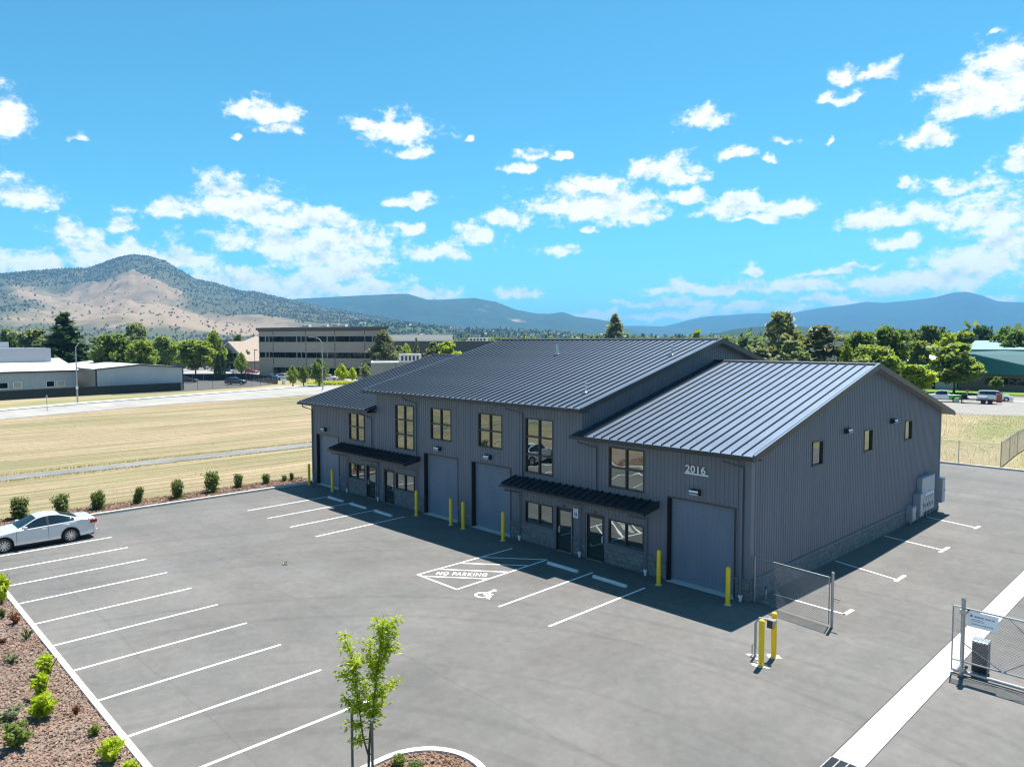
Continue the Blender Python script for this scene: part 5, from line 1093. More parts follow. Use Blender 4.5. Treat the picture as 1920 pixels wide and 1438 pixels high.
def shrub(label, x, y, h, w, var, leafm='shrub', group='shrubs along the lot edge', z=.06, name='shrub', sp=False):
    t = thing(name, label, 'shrub', (x, y, z), rnd.uniform(0, 6.28) if var != 2 else 0.6, group)
    f = link('foliage', (SPR if sp else SHM)[var % 4], t, (0, 0, 0), None, (w, w, h)); f.material_slots[0].link = 'OBJECT'; f.material_slots[0].material = LF[leafm]
    m = MB(); rr = random.Random(label)
    for k in range(5):
        a = rr.uniform(0, 6.28); m.tube([(0, 0, 0), (math.cos(a)*w*.2, math.sin(a)*w*.2, h*.4), (math.cos(a)*w*.35, math.sin(a)*w*.35, h*.75)], .014, 4, .005)
    m.build('stems', M_bark, t); return t
for lb, x, y, h, w, v in [('leftmost green shrub of the row, behind the sedan bonnet', -36.2, -17.75, 1.35, 1.45, 0), ('rounded shrub second from the left, behind the sedan roof', -36.2, -15.6, 1.2, 1.3, 3), ('rounded shrub third from the left, behind the sedan boot', -35.6, -13.86, 1.22, 1.25, 0),
    ('leaning shrub fourth from the left', -35.76, -11.58, 1.2, .95, 2), ('full upright shrub fifth from the left, mid row', -35.57, -9.14, 1.3, 1.15, 3), ('largest shrub of the row, with a side shoot', -35.7, -6.88, 1.7, 1.25, 1),
    ('medium shrub right of the largest one', -36.1, -4.82, 1.05, .95, 0), ('small round shrub third from the building', -36.0, -2.85, .8, .8, 3), ('thin low shrub second from the building', -35.9, -1.5, .55, .5, 1), ('thin taller shrub nearest the building corner', -35.8, -.95, .72, .45, 1)]:
    shrub(lb, x, y, h, w, v)
for lb, x, y, h, w, v, lm in [('bright shrub cut by the left picture edge over the kerb', -20.3, -21.25, 1.35, 1.0, 1, 'lime'), ('upper shrub of the bright chain beside the near kerb', -11.88, -21.45, .85, 1.0, 0, 'lime'), ('middle shrub of the bright chain in the mulch bed', -10.24, -21.9, .8, .9, 3, 'lime'),
    ('lowest shrub of the bright chain in the mulch bed', -8.95, -22.2, .85, 1.05, 0, 'lime'), ('bright shrub leaning on the kerb at the lower left', -5.35, -21.45, .85, .9, 3, 'lime'), ('tuft by the kerb at the bottom edge', -4.3, -21.35, .55, .7, 1, 'lime'),
    ('small green sprout between the mulch and kerb, upper left', -15.36, -21.33, .45, .35, 1, 'shrub'), ('reddish sprout near the kerb joint', -17.3, -21.3, .5, .4, 1, 'red'), ('small dark sprout at the top of the mulch bed', -18.4, -21.5, .4, .35, 0, 'shrub'),
    ('reddish green sprout in the lower mulch', -8.44, -21.45, .35, .32, 1, 'red'), ('red and green sprout near the lower kerb', -6.87, -21.45, .42, .42, 1, 'light'), ('dark tuft at the left edge of the mulch', -13.6, -22.1, .4, .5, 0, 'grey'),
    ('reddish tuft at the left edge of the mulch', -15.6, -22.0, .3, .4, 1, 'red'), ('pale bush cut by the lower left corner', -7.6, -23.0, .7, .9, 0, 'light'), ('grey bush low in the left corner', -9.4, -22.9, .5, .7, 3, 'grey')]:
    shrub(lb, x, y, h*rnd.uniform(.8, 1.1), w*1.0, v+len(lb), lm, 'plants in the near mulch bed', .09, sp=True)
shrub('dark green low shrub in the round island', .35, -16.45, .38, .55, 0, 'shrub', 'plants in the round island', .1); shrub('yellowing low shrub in the round island, next to the tree', -.25, -16.5, .33, .45, 1, 'light', 'plants in the round island', .1)
# ---- staked young tree in the foreground
t = thing('staked_sapling', 'young lime green tree tied to two wooden stakes in the island', 'tree', (-.42, -17.25, .05))
r = np.random.default_rng(21); wood = MB(); rr = random.Random(2); tips = []
rv = Vector((math.cos(R(46.126)), math.sin(R(46.126)), 0)); bk = Vector((-rv.y, rv.x, 0))
def limb(p, pts, r0, r1): wood.tube([p]+pts, r0, 6, r1); tips.append([p]+pts)
def PV(a, z, d=0): v = rv*a+bk*d; return Vector((v.x, v.y, z))
limb(PV(0, 0), [PV(.02, .6), PV(.06, 1.2, .03), PV(.16, 1.9, .02), PV(.22, 2.5), PV(.32, 3.1), PV(.42, 3.75, -.05)], .035, .008)
limb(PV(.02, .5), [PV(-.10, 1.0, -.05), PV(-.16, 1.6, -.1), PV(-.24, 2.3, -.1), PV(-.36, 2.95, -.05), PV(-.52, 3.45, 0)], .024, .006)
for p, pts in ((PV(.16, 1.9), [PV(.45, 2.15, .1), PV(.72, 2.3, .15)]), (PV(.24, 2.6), [PV(.45, 3.0, .1), PV(.60, 3.5, .2)]), (PV(.2, 2.3), [PV(.05, 2.8, .2), PV(.0, 3.2, .3)]), (PV(-.16, 1.6), [PV(-.36, 1.9, -.2), PV(-.5, 2.05, -.2)]),
               (PV(-.24, 2.3), [PV(-.48, 2.5, -.1), PV(-.62, 2.62, -.1)]), (PV(.32, 3.1), [PV(.55, 3.15, .0), PV(.62, 3.05, 0)]), (PV(.36, 3.3), [PV(.3, 3.6, .1), PV(.2, 3.78, .1)]), (PV(-.13, 1.3), [PV(-.3, 1.3, -.1), PV(-.42, 1.42, -.1)]), (PV(.1, 1.5), [PV(-.05, 1.8, .2), PV(-.1, 2.2, .3)]),
               (PV(-.3, 2.6), [PV(-.2, 2.9, -.2), PV(-.1, 3.0, -.3)]), (PV(.1, 1.4), [PV(.22, 1.62, .1), PV(.34, 1.8, .1)]), (PV(.42, 3.5), [PV(.6, 3.7, .1), PV(.7, 3.8, .1)]), (PV(-.1, 1.0), [PV(-.2, .92, -.1), PV(-.28, 1.02, -.1)])): limb(p, pts, .011, .003)
wood.build('trunk', mat('sapling_bark', (.09, .07, .06), .9), t, smooth=True)
Pl = []; Al = []
for ln in tips:
    ln = [np.array(p) for p in ln]; n0 = 1 if len(ln) < 5 else 3
    for a, c_ in list(zip(ln, ln[1:]))[n0-1 if len(ln) < 5 else 2:]:
        L_ = np.linalg.norm(c_-a); m_ = int(L_*310); f = r.uniform(0, 1.05, m_)[:, None]; p = a+(c_-a)*f; o_ = rvec(r, m_)*r.uniform(.01, .27, m_)[:, None]; o_[:, 2] *= .42; Pl.append(p+o_); Al.append(o_/np.linalg.norm(o_, axis=1, keepdims=True)+np.array([0, 0, -.3]))
Pl = np.concatenate(Pl); Al = np.concatenate(Al); link('foliage', np_quads('foliage', cards(Pl, .046, r, .45, 2.4, Al), LF['lime']), t)
M_stake = mat('weathered_stake', (.20, .16, .12), .9, 0, (.14, .11, .085), 6)
for (a, d, h_, lb) in ((-.36, -.05, 1.62, None), (.13, -.15, 1.50, None)): p = PV(a, 0, d); MB().tube([p, p+Vector((0, 0, h_))], .032, 8).build('stake', M_stake, t, smooth=True)
m = MB(); m.tube([PV(-.36, .86, -.05), PV(-.12, .93, -.04), PV(.02, .95)], .014, 6); m.build('tie_strap', M_under, t); MB().tube([PV(.13, .62, -.15), PV(.05, .60, -.03), PV(.0, .6, .02)], .012, 6).build('tie_strap', M_under, t); MB().tube([PV(.13, 1.47, -.15), PV(.13, 1.52, -.15)], .036, 8).build('stake_cap', M_white, t)
# ---- loose ground cover
def scatter_cards(name, n, box, size, m, seed, z=.08, flat=1.5, aspect=2.2, inside=None, thick=.05):
    r = np.random.default_rng(seed); P = np.stack([r.uniform(box[0], box[1], n), r.uniform(box[2], box[3], n), np.full(n, z)+r.uniform(0, thick, n)], 1)
    if inside is not None: P = P[inside(P)]
    return tag(link(name, np_quads(name, cards(P, size, r, flat, aspect), m)), kind='stuff')
M_chip = leaf_mat('bark_chips', (.23, .145, .10), (.10, .05, .03), 0.0, .9); M_chip2 = leaf_mat('pale_bark_chips', (.27, .20, .16), (.12, .07, .048), 0.0, .9)
scatter_cards('bark_chips', 34000, (-24, -2.5, -25, -21.0), .042, M_chip2, 1, .10); scatter_cards('bark_chips', 9000, (-36.7, -34.35, -20, 0.2), .07, M_chip, 2, .07)
isl = lambda P: ((np.hypot(P[:, 0]-cx, P[:, 1]-cy) < ro-.2) | ((P[:, 1] < cy) & (np.abs(P[:, 0]-cx) < ro-.2)))
scatter_cards('bark_chips', 7000, (-1.1, 2.3, -20.5, -14.8), .045, M_chip, 3, .095, inside=isl)
def tufts(name, n, fn, h, m, seed, blades=5):
    r = np.random.default_rng(seed); B0 = np.repeat(fn(r, n), blades, 0); k = len(B0); a = r.uniform(0, 6.28, k); w = h*.10; d = np.stack([np.cos(a), np.sin(a), np.zeros(k)], 1); hh = h*r.uniform(.5, 1.2, k); tip = B0+d*(hh*r.uniform(.1, .7, k))[:, None]; tip[:, 2] += hh
    s = np.stack([-d[:, 1], d[:, 0], np.zeros(k)], 1)*w; V = np.stack([B0-s, B0+s, tip], 1).reshape(-1, 3); return tag(link(name, np_quads(name, V, m, tri=True)), kind='stuff')
def near_field(r, n): return np.stack([r.uniform(-51, -36.6, n), r.uniform(-26, 14, n), np.full(n, -.03)], 1)
tufts('dry_grass', 3500, near_field, .07, LF['dry'], 5)
def path_edge(r, n): x = np.where(r.random(n) < .5, r.normal(-50.75, .25, n), r.normal(-53.95, .25, n)); return np.stack([x, r.uniform(-40, 40, n), np.full(n, -.03)], 1)
tufts('edge_grass', 4500, path_edge, .13, leaf_mat('edge_grass_blades', (.22, .25, .07), (.30, .27, .10), .3), 6)
def far_field(r, n): return np.stack([r.uniform(-110, -54, n), r.uniform(-40, 60, n), np.full(n, -.03)], 1)
tufts('dry_grass', 3000, far_field, .12, LF['dry'], 7, 4)
def bank(r, n): return np.stack([r.uniform(-20, 12, n), r.uniform(42.3, 90, n), np.full(n, -.02)], 1)
tufts('bank_grass', 14000, bank, .11, leaf_mat('bank_grass_blades', (.32, .26, .17), (.21, .21, .10), .3), 8)
def hedge(r, n): f = r.uniform(0, 1, n); return np.stack([-141.5+f*9+r.normal(size=n)*1.2, 58.5+f*14+r.normal(size=n)*1.2, r.uniform(0, .75, n)], 1)
r = np.random.default_rng(9); P = hedge(r, 9000); tag(link('juniper_cover', np_quads('juniper_cover', cards(P, .22, r, .7), LF['lime'])), kind='stuff')

# ================================================================== BACKGROUND BUILDINGS
CAMP = Vector((14.06, -26.444, 10.35))
def wall_poly(pts, z0, z1, name, m, parent):
    b = MB()
    for a, c in zip(pts, pts[1:]): b.quad((a[0], a[1], z0), (c[0], c[1], z0), (c[0], c[1], z1), (a[0], a[1], z1))
    return b.build(name, m, parent)
def lerp2(a, c, f): return (a[0]+(c[0]-a[0])*f, a[1]+(c[1]-a[1])*f)
def slab(poly, z0, z1, name, m, parent): return MB().prism(poly, z0, z1).build(name, m, parent)
def flat_box(name, label, cat, P0, d, w, dep, h, wall_m, roof_m, par=.5, group=None, n_pan=6):
    """flat roofed box: front edge from P0 along unit d, depth to the left of d"""
    d = Vector((d[0], d[1])).normalized(); n = Vector((-d.y, d.x)); P0 = Vector(P0); A = [P0, P0+d*w, P0+d*w+n*dep, P0+n*dep]
    t = thing(name, label, cat, (P0.x, P0.y, 0), 0, group); q_ = [(p-P0) for p in A]; q_ = [(p.x, p.y) for p in q_]
    wall_poly(q_+[q_[0]], 0, h, 'wall', wall_m, t); i_ = lambda p, e: p
    ins = [(.3*d+.3*n), (-.3*d+.3*n), (-.3*d-.3*n), (.3*d-.3*n)]; qi = [(p[0]+o.x, p[1]+o.y) for p, o in zip(q_, ins)]
    b = MB(); b.add([(p[0], p[1], h-par) for p in qi], [(0, 1, 2, 3)]); b.build('roof', roof_m, t)
    b = MB()
    for k in range(4):
        a, c, ai, ci = q_[k], q_[(k+1) % 4], qi[k], qi[(k+1) % 4]; b.quad((*a, h+.004), (*c, h+.004), (*ci, h+.004), (*ai, h+.004)); b.quad((*ai, h+.004), (*ci, h+.004), (*ci, h-par), (*ai, h-par))
    b.build('parapet', roof_m, t)
    for k in range(1, n_pan):
        p = P0+d*(w*k/n_pan)-P0; MB().box(-.06, .06, -.03, .03, 0, h-.1).build('panel_joint', M_trim, t, loc=(p.x-n.x*.01, p.y-n.y*.01, 0), rot=(0, 0, math.atan2(d.y, d.x)))
    return t, d, n
def roof_unit(label, x, y, z, w, l, h, rz=0, group='rooftop units'):
    t = thing('rooftop_unit', label, 'rooftop unit', (x, y, z), rz, group)
    bevel(MB().box(-l/2, l/2, -w/2, w/2, .12, h).build('housing', M_unit, t), .04, 1); MB().box(-l/2-.08, l/2+.08, -w/2-.08, w/2+.08, 0, .12).build('kerb_base', M_galv, t)
    for k in (-1, 1): MB().lathe([(w*.32, h), (w*.32, h+.12), (w*.05, h+.13)], 12).build('fan_hood', M_galv, t, loc=(k*l*.25, 0, 0))
    for k in range(5): MB().box(-l*.4+k*l*.17, -l*.4+k*l*.17+l*.1, -w/2-.02, -w/2-.001, h*.3, h*.8).build('louvre', M_trim, t)
    return t
M_unit = mat('unit_cream', (.48, .46, .42), .6); M_wroof = mat('white_membrane_roof', (.62, .62, .62), .6, 0, (.5, .5, .51), .15, coords='pos'); M_beige = mat('beige_wall', (.30, .275, .235), .85, 0, (.26, .24, .21), .4)
M_mwall = mat('pale_metal_wall', (.40, .43, .47), .5, 0, (.35, .38, .42), .3); M_mroof = mat('white_metal_roof', (.66, .67, .69), .4, .1, (.56, .57, .60), .4, stretch=(1, .2, 1)); M_grwall = mat('grey_block_wall', (.19, .20, .215), .85, 0, (.165, .175, .19), .3)
M_tan = mat('tan_shingles', (.33, .26, .21), .9, 0, (.27, .21, .17), 1.5); M_office = mat('office_taupe', (.44, .355, .285), .85, 0, (.40, .32, .255), .25); M_ocorn = mat('office_cornice', (.10, .085, .078), .6)
M_teal = mat('teal_metal', (.015, .15, .16), .4, .2, (.012, .125, .135), .5); M_tealroof = mat('teal_roof', (.007, .078, .085), .8, .0, (.006, .066, .072), .4); M_brown = mat('brown_wall', (.16, .125, .105), .85, 0, (.135, .105, .09), .5); M_aqua = mat('pale_aqua_roof', (.13, .25, .28), .7, .0); M_redt = mat('brick_red_trim', (.22, .05, .035), .7)
def ribs(mb_name, P0, P1, z0, z1, step, m, t, r_=.04):
    L_ = math.dist(P0, P1); n = int(L_/step); b = MB(); a = math.atan2(P1[1]-P0[1], P1[0]-P0[0])
    for k in range(n+1):
        p = lerp2(P0, P1, k/max(1, n)); M_ = Matrix.Translation((p[0], p[1], 0)) @ Matrix.Rotation(a, 4, 'Z'); zt = z1(k/max(1, n)) if callable(z1) else z1; b.box(-.05, .05, -r_, .0, z0, zt, M_)
    o = b.build(mb_name, m, t); o['kind'] = 'stuff'; return o
# white metal warehouse along the street, and its gabled neighbour
t = thing('metal_warehouse', 'long white roofed metal warehouse behind the dark screened fence', 'building', (-152, 12.8, 0))
A0, A1 = (0, 0), (0, -75); wall_poly([(-30, 0), A0, A1], 0, 4.5, 'wall', M_mwall, t); ribs('wall_ribs', A1, A0, 0, 4.48, .9, M_mwall, t)
b = MB(); b.quad((.5, .3, 4.55), (.5, -75, 4.55), (-15, -75, 6.65), (-15, .3, 6.65)); b.quad((-15, .3, 6.65), (-15, -75, 6.65), (-31, -75, 4.5), (-31, .3, 4.5)); b.build('roof', M_mroof, t)
MB().box(.45, .62, -75, .3, 4.25, 4.55).build('eave_gutter', M_trim, t); MB().box(-.02, .06, -.25, .02, 0, 4.3).build('corner_trim', M_trim, t)
b = MB(); b.add([(-30, 0.01, 4.5), (0, 0.01, 4.5), (-15, .01, 6.6)], [(0, 1, 2)]); b.build('gable', M_mwall, t)
MB().box(.02, .12, -14.3, -14.1, 0, 4.3).build('downspout', M_grey, t)
for i, y in enumerate((-2.9, -4.7, -10.1, -12.3, -16.2, -17.6, -22.6, -24.5, -29.8, -36, -42)):
    w = bpy.data.objects.new('window', None); col.objects.link(w); w.parent = t; w.location = (0, y, 1.35); MB().box(.01, .12, -.75, .75, -.02, 1.22).build('frame', M_white, w)
    MB().quad((.13, -.62, .08), (.13, .62, .08), (.13, .62, 1.12), (.13, -.62, 1.12)); g = MB(); g.quad((.13, -.62, .08), (.13, .62, .08), (.13, .62, 1.12), (.13, -.62, 1.12)); g.build('pane', (M_oglass if i % 2 else mat('drawn_blind', (.42, .38, .30), .6)), w)
t = thing('gabled_warehouse', 'white metal gable ended warehouse beside the dark gravel yard', 'building', (-144.6, 14.2, 0))
GWD = 16.6; b = MB(); b.add([(0, 0, 0), (-.3, GWD, 0), (-.3, GWD, 4.85), (0, 7.9, 5.55), (0, 0, 4.85)], [(0, 1, 2, 3, 4)]); b.build('gable_wall', M_mwall, t)
wall_poly([(-35, 0), (0, 0)], 0, 4.85, 'side_wall', M_beige, t); wall_poly([(-.3, GWD), (-35, GWD)], 0, 4.85, 'side_wall', M_beige, t); ribs('wall_ribs', (.0, 0), (-.3, GWD), 0, lambda f: 4.83+.68*(1-abs(f-.476)/.524 if f > .476 else f/.476), .9, M_mwall, t)
b = MB(); b.quad((.35, -.3, 4.86), (.35, 7.9, 5.62), (-35, 7.9, 5.62), (-35, -.3, 4.86)); b.quad((.35, 7.9, 5.62), (.05, GWD+.3, 4.86), (-35, GWD+.3, 4.86), (-35, 7.9, 5.62)); b.build('roof', M_mroof, t)
b = MB()
for (y0, z0), (y1, z1) in (((-.3, 4.86), (7.9, 5.62)), ((7.9, 5.62), (GWD+.3, 4.86))): b.quad((.37, y0, z0-.25), (.37, y1, z1-.25), (.37, y1, z1+.02), (.37, y0, z0+.02))
b.build('rake_trim', M_trim, t); MB().box(-.05, .06, -.05, .25, 0, 4.8).build('corner_trim', M_trim, t); MB().box(-.38, -.25, GWD-.2, GWD+.05, 0, 4.8).build('corner_trim', M_trim, t)
t, d_, n_ = flat_box('storage_building', 'grey stucco building at the far left edge behind the warehouse', 'building', (-184, 10.5), (0, -1), 60, 22, 8.8, mat('grey_stucco', (.36, .36, .38), .8), M_wroof, .3)
t.scale = (1, 1, 1)
MB().box(-2.2, -.2, 1.0, 6.5, 8.8, 10.1).build('stair_house', M_mwall, t, loc=(0, -10, 0))
t, *_ = flat_box('grey_flat_building', 'grey block building with white roof band and red edge, behind the wide light green tree', 'building', (14.06-1.35*220.06, -26.44+1.35*70.4), (.35, .94), 40, 24, 8.25, M_grwall, M_wroof, .2)
MB().box(0, 40, -.12, -.004, 6.4, 7.0, Matrix.Rotation(math.atan2(.94, .35), 4, 'Z')).build('red_band', M_redt, t); MB().box(0, 40, -.15, -.004, 7.05, 8.3, Matrix.Rotation(math.atan2(.94, .35), 4, 'Z')).build('white_band', M_wroof, t)
# gabled tan house
t = thing('gabled_house', 'tan roofed gabled building beside the left end of the office', 'building', (-231.6, 77.5, 0), math.atan2(.3, .95)); hw, ln, ze, za = 8.2, 30, 3.9, 9.9
b = MB(); b.add([(-hw, 0, 0), (hw, 0, 0), (hw, 0, ze), (0, 0, za), (-hw, 0, ze)], [(0, 1, 2, 3, 4)]); b.quad((hw, 0, 0), (hw, ln, 0), (hw, ln, ze), (hw, 0, ze)); b.quad((-hw, ln, 0), (-hw, 0, 0), (-hw, 0, ze), (-hw, ln, ze)); b.build('wall', M_beige, t)
b = MB(); 
for s_ in (-1, 1): b.quad((0, -.7, za+.12), (0, ln, za+.12), (s_*(hw+.9), ln, ze-.5), (s_*(hw+.9), -.7, ze-.5))
b.build('roof', M_tan, t); b = MB()
for s_ in (-1, 1): b.quad((0, -.72, za+.14), (s_*(hw+.9), -.72, ze-.48), (s_*(hw+.9), -.72, ze-.95), (0, -.72, za-.4))
b.build('barge_board', M_unit, t)
for i in range(4): g = MB(); g.quad((-3.3+i*1.7, -.05, 4.1), (-1.9+i*1.7, -.05, 4.1), (-1.9+i*1.7, -.05, 6.0), (-3.3+i*1.7, -.05, 6.0)); g.build('window', M_oglass, t)
MB().box(-hw, hw, -1.6, -.01, 2.7, 3.2).build('porch_roof', M_ocorn, t)
for i in range(4): g = MB(); g.quad((-6+i*3.3, -.06, .8), (-4+i*3.3, -.06, .8), (-4+i*3.3, -.06, 2.4), (-6+i*3.3, -.06, 2.4)); g.build('window', M_oglass, t)
# three storey office
t = thing('office_building', 'three storey taupe office block with dark ribbon windows', 'building'); TL, KK, TR = (-196.3, 71.4), (-177.9, 76.8), (-155.5, 88.8); BK = [(-184, 104.5), (-214, 96)]
slab([TL, KK, TR]+BK, 0, 13.2, 'wall', M_office, t)
def off(a, c, e): L_ = math.dist(a, c); return ((c[1]-a[1])/L_*e, -(c[0]-a[0])/L_*e)
cen = (-180, 90)
def grow(pts, e): return [(p[0]+(p[0]-cen[0])*e, p[1]+(p[1]-cen[1])*e) for p in pts]
slab(grow([TL, KK, TR]+BK, .035), 13.3, 14.0, 'cornice', M_ocorn, t); slab(grow([TL, KK, TR]+BK, .012), 12.9, 13.3, 'cornice_step', M_ocorn, t); slab(grow([TL, KK, TR]+BK, -.02), 14.0, 14.06, 'roof', M_wroof, t)
M_sill = mat('office_sill', (.40, .37, .33), .8)
def u2p(u):
    return (lerp2(TL, KK, (u-90)/550), (TL, KK)) if u <= 640 else (lerp2(KK, TR, (u-640)/935), (KK, TR))
for z0, z1 in ((9.85, 11.45), (5.3, 6.85), (.6, 2.5)):
    for u0, u1 in ((100, 165), (178, 210), (220, 257), (267, 400), (404, 532), (543, 583), (592, 632), (648, 765), (769, 890), (902, 980), (992, 1160), (1164, 1326), (1340, 1415), (1428, 1560)):
        if z0 < 1 and u0 < 260: continue
        a, sg_ = u2p(u0); c, _ = u2p(u1); o_ = off(*sg_, .06); w = MB(); w.quad((a[0]+o_[0], a[1]+o_[1], z0), (c[0]+o_[0], c[1]+o_[1], z0), (c[0]+o_[0], c[1]+o_[1], z1), (a[0]+o_[0], a[1]+o_[1], z1)); w.build('window', M_oglass, t)
    for a, c in ((TL, KK), (KK, TR)):
        o_ = off(a, c, .16); b = MB()
        for zz, hh in ((z1, .28), (z0-.25, .25)): b.add([(a[0], a[1], zz), (c[0], c[1], zz), (c[0]+o_[0], c[1]+o_[1], zz), (a[0]+o_[0], a[1]+o_[1], zz), (a[0], a[1], zz+hh), (c[0], c[1], zz+hh), (c[0]+o_[0], c[1]+o_[1], zz+hh), (a[0]+o_[0], a[1]+o_[1], zz+hh)], [(0, 1, 2, 3), (7, 6, 5, 4), (2, 1, 5, 6), (3, 2, 6, 7), (0, 3, 7, 4)])
        b.build('sill_band', M_sill, t)
for u in (262, 640, 985, 1332):
    p, sg_ = u2p(u); MB().box(-.07, .07, -.09, .0, 0, 12.85, Matrix.Translation((p[0], p[1], 0)) @ Matrix.Rotation(math.atan2(sg_[1][1]-sg_[0][1], sg_[1][0]-sg_[0][0]), 4, 'Z')).build('panel_joint', M_ocorn, t)
for u, w_, nm in ((400, 4.5, 'long rooftop unit at the left on the office roof'), (690, 3.2, 'rooftop unit over the kink of the office roof'), (865, 4.0, 'tallest rooftop unit on the office roof'), (985, 3.6, 'rooftop unit right of the tallest one on the office')):
    p, _ = u2p(u); p = lerp2(p, (-182, 100), .25); roof_unit(nm, p[0], p[1], 14.06, 1.2, w_*.62, 1.0 if u == 865 else .8, R(25))
# low beige building beside the roof
t, d_, n_ = flat_box('low_beige_building', 'low beige building with pale roof close behind the left roof slope', 'building', (-128.5, 66.2), (.56, .83), 34, 16, 5.25, M_beige, M_wroof, .35)
p = Vector((-128.5, 66.2))+d_*9+n_*4.5; roof_unit('white boxy unit on the low beige building', p.x, p.y, 4.9, 2.2, 5.2, 2.2, math.atan2(d_.y, d_.x)); p = Vector((-128.5, 66.2))+d_*24+n_*6; roof_unit('second unit on the low beige building, past the roof ridge', p.x, p.y, 4.9, 2.0, 4.0, 1.8, math.atan2(d_.y, d_.x))
t, d_, n_ = flat_box('long_dark_building', 'long dark brown walled store building behind the roof ridge', 'building', (-203, 117.5), (.63, .775), 80, 40, 9.9, mat('dark_taupe_wall', (.11, .095, .10), .85), M_wroof, .3)
p = Vector((6, 0)); MB().box(2, 26, 6, 30, 9.7, 12.2, Matrix.Rotation(math.atan2(.775, .63), 4, 'Z')).build('raised_roof', mat('cream_roof', (.56, .50, .43), .7), t)
p = Vector((-203, 117.5))+d_*35+n_*4; roof_unit('row of small units on the long dark building', p.x, p.y, 9.6, 2, 7, 1.5, math.atan2(d_.y, d_.x))
for i, (px_, lb) in enumerate((((-262, 96), 'small hip roofed tower building behind the light green trees'), ((-275, 82), 'dark glazed building far behind the red-edged roof'))):
    t, *_ = flat_box('far_town_building', lb, 'building', px_, (.4, .9), 9 if i == 0 else 14, 9, 9.5 if i == 0 else 10.5, M_unit if i == 0 else M_grwall, M_wroof, .2)
    if i == 0: MB().add([(0, 0, 0)], []); pr = MB(); pr.add([(-1.5, -1.5, 0), (10.5, -1.5, 0), (10.5, 10.5, 0), (-1.5, 10.5, 0), (4.5, 4.5, 2.6)], [(0, 1, 4), (1, 2, 4), (2, 3, 4), (3, 0, 4)]); pr.build('hip_roof', M_tan, t, loc=(0, 0, 9.5), rot=(0, 0, math.atan2(.9, .4)))
    else:
        for k in range(4): MB().box(.8+k*3.2, 3.2+k*3.2, -.1, -.01, 6.2, 8.2, Matrix.Rotation(math.atan2(.9, .4), 4, 'Z')).build('window', M_oglass, t)
# teal building on the right
t = thing('teal_roofed_building', 'brown office building with steep teal metal roof behind the gravel yard', 'building', (-31, 143, 0), R(8.5))
MB().box(0, 60, 0, 30, 0, 3.5).build('wall', M_brown, t)
b = MB(); b.add([(0, -.9, 3.3), (60, -.9, 3.3), (60, -.9, 3.9), (16.5, -.9, 3.9), (2.6, -.6, 7.3), (0, -.6, 7.1)], [(0, 1, 2, 3, 4, 5)]); b.build('teal_fascia', M_teal, t); ribs('fascia_ribs', (0.1, -.9), (16, -.9), 3.32, lambda f: 7.0 if f < .16 else 7.2-3.3*(f-.16)/.84, .55, M_teal, t)
b = MB(); b.quad((2.6, -.7, 7.32), (16.5, -1.0, 3.92), (30, 24, 6.4), (6, 24, 7.7)); b.quad((16.5, -1.0, 3.92), (60, -1.0, 3.92), (60, 24, 6.4), (30, 24, 6.4)); b.quad((0, -.6, 7.1), (2.6, -.6, 7.3), (6, 24, 7.7), (0, 24, 7.4)); b.build('teal_roof', M_tealroof, t)
b = MB(); b.quad((2.6, -.95, 7.34), (16.5, -1.25, 3.95), (16.5, -1.25, 3.78), (2.6, -.95, 7.16)); b.build('verge_trim', M_aqua, t)
MB().box(12, 15.2, 16, 19, 6.4, 9.3).build('roof_hatch_house', M_teal, t)
for k in range(9): g = MB(); x0 = 4.6+k*1.35; g.quad((x0, -.05, 1.25), (x0+1.2, -.05, 1.25), (x0+1.2, -.05, 2.55), (x0, -.05, 2.55)); g.build('window', M_oglass, t)
g = MB(); g.quad((19.5, -.05, .1), (22, -.05, .1), (22, -.05, 2.6), (19.5, -.05, 2.6)); g.build('doorway', M_black, t)
MB().box(-13, -.05, 2, 26, 0, 3.2).build('left_wing', M_brown, t); MB().box(-14, -.02, -.6, 1.99, 3.2, 4.9).build('teal_fascia', M_teal, t); MB().box(-13.5, -2.5, 1.7, 1.98, .1, 2.6).build('covered_entrance', M_black, t); MB().box(-13, -12.6, -.3, .1, 0, 3.2).build('porch_post', M_brown, t); MB().box(-4, -.2, -.3, 1.5, 0, 3.2).build('white_panel_wall', M_mwall, t)
t, *_ = flat_box('pale_aqua_roof_building', 'building with pale aqua roof directly behind the teal roof', 'building', (-40, 183), (1, .12), 80, 40, 7.7, M_mwall, M_aqua, .05)
pr = MB(); pr.quad((0, -.5, 7.72), (80, -.5, 7.72), (80, 14, 9.9), (0, 14, 9.9)); pr.quad((0, 14, 9.9), (80, 14, 9.9), (80, 40, 7.72), (0, 40, 7.72)); pr.build('sloped_roof', M_aqua, t, rot=(0, 0, math.atan2(.12, 1)))
MB().box(0, 80, -.6, -.41, 7.2, 7.75, Matrix.Rotation(math.atan2(.12, 1), 4, 'Z')).build('aqua_fascia', M_aqua, t); MB().box(38, 40.5, 2, 3.2, 7.9, 9.4).build('vent_box', M_trim, t, loc=(-8, 4.8, 0)); MB().box(44, 46.5, 2, 3.2, 7.9, 9.4).build('vent_box', M_trim, t, loc=(-9, 5.0, 0))
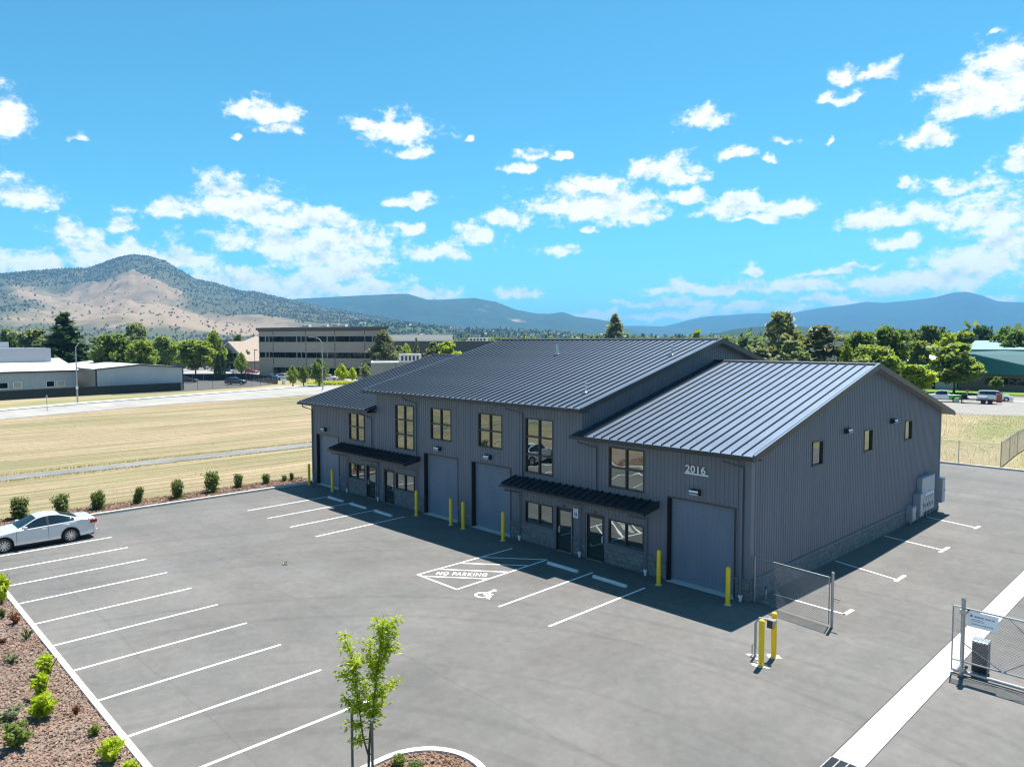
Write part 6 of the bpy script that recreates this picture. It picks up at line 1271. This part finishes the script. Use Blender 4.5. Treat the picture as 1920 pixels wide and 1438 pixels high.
for nm, lb, P0, w, dp, h in (('shed', 'white roofed shed between the leafy clump and the teal building', (-53, 171), 11, 9, 6.4), ('far_hip_building', 'tan hip roofed house above the aqua roof', (-33, 232), 16, 14, 9.0), ('far_hip_building', 'grey roofed house behind the white shed', (-62, 215), 14, 12, 8.0)):
    t = thing(nm, lb, 'building', (*P0, 0), R(12)); MB().box(0, w, 0, dp, 0, h-1.6).build('wall', M_unit, t); rm_ = M_wroof if nm == 'shed' else M_tan
    pr = MB(); pr.add([(-.6, -.6, h-1.6), (w+.6, -.6, h-1.6), (w+.6, dp+.6, h-1.6), (-.6, dp+.6, h-1.6), (w*.3, dp/2, h), (w*.7, dp/2, h)], [(0, 1, 5, 4), (1, 2, 5), (2, 3, 4, 5), (3, 0, 4)]); pr.build('roof', rm_, t)
for i, (P0, w, h) in enumerate((((-118, 214), 26, 9.9), ((-96, 208), 20, 9.4), ((-84, 186), 14, 9.6), ((-150, 240), 30, 9.8), ((-71, 230), 24, 10.0))):
    lb = ['flat white roof seen just over the centre ridge', 'flat white roof above the right end of the ridge', 'flat white roof left of the big dark pine', 'flat white roof seen over the left part of the ridge', 'flat white roof glimpsed between the pines'][i]
    flat_box('flat_roof_building', lb, 'building', P0, (.95, .3), w, 18, h, M_unit, M_wroof, .1, 'white flat roofs beyond the ridge', 3)
# ---- fences
M_screen = mat('dark_privacy_mesh', (.018, .026, .030), .9)
def fence(label, pts, h, screened, post_m=M_galv, name='screened_fence', step=3.0, wire=.14, wr=.006):
    t = thing(name, label, 'fence', (*pts[0], 0)); o_ = Vector((*pts[0], 0)); first = True
    for a, c in zip(pts, pts[1:]):
        a = Vector((*a, 0))-o_; c = Vector((*c, 0))-o_; L_ = (c-a).length; n = max(1, round(L_/step)); z = Vector((0, 0, 1)); nn = Vector((-(c-a).y, (c-a).x, 0)).normalized()*.04
        for k in range(n+(1 if c == Vector((*pts[-1], 0))-o_ else 0)):
            p = a+(c-a)*k/n; MB().tube([p, p+z*(h+.08)], .035, 6).build('post', post_m, t)
        MB().tube([a+z*h, c+z*h], .022, 6).build('top_rail', post_m, t)
        if screened:
            for k in range(n):
                p0_, p1_ = a+(c-a)*k/n, a+(c-a)*(k+1)/n; b = MB(); b.quad(p0_+nn, p1_+nn, p1_+nn+z*(h-.03), p0_+nn+z*(h-.03)); b.build('screen_panel', M_screen, t)
        else:
            m = MB(); N_ = int((L_+h)/wire); d = (c-a).normalized()
            for i in range(N_):
                for s_ in (0, 1):
                    u0, v0 = (i*wire, .05) if i*wire <= L_ else (L_, i*wire-L_); u1, v1 = (i*wire-h, h) if i*wire >= h else (0, i*wire)
                    if s_: u0, u1 = L_-u0, L_-u1
                    m.tube([a+d*u0+z*v0, a+d*u1+z*v1], wr, 3, caps=False)
            m.build('chain_link', M_wire, t)
    return t
fence('dark screened fence along the street before the white warehouses', [(-139, -90), (-139.3, -2.2), (-140.6, 5.6), (-141.4, 13.3), (-142.5, 25), (-142.9, 29.5)], 1.68, True, M_trim)
fence('open dark post and wire fence before the gravel yard with the blue suv', [(-142.95, 29.7), (-143.3, 39.5), (-144.5, 45.5), (-150.3, 54.2)], 1.68, False, M_trim, 'yard_fence', 3.2, .30, .006)
fence('dark screened fence at the back of the yard, ending at the young street trees', [(-187, 38.5), (-181.9, 43.6), (-175, 52.4), (-172.5, 56.6), (-150.6, 54.6)], 1.75, True)
fence('chain link fence across the dry bank behind the building', [(-34, 42.3), (-4.0, 42.35), (-1.2, 43.2)], 1.85, False, M_galv, 'chain_link_fence', 3.0, .16, .0045)
fence('chain link fence running back from the corner post at the right', [(-1.2, 43.2), (-2.0, 52.6), (-3.5, 78)], 2.0, False, M_galv, 'chain_link_fence', 6.2, .2, .005)
t = thing('utility_box', 'small white utility box at the end of the dark screened fence', 'utility box', (-149.2, 55.4, 0)); MB().box(-.3, .3, -.3, .3, .06, 1.0).build('cabinet', M_white, t); MB().box(-.35, .35, -.35, .35, 0, .06).build('pad', M_conc, t)
# ---- street lamps, signs
def street_lamp(label, x, y, h, dirn, extra=None):
    t = thing('street_lamp', label, 'street lamp', (x, y, 0), 0, 'tall street lamps on the far road'); MB().tube([(0, 0, 0), (0, 0, h*.5), (0, 0, h)], .13, 10, .075).build('pole', M_galv, t, smooth=True)
    d = Vector((math.cos(dirn), math.sin(dirn), 0)); MB().tube([Vector((0, 0, h-.1)), d*.5+Vector((0, 0, h+.55)), d*1.3+Vector((0, 0, h+1.0)), d*2.5+Vector((0, 0, h+1.1))], .06, 8).build('arm', M_galv, t, smooth=True)
    p = d*2.8+Vector((0, 0, h+1.08)); MB().box(-.42, .42, -.16, .16, -.09, .07, Matrix.Translation(p) @ Matrix.Rotation(dirn, 4, 'Z')).build('lamp_head', M_galv, t); MB().lathe([(.24, 0), (.24, .08), (.15, .14)], 10).build('base_plate', M_galv, t)
    return t
t = street_lamp('street lamp before the white metal warehouses, arm to the right', -122.3, 5.7, 9.3, R(35)); MB().box(-.22, .22, -.12, .12, 2.4, 2.9).build('junction_box', M_white, t)
t = street_lamp('street lamp before the office with an orange warning sign on its pole', -121.2, 49.9, 9.9, R(205))
sg = thing('warning_sign', 'small orange diamond road work sign at the lamp pole before the office', 'sign', (-121.08, 49.75, 3.4), R(-40)); bevel(MB().prism([(0, -.62), (.62, 0), (0, .62), (-.62, 0)], -.015, .015, Matrix.Rotation(math.pi/2, 4, 'X')).build('panel', mat('sign_orange', (.75, .22, .02), .5), sg), .01, 1); MB().box(-.12, .12, -.03, -.016, -.25, .15).build('worker_mark', M_under, sg); MB().box(-.04, .04, .02, .06, -1.0, .6).build('bracket', M_galv, sg)
t = thing('delineator_post', 'thin grey post standing in the verge at the near side of the road', 'post', (-112.2, -.7, 0)); MB().tube([(0, 0, 0), (0, 0, 2.3)], .05, 8).build('post', M_galv, t); MB().box(-.02, .02, -.12, .12, 1.9, 2.3).build('marker_plate', M_grey, t)
t = thing('parking_lot_lamp', 'dark lamp post in the car park before the gabled building', 'street lamp', (-212, 77.2, 0)); MB().tube([(0, 0, 0), (0, 0, 7.4)], .09, 8).build('pole', M_trim, t); MB().box(-.1, .9, -.22, .22, 7.2, 7.42).build('lamp_head', M_trim, t, rot=(0, 0, R(35)))
t = thing('flag_pole', 'thin pale pole before the grey flat building', 'pole', (-236, 52.5, 0)); MB().tube([(0, 0, 0), (0, 0, 8.2)], .09, 8, .05).build('pole', M_white, t); MB().lathe([(.02, 8.2), (.09, 8.26), (.02, 8.34)], 8).build('finial', M_white, t)
# ---- vehicles far off
M_white_p = paint_mat('white_car_paint', (.72, .73, .74)); M_navy = paint_mat('navy_car_paint', (.02, .03, .06)); M_blackp = paint_mat('black_car_paint', (.012, .012, .014)); M_redp = paint_mat('red_car_paint', (.30, .02, .03)); M_green_p = paint_mat('green_truck_paint', (.03, .42, .05)); M_bluep = paint_mat('blue_car_paint', (.05, .14, .35)); M_grey_p = paint_mat('grey_car_paint', (.16, .17, .18))
build_car('suv', 'dark blue suv in the dark yard behind the wire fence', 'car', (-155.6, 46.6, 0), R(233), M_navy, name='parked_suv', step=.12)
build_car('sedan', 'dark blue car half hidden behind the gabled warehouse corner', 'car', (-172.6, 41.6, 0), R(233), M_navy, name='parked_car', step=.12)
wh0 = build_car('sedan', 'white car in the car park before the gabled building', 'car', (-212.4, 72.0, 0), R(215), M_white_p, 'cars in the far car park', step=.14)
sv0 = build_car('suv', 'white suv between the light green tree and the cypress pair', 'car', (-248.6, 77.5, 0), R(40), M_white_p, 'cars in the far car park', step=.14)
def recolor(o, m):
    for c in o.children:
        for s in c.material_slots:
            if s.material in (M_white_p,): s.link = 'OBJECT'; s.material = m
def park(src, label, x, y, rz, m):
    c = copy_tree(src); c.location = (x, y, 0); c.rotation_euler.z = rz; c['label'] = label; recolor(c, m); return c
park(wh0, 'red car beside the white one in the far car park', -209.6, 74.6, R(215), M_redp); park(wh0, 'white car under the wide light green tree', -253, 73, R(200), M_white_p); park(sv0, 'black car right of the cypress pair', -249.7, 84.3, R(30), M_blackp); park(sv0, 'blue car left of the wide light green tree', -272, 76.4, R(50), M_bluep); park(sv0, 'white suv behind the white gable roof', -285, 73.0, R(50), M_white_p)
park(wh0, 'pale blue car behind the screened fence before the office', -169.0, 62.2, R(200), M_bluep); park(sv0, 'white car behind the screened fence before the office', -166.2, 64.4, R(205), M_white_p); park(wh0, 'white car glimpsed under the street trees', -155.6, 71.6, R(210), M_white_p); park(wh0, 'pale car behind the juniper cover', -151, 78, R(210), M_grey_p)
build_car('pickup', 'white pickup truck with a green cargo bed in the gravel yard', 'pickup truck', (-24.1, 109.3, 0), R(13), M_white_p, name='pickup_truck', rear_m=M_green_p, step=.12)
build_car('minivan', 'white minivan parked behind the black trailer', 'van', (-18.4, 116.3, 0), R(193), M_white_p, name='minivan', step=.12)
co = thing('traffic_cone', 'orange cone against the white pickup beside its green bed', 'cone', (-25.9, 108.3, 0)); MB().lathe([(.30, .04), (.26, .06), (.05, .95), (.03, .95)], 12).build('cone', mat('cone_orange', (.8, .16, .02), .5), co); MB().box(-.38, .38, -.38, .38, 0, .04).build('base', M_under, co)
t = thing('utility_trailer', 'black two axle utility trailer loaded with gear before the white van', 'trailer', (-18.9, 109.2, 0), R(13)); MB().box(-2.4, 2.4, -1.0, 1.0, .58, .72).build('deck', M_under, t); MB().box(-2.45, -2.35, -1.0, 1.0, .2, 1.1).build('front_board', M_under, t); MB().tube([(2.4, 0, .6), (3.6, 0, .55)], .06, 6).build('drawbar', M_under, t)
for x_ in (.55, 1.45):
    for s_ in (-1, 1): MB().lathe([(.18, -.1), (.36, -.1), (.36, .1), (.18, .1)], 18).build('wheel', M_tyre, t, loc=(x_, s_*1.12, .36), rot=(math.pi/2, 0, 0))
for s_ in (-1, 1): MB().box(.1, 1.95, s_*1.12-.14, s_*1.12+.14, .76, .80).build('mudguard', M_under, t); MB().box(1.7, 2.38, s_*1.0-.03, s_*1.0+.03, .45, .58).build('tail_lamp', M_red, t)
def loose(name, label, x, y, z, w, d, h, m, cat): 
    t_ = thing(name, label, cat, (x, y, z), R(13)); bevel(MB().box(-w/2, w/2, -d/2, d/2, 0, h*.94).build('body', m, t_), .03, 1); bevel(MB().box(-w/2-.02, w/2+.02, -d/2-.02, d/2+.02, h*.94, h).build('lid', m, t_), .01, 1); return t_
loose('crate', 'white crate on the black trailer deck', -18.5, 109.3, .72, 1.1, .7, .42, M_white, 'crate'); loose('red_panel_box', 'rust red box panel at the right end of the trailer', -16.3, 109.75, .25, .75, .5, 1.35, mat('rust_red', (.36, .08, .05), .7), 'box'); loose('bin', 'pale bin on the ground left of the trailer', -21.9, 108.5, 0, .6, .5, .75, M_unit, 'bin'); loose('tool_chest', 'dark tool chest standing on the trailer front', -20.9, 108.8, .72, .8, .6, .65, M_under, 'chest')
t = thing('post_driver', 'upright machine with a red head on the trailer front', 'machine', (-20.5, 108.7, .72), R(13)); MB().tube([(0, 0, 0), (0, 0, 1.1)], .07, 8).build('mast', M_galv, t); bevel(MB().box(-.22, .22, -.16, .16, 1.1, 1.42).build('head', M_redp, t), .03, 1); MB().box(-.28, .28, -.2, .2, 0, .12).build('foot', M_under, t)

# ================================================================== HILLS AND FAR WOODS
from mathutils import noise as mn
def profile(tab, az): return float(np.interp(az, [p[0] for p in tab], [p[1] for p in tab]))
def hill_mat(name, wood, wood2, dry, scale, thr=.5, soft=.12):
    m = bpy.data.materials.new(name); m.use_nodes = True; t = m.node_tree; b = t.nodes['Principled BSDF']; L = t.links; pos = t.nodes.new('ShaderNodeNewGeometry').outputs['Position']
    def noise(s, d, r_=.6): n = nd(t, 'ShaderNodeTexNoise', i_Scale=s, i_Detail=d, i_Roughness=r_); L.new(pos, n.inputs['Vector']); return n.outputs['Fac']
    at = nd(t, 'ShaderNodeAttribute', attribute_name='dry')
    ad = nd(t, 'ShaderNodeMath', operation='MULTIPLY_ADD'); L.new(noise(scale, 7), ad.inputs[0]); ad.inputs[1].default_value = 1.9; L.new(at.outputs['Fac'], ad.inputs[2])
    r = nd(t, 'ShaderNodeMapRange'); r.inputs['From Min'].default_value = thr+.95-soft; r.inputs['From Max'].default_value = thr+.95+soft; L.new(ad.outputs[0], r.inputs['Value'])
    w = nd(t, 'ShaderNodeMix', data_type='RGBA'); w.inputs['A'].default_value = (*wood, 1); w.inputs['B'].default_value = (*wood2, 1); L.new(noise(scale*5, 5, .7), w.inputs['Factor'])
    d = nd(t, 'ShaderNodeMix', data_type='RGBA'); d.inputs['A'].default_value = (*dry, 1); d.inputs['B'].default_value = tuple(x*.62 for x in dry)+(1,); L.new(noise(scale*2.2, 9, .8), d.inputs['Factor'])
    mx = nd(t, 'ShaderNodeMix', data_type='RGBA'); L.new(r.outputs[0], mx.inputs['Factor']); L.new(w.outputs['Result'], mx.inputs['A']); L.new(d.outputs['Result'], mx.inputs['B']); L.new(mx.outputs['Result'], b.inputs['Base Color']); b.inputs['Roughness'].default_value = 1; b.inputs['Specular IOR Level'].default_value = 0
    return m
HF = {}
def hill(name, tab, D1, D0, D2, m, nA, nD, rough, dryfn, pw=1.25):
    a0, a1 = tab[0][0], tab[-1][0]; V = []; F_ = []; dry = []
    def height(az, d):
        p = profile(tab, az); f = (d-D1)/(D0-D1) if d <= D0 else 1-(d-D0)/(D2-D0)*.8
        f = max(0, min(1, f)); x, y = CAMP.x+d*math.sin(az), CAMP.y+d*math.cos(az)
        n = mn.fractal(Vector((x, y, 7))*(1/(D0*.10)), .9, 2.1, 6); rg = 1-abs(mn.fractal(Vector((x, y, 3))*(1/(D0*.13)), .9, 2.0, 5))
        h = p*(f**pw); e = 5.5*f*(1-f)**1.6 if d <= D0 else .15
        return h*(1+rough*e*(n*.9+rg*.6-.45))+p*rough*.012*n*(f > .3)-3*(1-f)
    for j in range(nD+1):
        g = j/nD; d = D1+(D0-D1)*(g/.8) if g <= .8 else D0+(D2-D0)*(g-.8)/.2
        for i in range(nA+1):
            az = a0+(a1-a0)*i/nA; z = height(az, d); V.append((CAMP.x+d*math.sin(az), CAMP.y+d*math.cos(az), z)); dry.append(dryfn(az, d, z))
    for j in range(nD):
        for i in range(nA): k = j*(nA+1)+i; F_.append((k, k+1, k+nA+2, k+nA+1))
    me = bpy.data.meshes.new(name); me.from_pydata(V, [], F_); me.update(); me.materials.append(m); me.polygons.foreach_set('use_smooth', [True]*len(F_))
    Z = np.array([v[2] for v in V]).reshape(nD+1, nA+1)
    def hsamp(az, d):
        g = .8*(d-D1)/(D0-D1) if d <= D0 else .8+.2*(d-D0)/(D2-D0); u = min(max(g*nD, 0), nD-1e-6); w_ = min(max((az-a0)/(a1-a0)*nA, 0), nA-1e-6); j, i = int(u), int(w_); fu, fw_ = u-j, w_-i
        return float((Z[j, i]*(1-fw_)+Z[j, i+1]*fw_)*(1-fu)+(Z[j+1, i]*(1-fw_)+Z[j+1, i+1]*fw_)*fu)
    at = me.attributes.new('dry', 'FLOAT', 'POINT'); at.data.foreach_set('value', dry); o = link(name, me); HF[name] = hsamp; return tag(o, kind='structure')
def bump2(az, d, ca, cd_, ra, rd): return max(0.0, 1-math.hypot((az-ca)/ra, (d-cd_)/rd))
def azp(px): return math.atan((px-960)/1381.4)+R(-46.126)
def butte_dry(az, d, z):
    # bare grass on the middle spur and on the low front fields, oak woodland above
    v = -.42
    v += 1.1*min(1, 1.5*bump2(az, d, azp(150), 3180, .19, 620)); v += 1.3*min(1, 1.7*bump2(az, d, azp(330), 2450, .26, 520)); v += .9*bump2(az, d, azp(480), 2250, .12, 200)*1.5
    v += .35*bump2(az, d, azp(470), 3300, .10, 500); v += .5*bump2(az, d, azp(355), 3900, .035, 250)
    v += -.5*bump2(az, d, azp(20), 3000, .05, 500)
    return v
M_butte = hill_mat('butte_cover', (.060, .072, .046), (.115, .110, .070), (.30, .225, .158), .008, .40, .26)
M_mid = hill_mat('mid_hill_cover', (.026, .045, .026), (.045, .060, .032), (.36, .26, .16), .003); M_far = hill_mat('far_range_forest', (.022, .038, .024), (.034, .048, .030), (.30, .24, .18), .0016, .74); M_town = hill_mat('town_slope_cover', (.050, .075, .028), (.085, .11, .045), (.34, .27, .16), .012)
hill('butte_hill', BUTTE, 1700, 4300, 6500, M_butte, 240, 110, .55, butte_dry)
hill('mid_hills', MIDHILL, 4700, 7000, 9500, M_mid, 180, 70, .55, lambda az, d, z: -.22+.7*bump2(az, d, azp(960), 6000, .07, 1100)+.3*bump2(az, d, azp(900), 6700, .05, 400))
hill('town_slope', TOWNSLOPE, 1500, 2600, 4200, M_town, 130, 40, .4, lambda az, d, z: .02)
hill('low_range', LOWRANGE, 7600, 9500, 12000, M_mid, 90, 40, .4, lambda az, d, z: -.15)
hill('blue_range', BLUERANGE, 7500, 11000, 15000, M_far, 220, 80, .6, lambda az, d, z: -.35+.9*bump2(az, d, azp(1790), 9600, .05, 600)+.6*bump2(az, d, azp(1640), 10900, .02, 300))
hill('foothill', FOOTHILL, 2400, 3200, 4300, M_mid, 80, 30, .4, lambda az, d, z: -.3)
# ---- trees too many to count, as joined low crowns
def tiny_crown(kind, seed):
    r = np.random.default_rng(seed)
    if kind == 'round':
        n = 26; u = rvec(r, n); u[:, 2] = np.abs(u[:, 2]); P = u*np.array([.5, .5, .62])*r.uniform(.75, 1.05, n)[:, None]; P[:, 2] += .32; return cards(P, .42, r, .6, 1.3)
    n = 24; z = r.uniform(.05, 1, n); a = r.uniform(0, 6.28, n); rad = .34*(1-z)+.02; P = np.stack([np.cos(a)*rad, np.sin(a)*rad, z], 1); return cards(P, .26, r, .2, 1.6)
ROUND = [tiny_crown('round', s) for s in range(6)]; CONE = [tiny_crown('cone', s) for s in range(4)]
MIDC = [broad_crown(s, 26, 9, .17) for s in range(40, 46)]
def woods(name, pts, m):
    V = []
    for (x, y, z, h, w, k, s) in pts:
        B0 = MIDC[s % 6] if (k == 0 and math.hypot(x-14, y+26) < 900) else (ROUND if k == 0 else CONE)[s % (6 if k == 0 else 4)]; V.append(B0*np.array([w, w, h])+np.array([x, y, z-.3]))
    return tag(link(name, np_quads(name, np.concatenate(V), m)), kind='stuff')
rr = random.Random(77)
def polar(az, d, z=0): return CAMP.x+d*math.sin(az), CAMP.y+d*math.cos(az), z
def scatter(n, px0, px1, d0, d1, pc, hmin, hmax, hf=None, seed=0, keep=None, bias=1.0):
    out = []
    while len(out) < n:
        az = azp(rr.uniform(px0, px1)); d = d0+(d1-d0)*rr.random()**bias; k = 1 if rr.random() < pc else 0; h = rr.uniform(hmin, hmax)*(1.25 if k else 1); x, y, _ = polar(az, d); z = hf(az, d) if hf else 0
        if keep and not keep(az, d, z): continue
        out.append((x, y, z, h, h*rr.uniform(.75, 1.15)*(.8 if k else 1), k, rr.randrange(99)))
    return out
woods('valley_woods', scatter(1500, 860, 1460, 420, 1500, .12, 7, 13, bias=.8)+scatter(260, 1300, 1960, 260, 420, .06, 7, 12)+scatter(1100, 1400, 2000, 420, 1500, .16, 8, 15), LF['far'])
woods('valley_woods', scatter(700, 860, 2000, 1300, 2300, .45, 12, 20), LF['dark'])
woods('valley_woods', scatter(520, 860, 1960, 300, 900, .03, 6, 11), LF['far'])
woods('orchard_belt', scatter(900, -40, 560, 420, 1500, .05, 5, 9, bias=.7)+scatter(160, -40, 470, 260, 420, .05, 5, 8), LF['far'])
woods('orchard_belt', scatter(700, 300, 900, 700, 1700, .12, 6, 11), LF['light'])
hb = HF['butte_hill']; ht = HF['town_slope']
woods('hill_oaks', scatter(15000, -60, 900, 1750, 4280, .30, 3.5, 7.5, hb, keep=lambda az, d, z: butte_dry(az, d, z)+rr.uniform(-.25, .75) < .1 and (d > 2250 or rr.random() < .3), bias=.8)+scatter(900, -40, 620, 1750, 3900, 0, 3, 7, hb), LF['hill'])
woods('slope_trees', scatter(1100, 600, 1120, 1520, 2900, .25, 8, 16, ht), LF['hill'])
# distant houses on the slope
hm = None; dh = []
for i in range(30):
    az = azp(rr.uniform(660, 1110)); d = rr.uniform(1550, 2700); x, y, _ = polar(az, d); z = ht(az, d)
    if hm is None:
        b = MB(); b.box(-.5, .5, -.35, .35, -.2, .5); hm = b.mesh('wall', M_unit); b = MB(); b.add([(-.55, -.42, .5), (.55, -.42, .5), (.55, .42, .5), (-.55, .42, .5), (-.5, 0, .85), (.5, 0, .85)], [(0, 1, 5, 4), (2, 3, 4, 5), (1, 2, 5), (3, 0, 4)]); hr_ = b.mesh('roof', M_tan)
    t = thing('hillside_house', 'tiny pale house among the trees on the distant town slope', 'house', (x, y, z), rr.uniform(0, 3.1), 'houses on the distant slope'); s = rr.uniform(11, 19); link('wall', hm, t, None, None, (s, s, s*.7)); link('roof', hr_, t, None, None, (s, s, s*.7))
hz = MB(); hz.box(-15600, 15600, -15600, 15600, -1.2, 690)
vm_ = bpy.data.materials.new('haze_air'); vm_.use_nodes = True; tt = vm_.node_tree; tt.nodes.remove(tt.nodes['Principled BSDF']); pv = tt.nodes.new('ShaderNodeVolumePrincipled'); pv.inputs['Color'].default_value = (.21, .57, 1.0, 1); pv.inputs['Density'].default_value = HAZE = 9.2e-5; pv.inputs['Anisotropy'].default_value = 0.0
tt.links.new(pv.outputs[0], tt.nodes['Material Output'].inputs['Volume']); ho = hz.build('haze', vm_); tag(ho, kind='stuff')
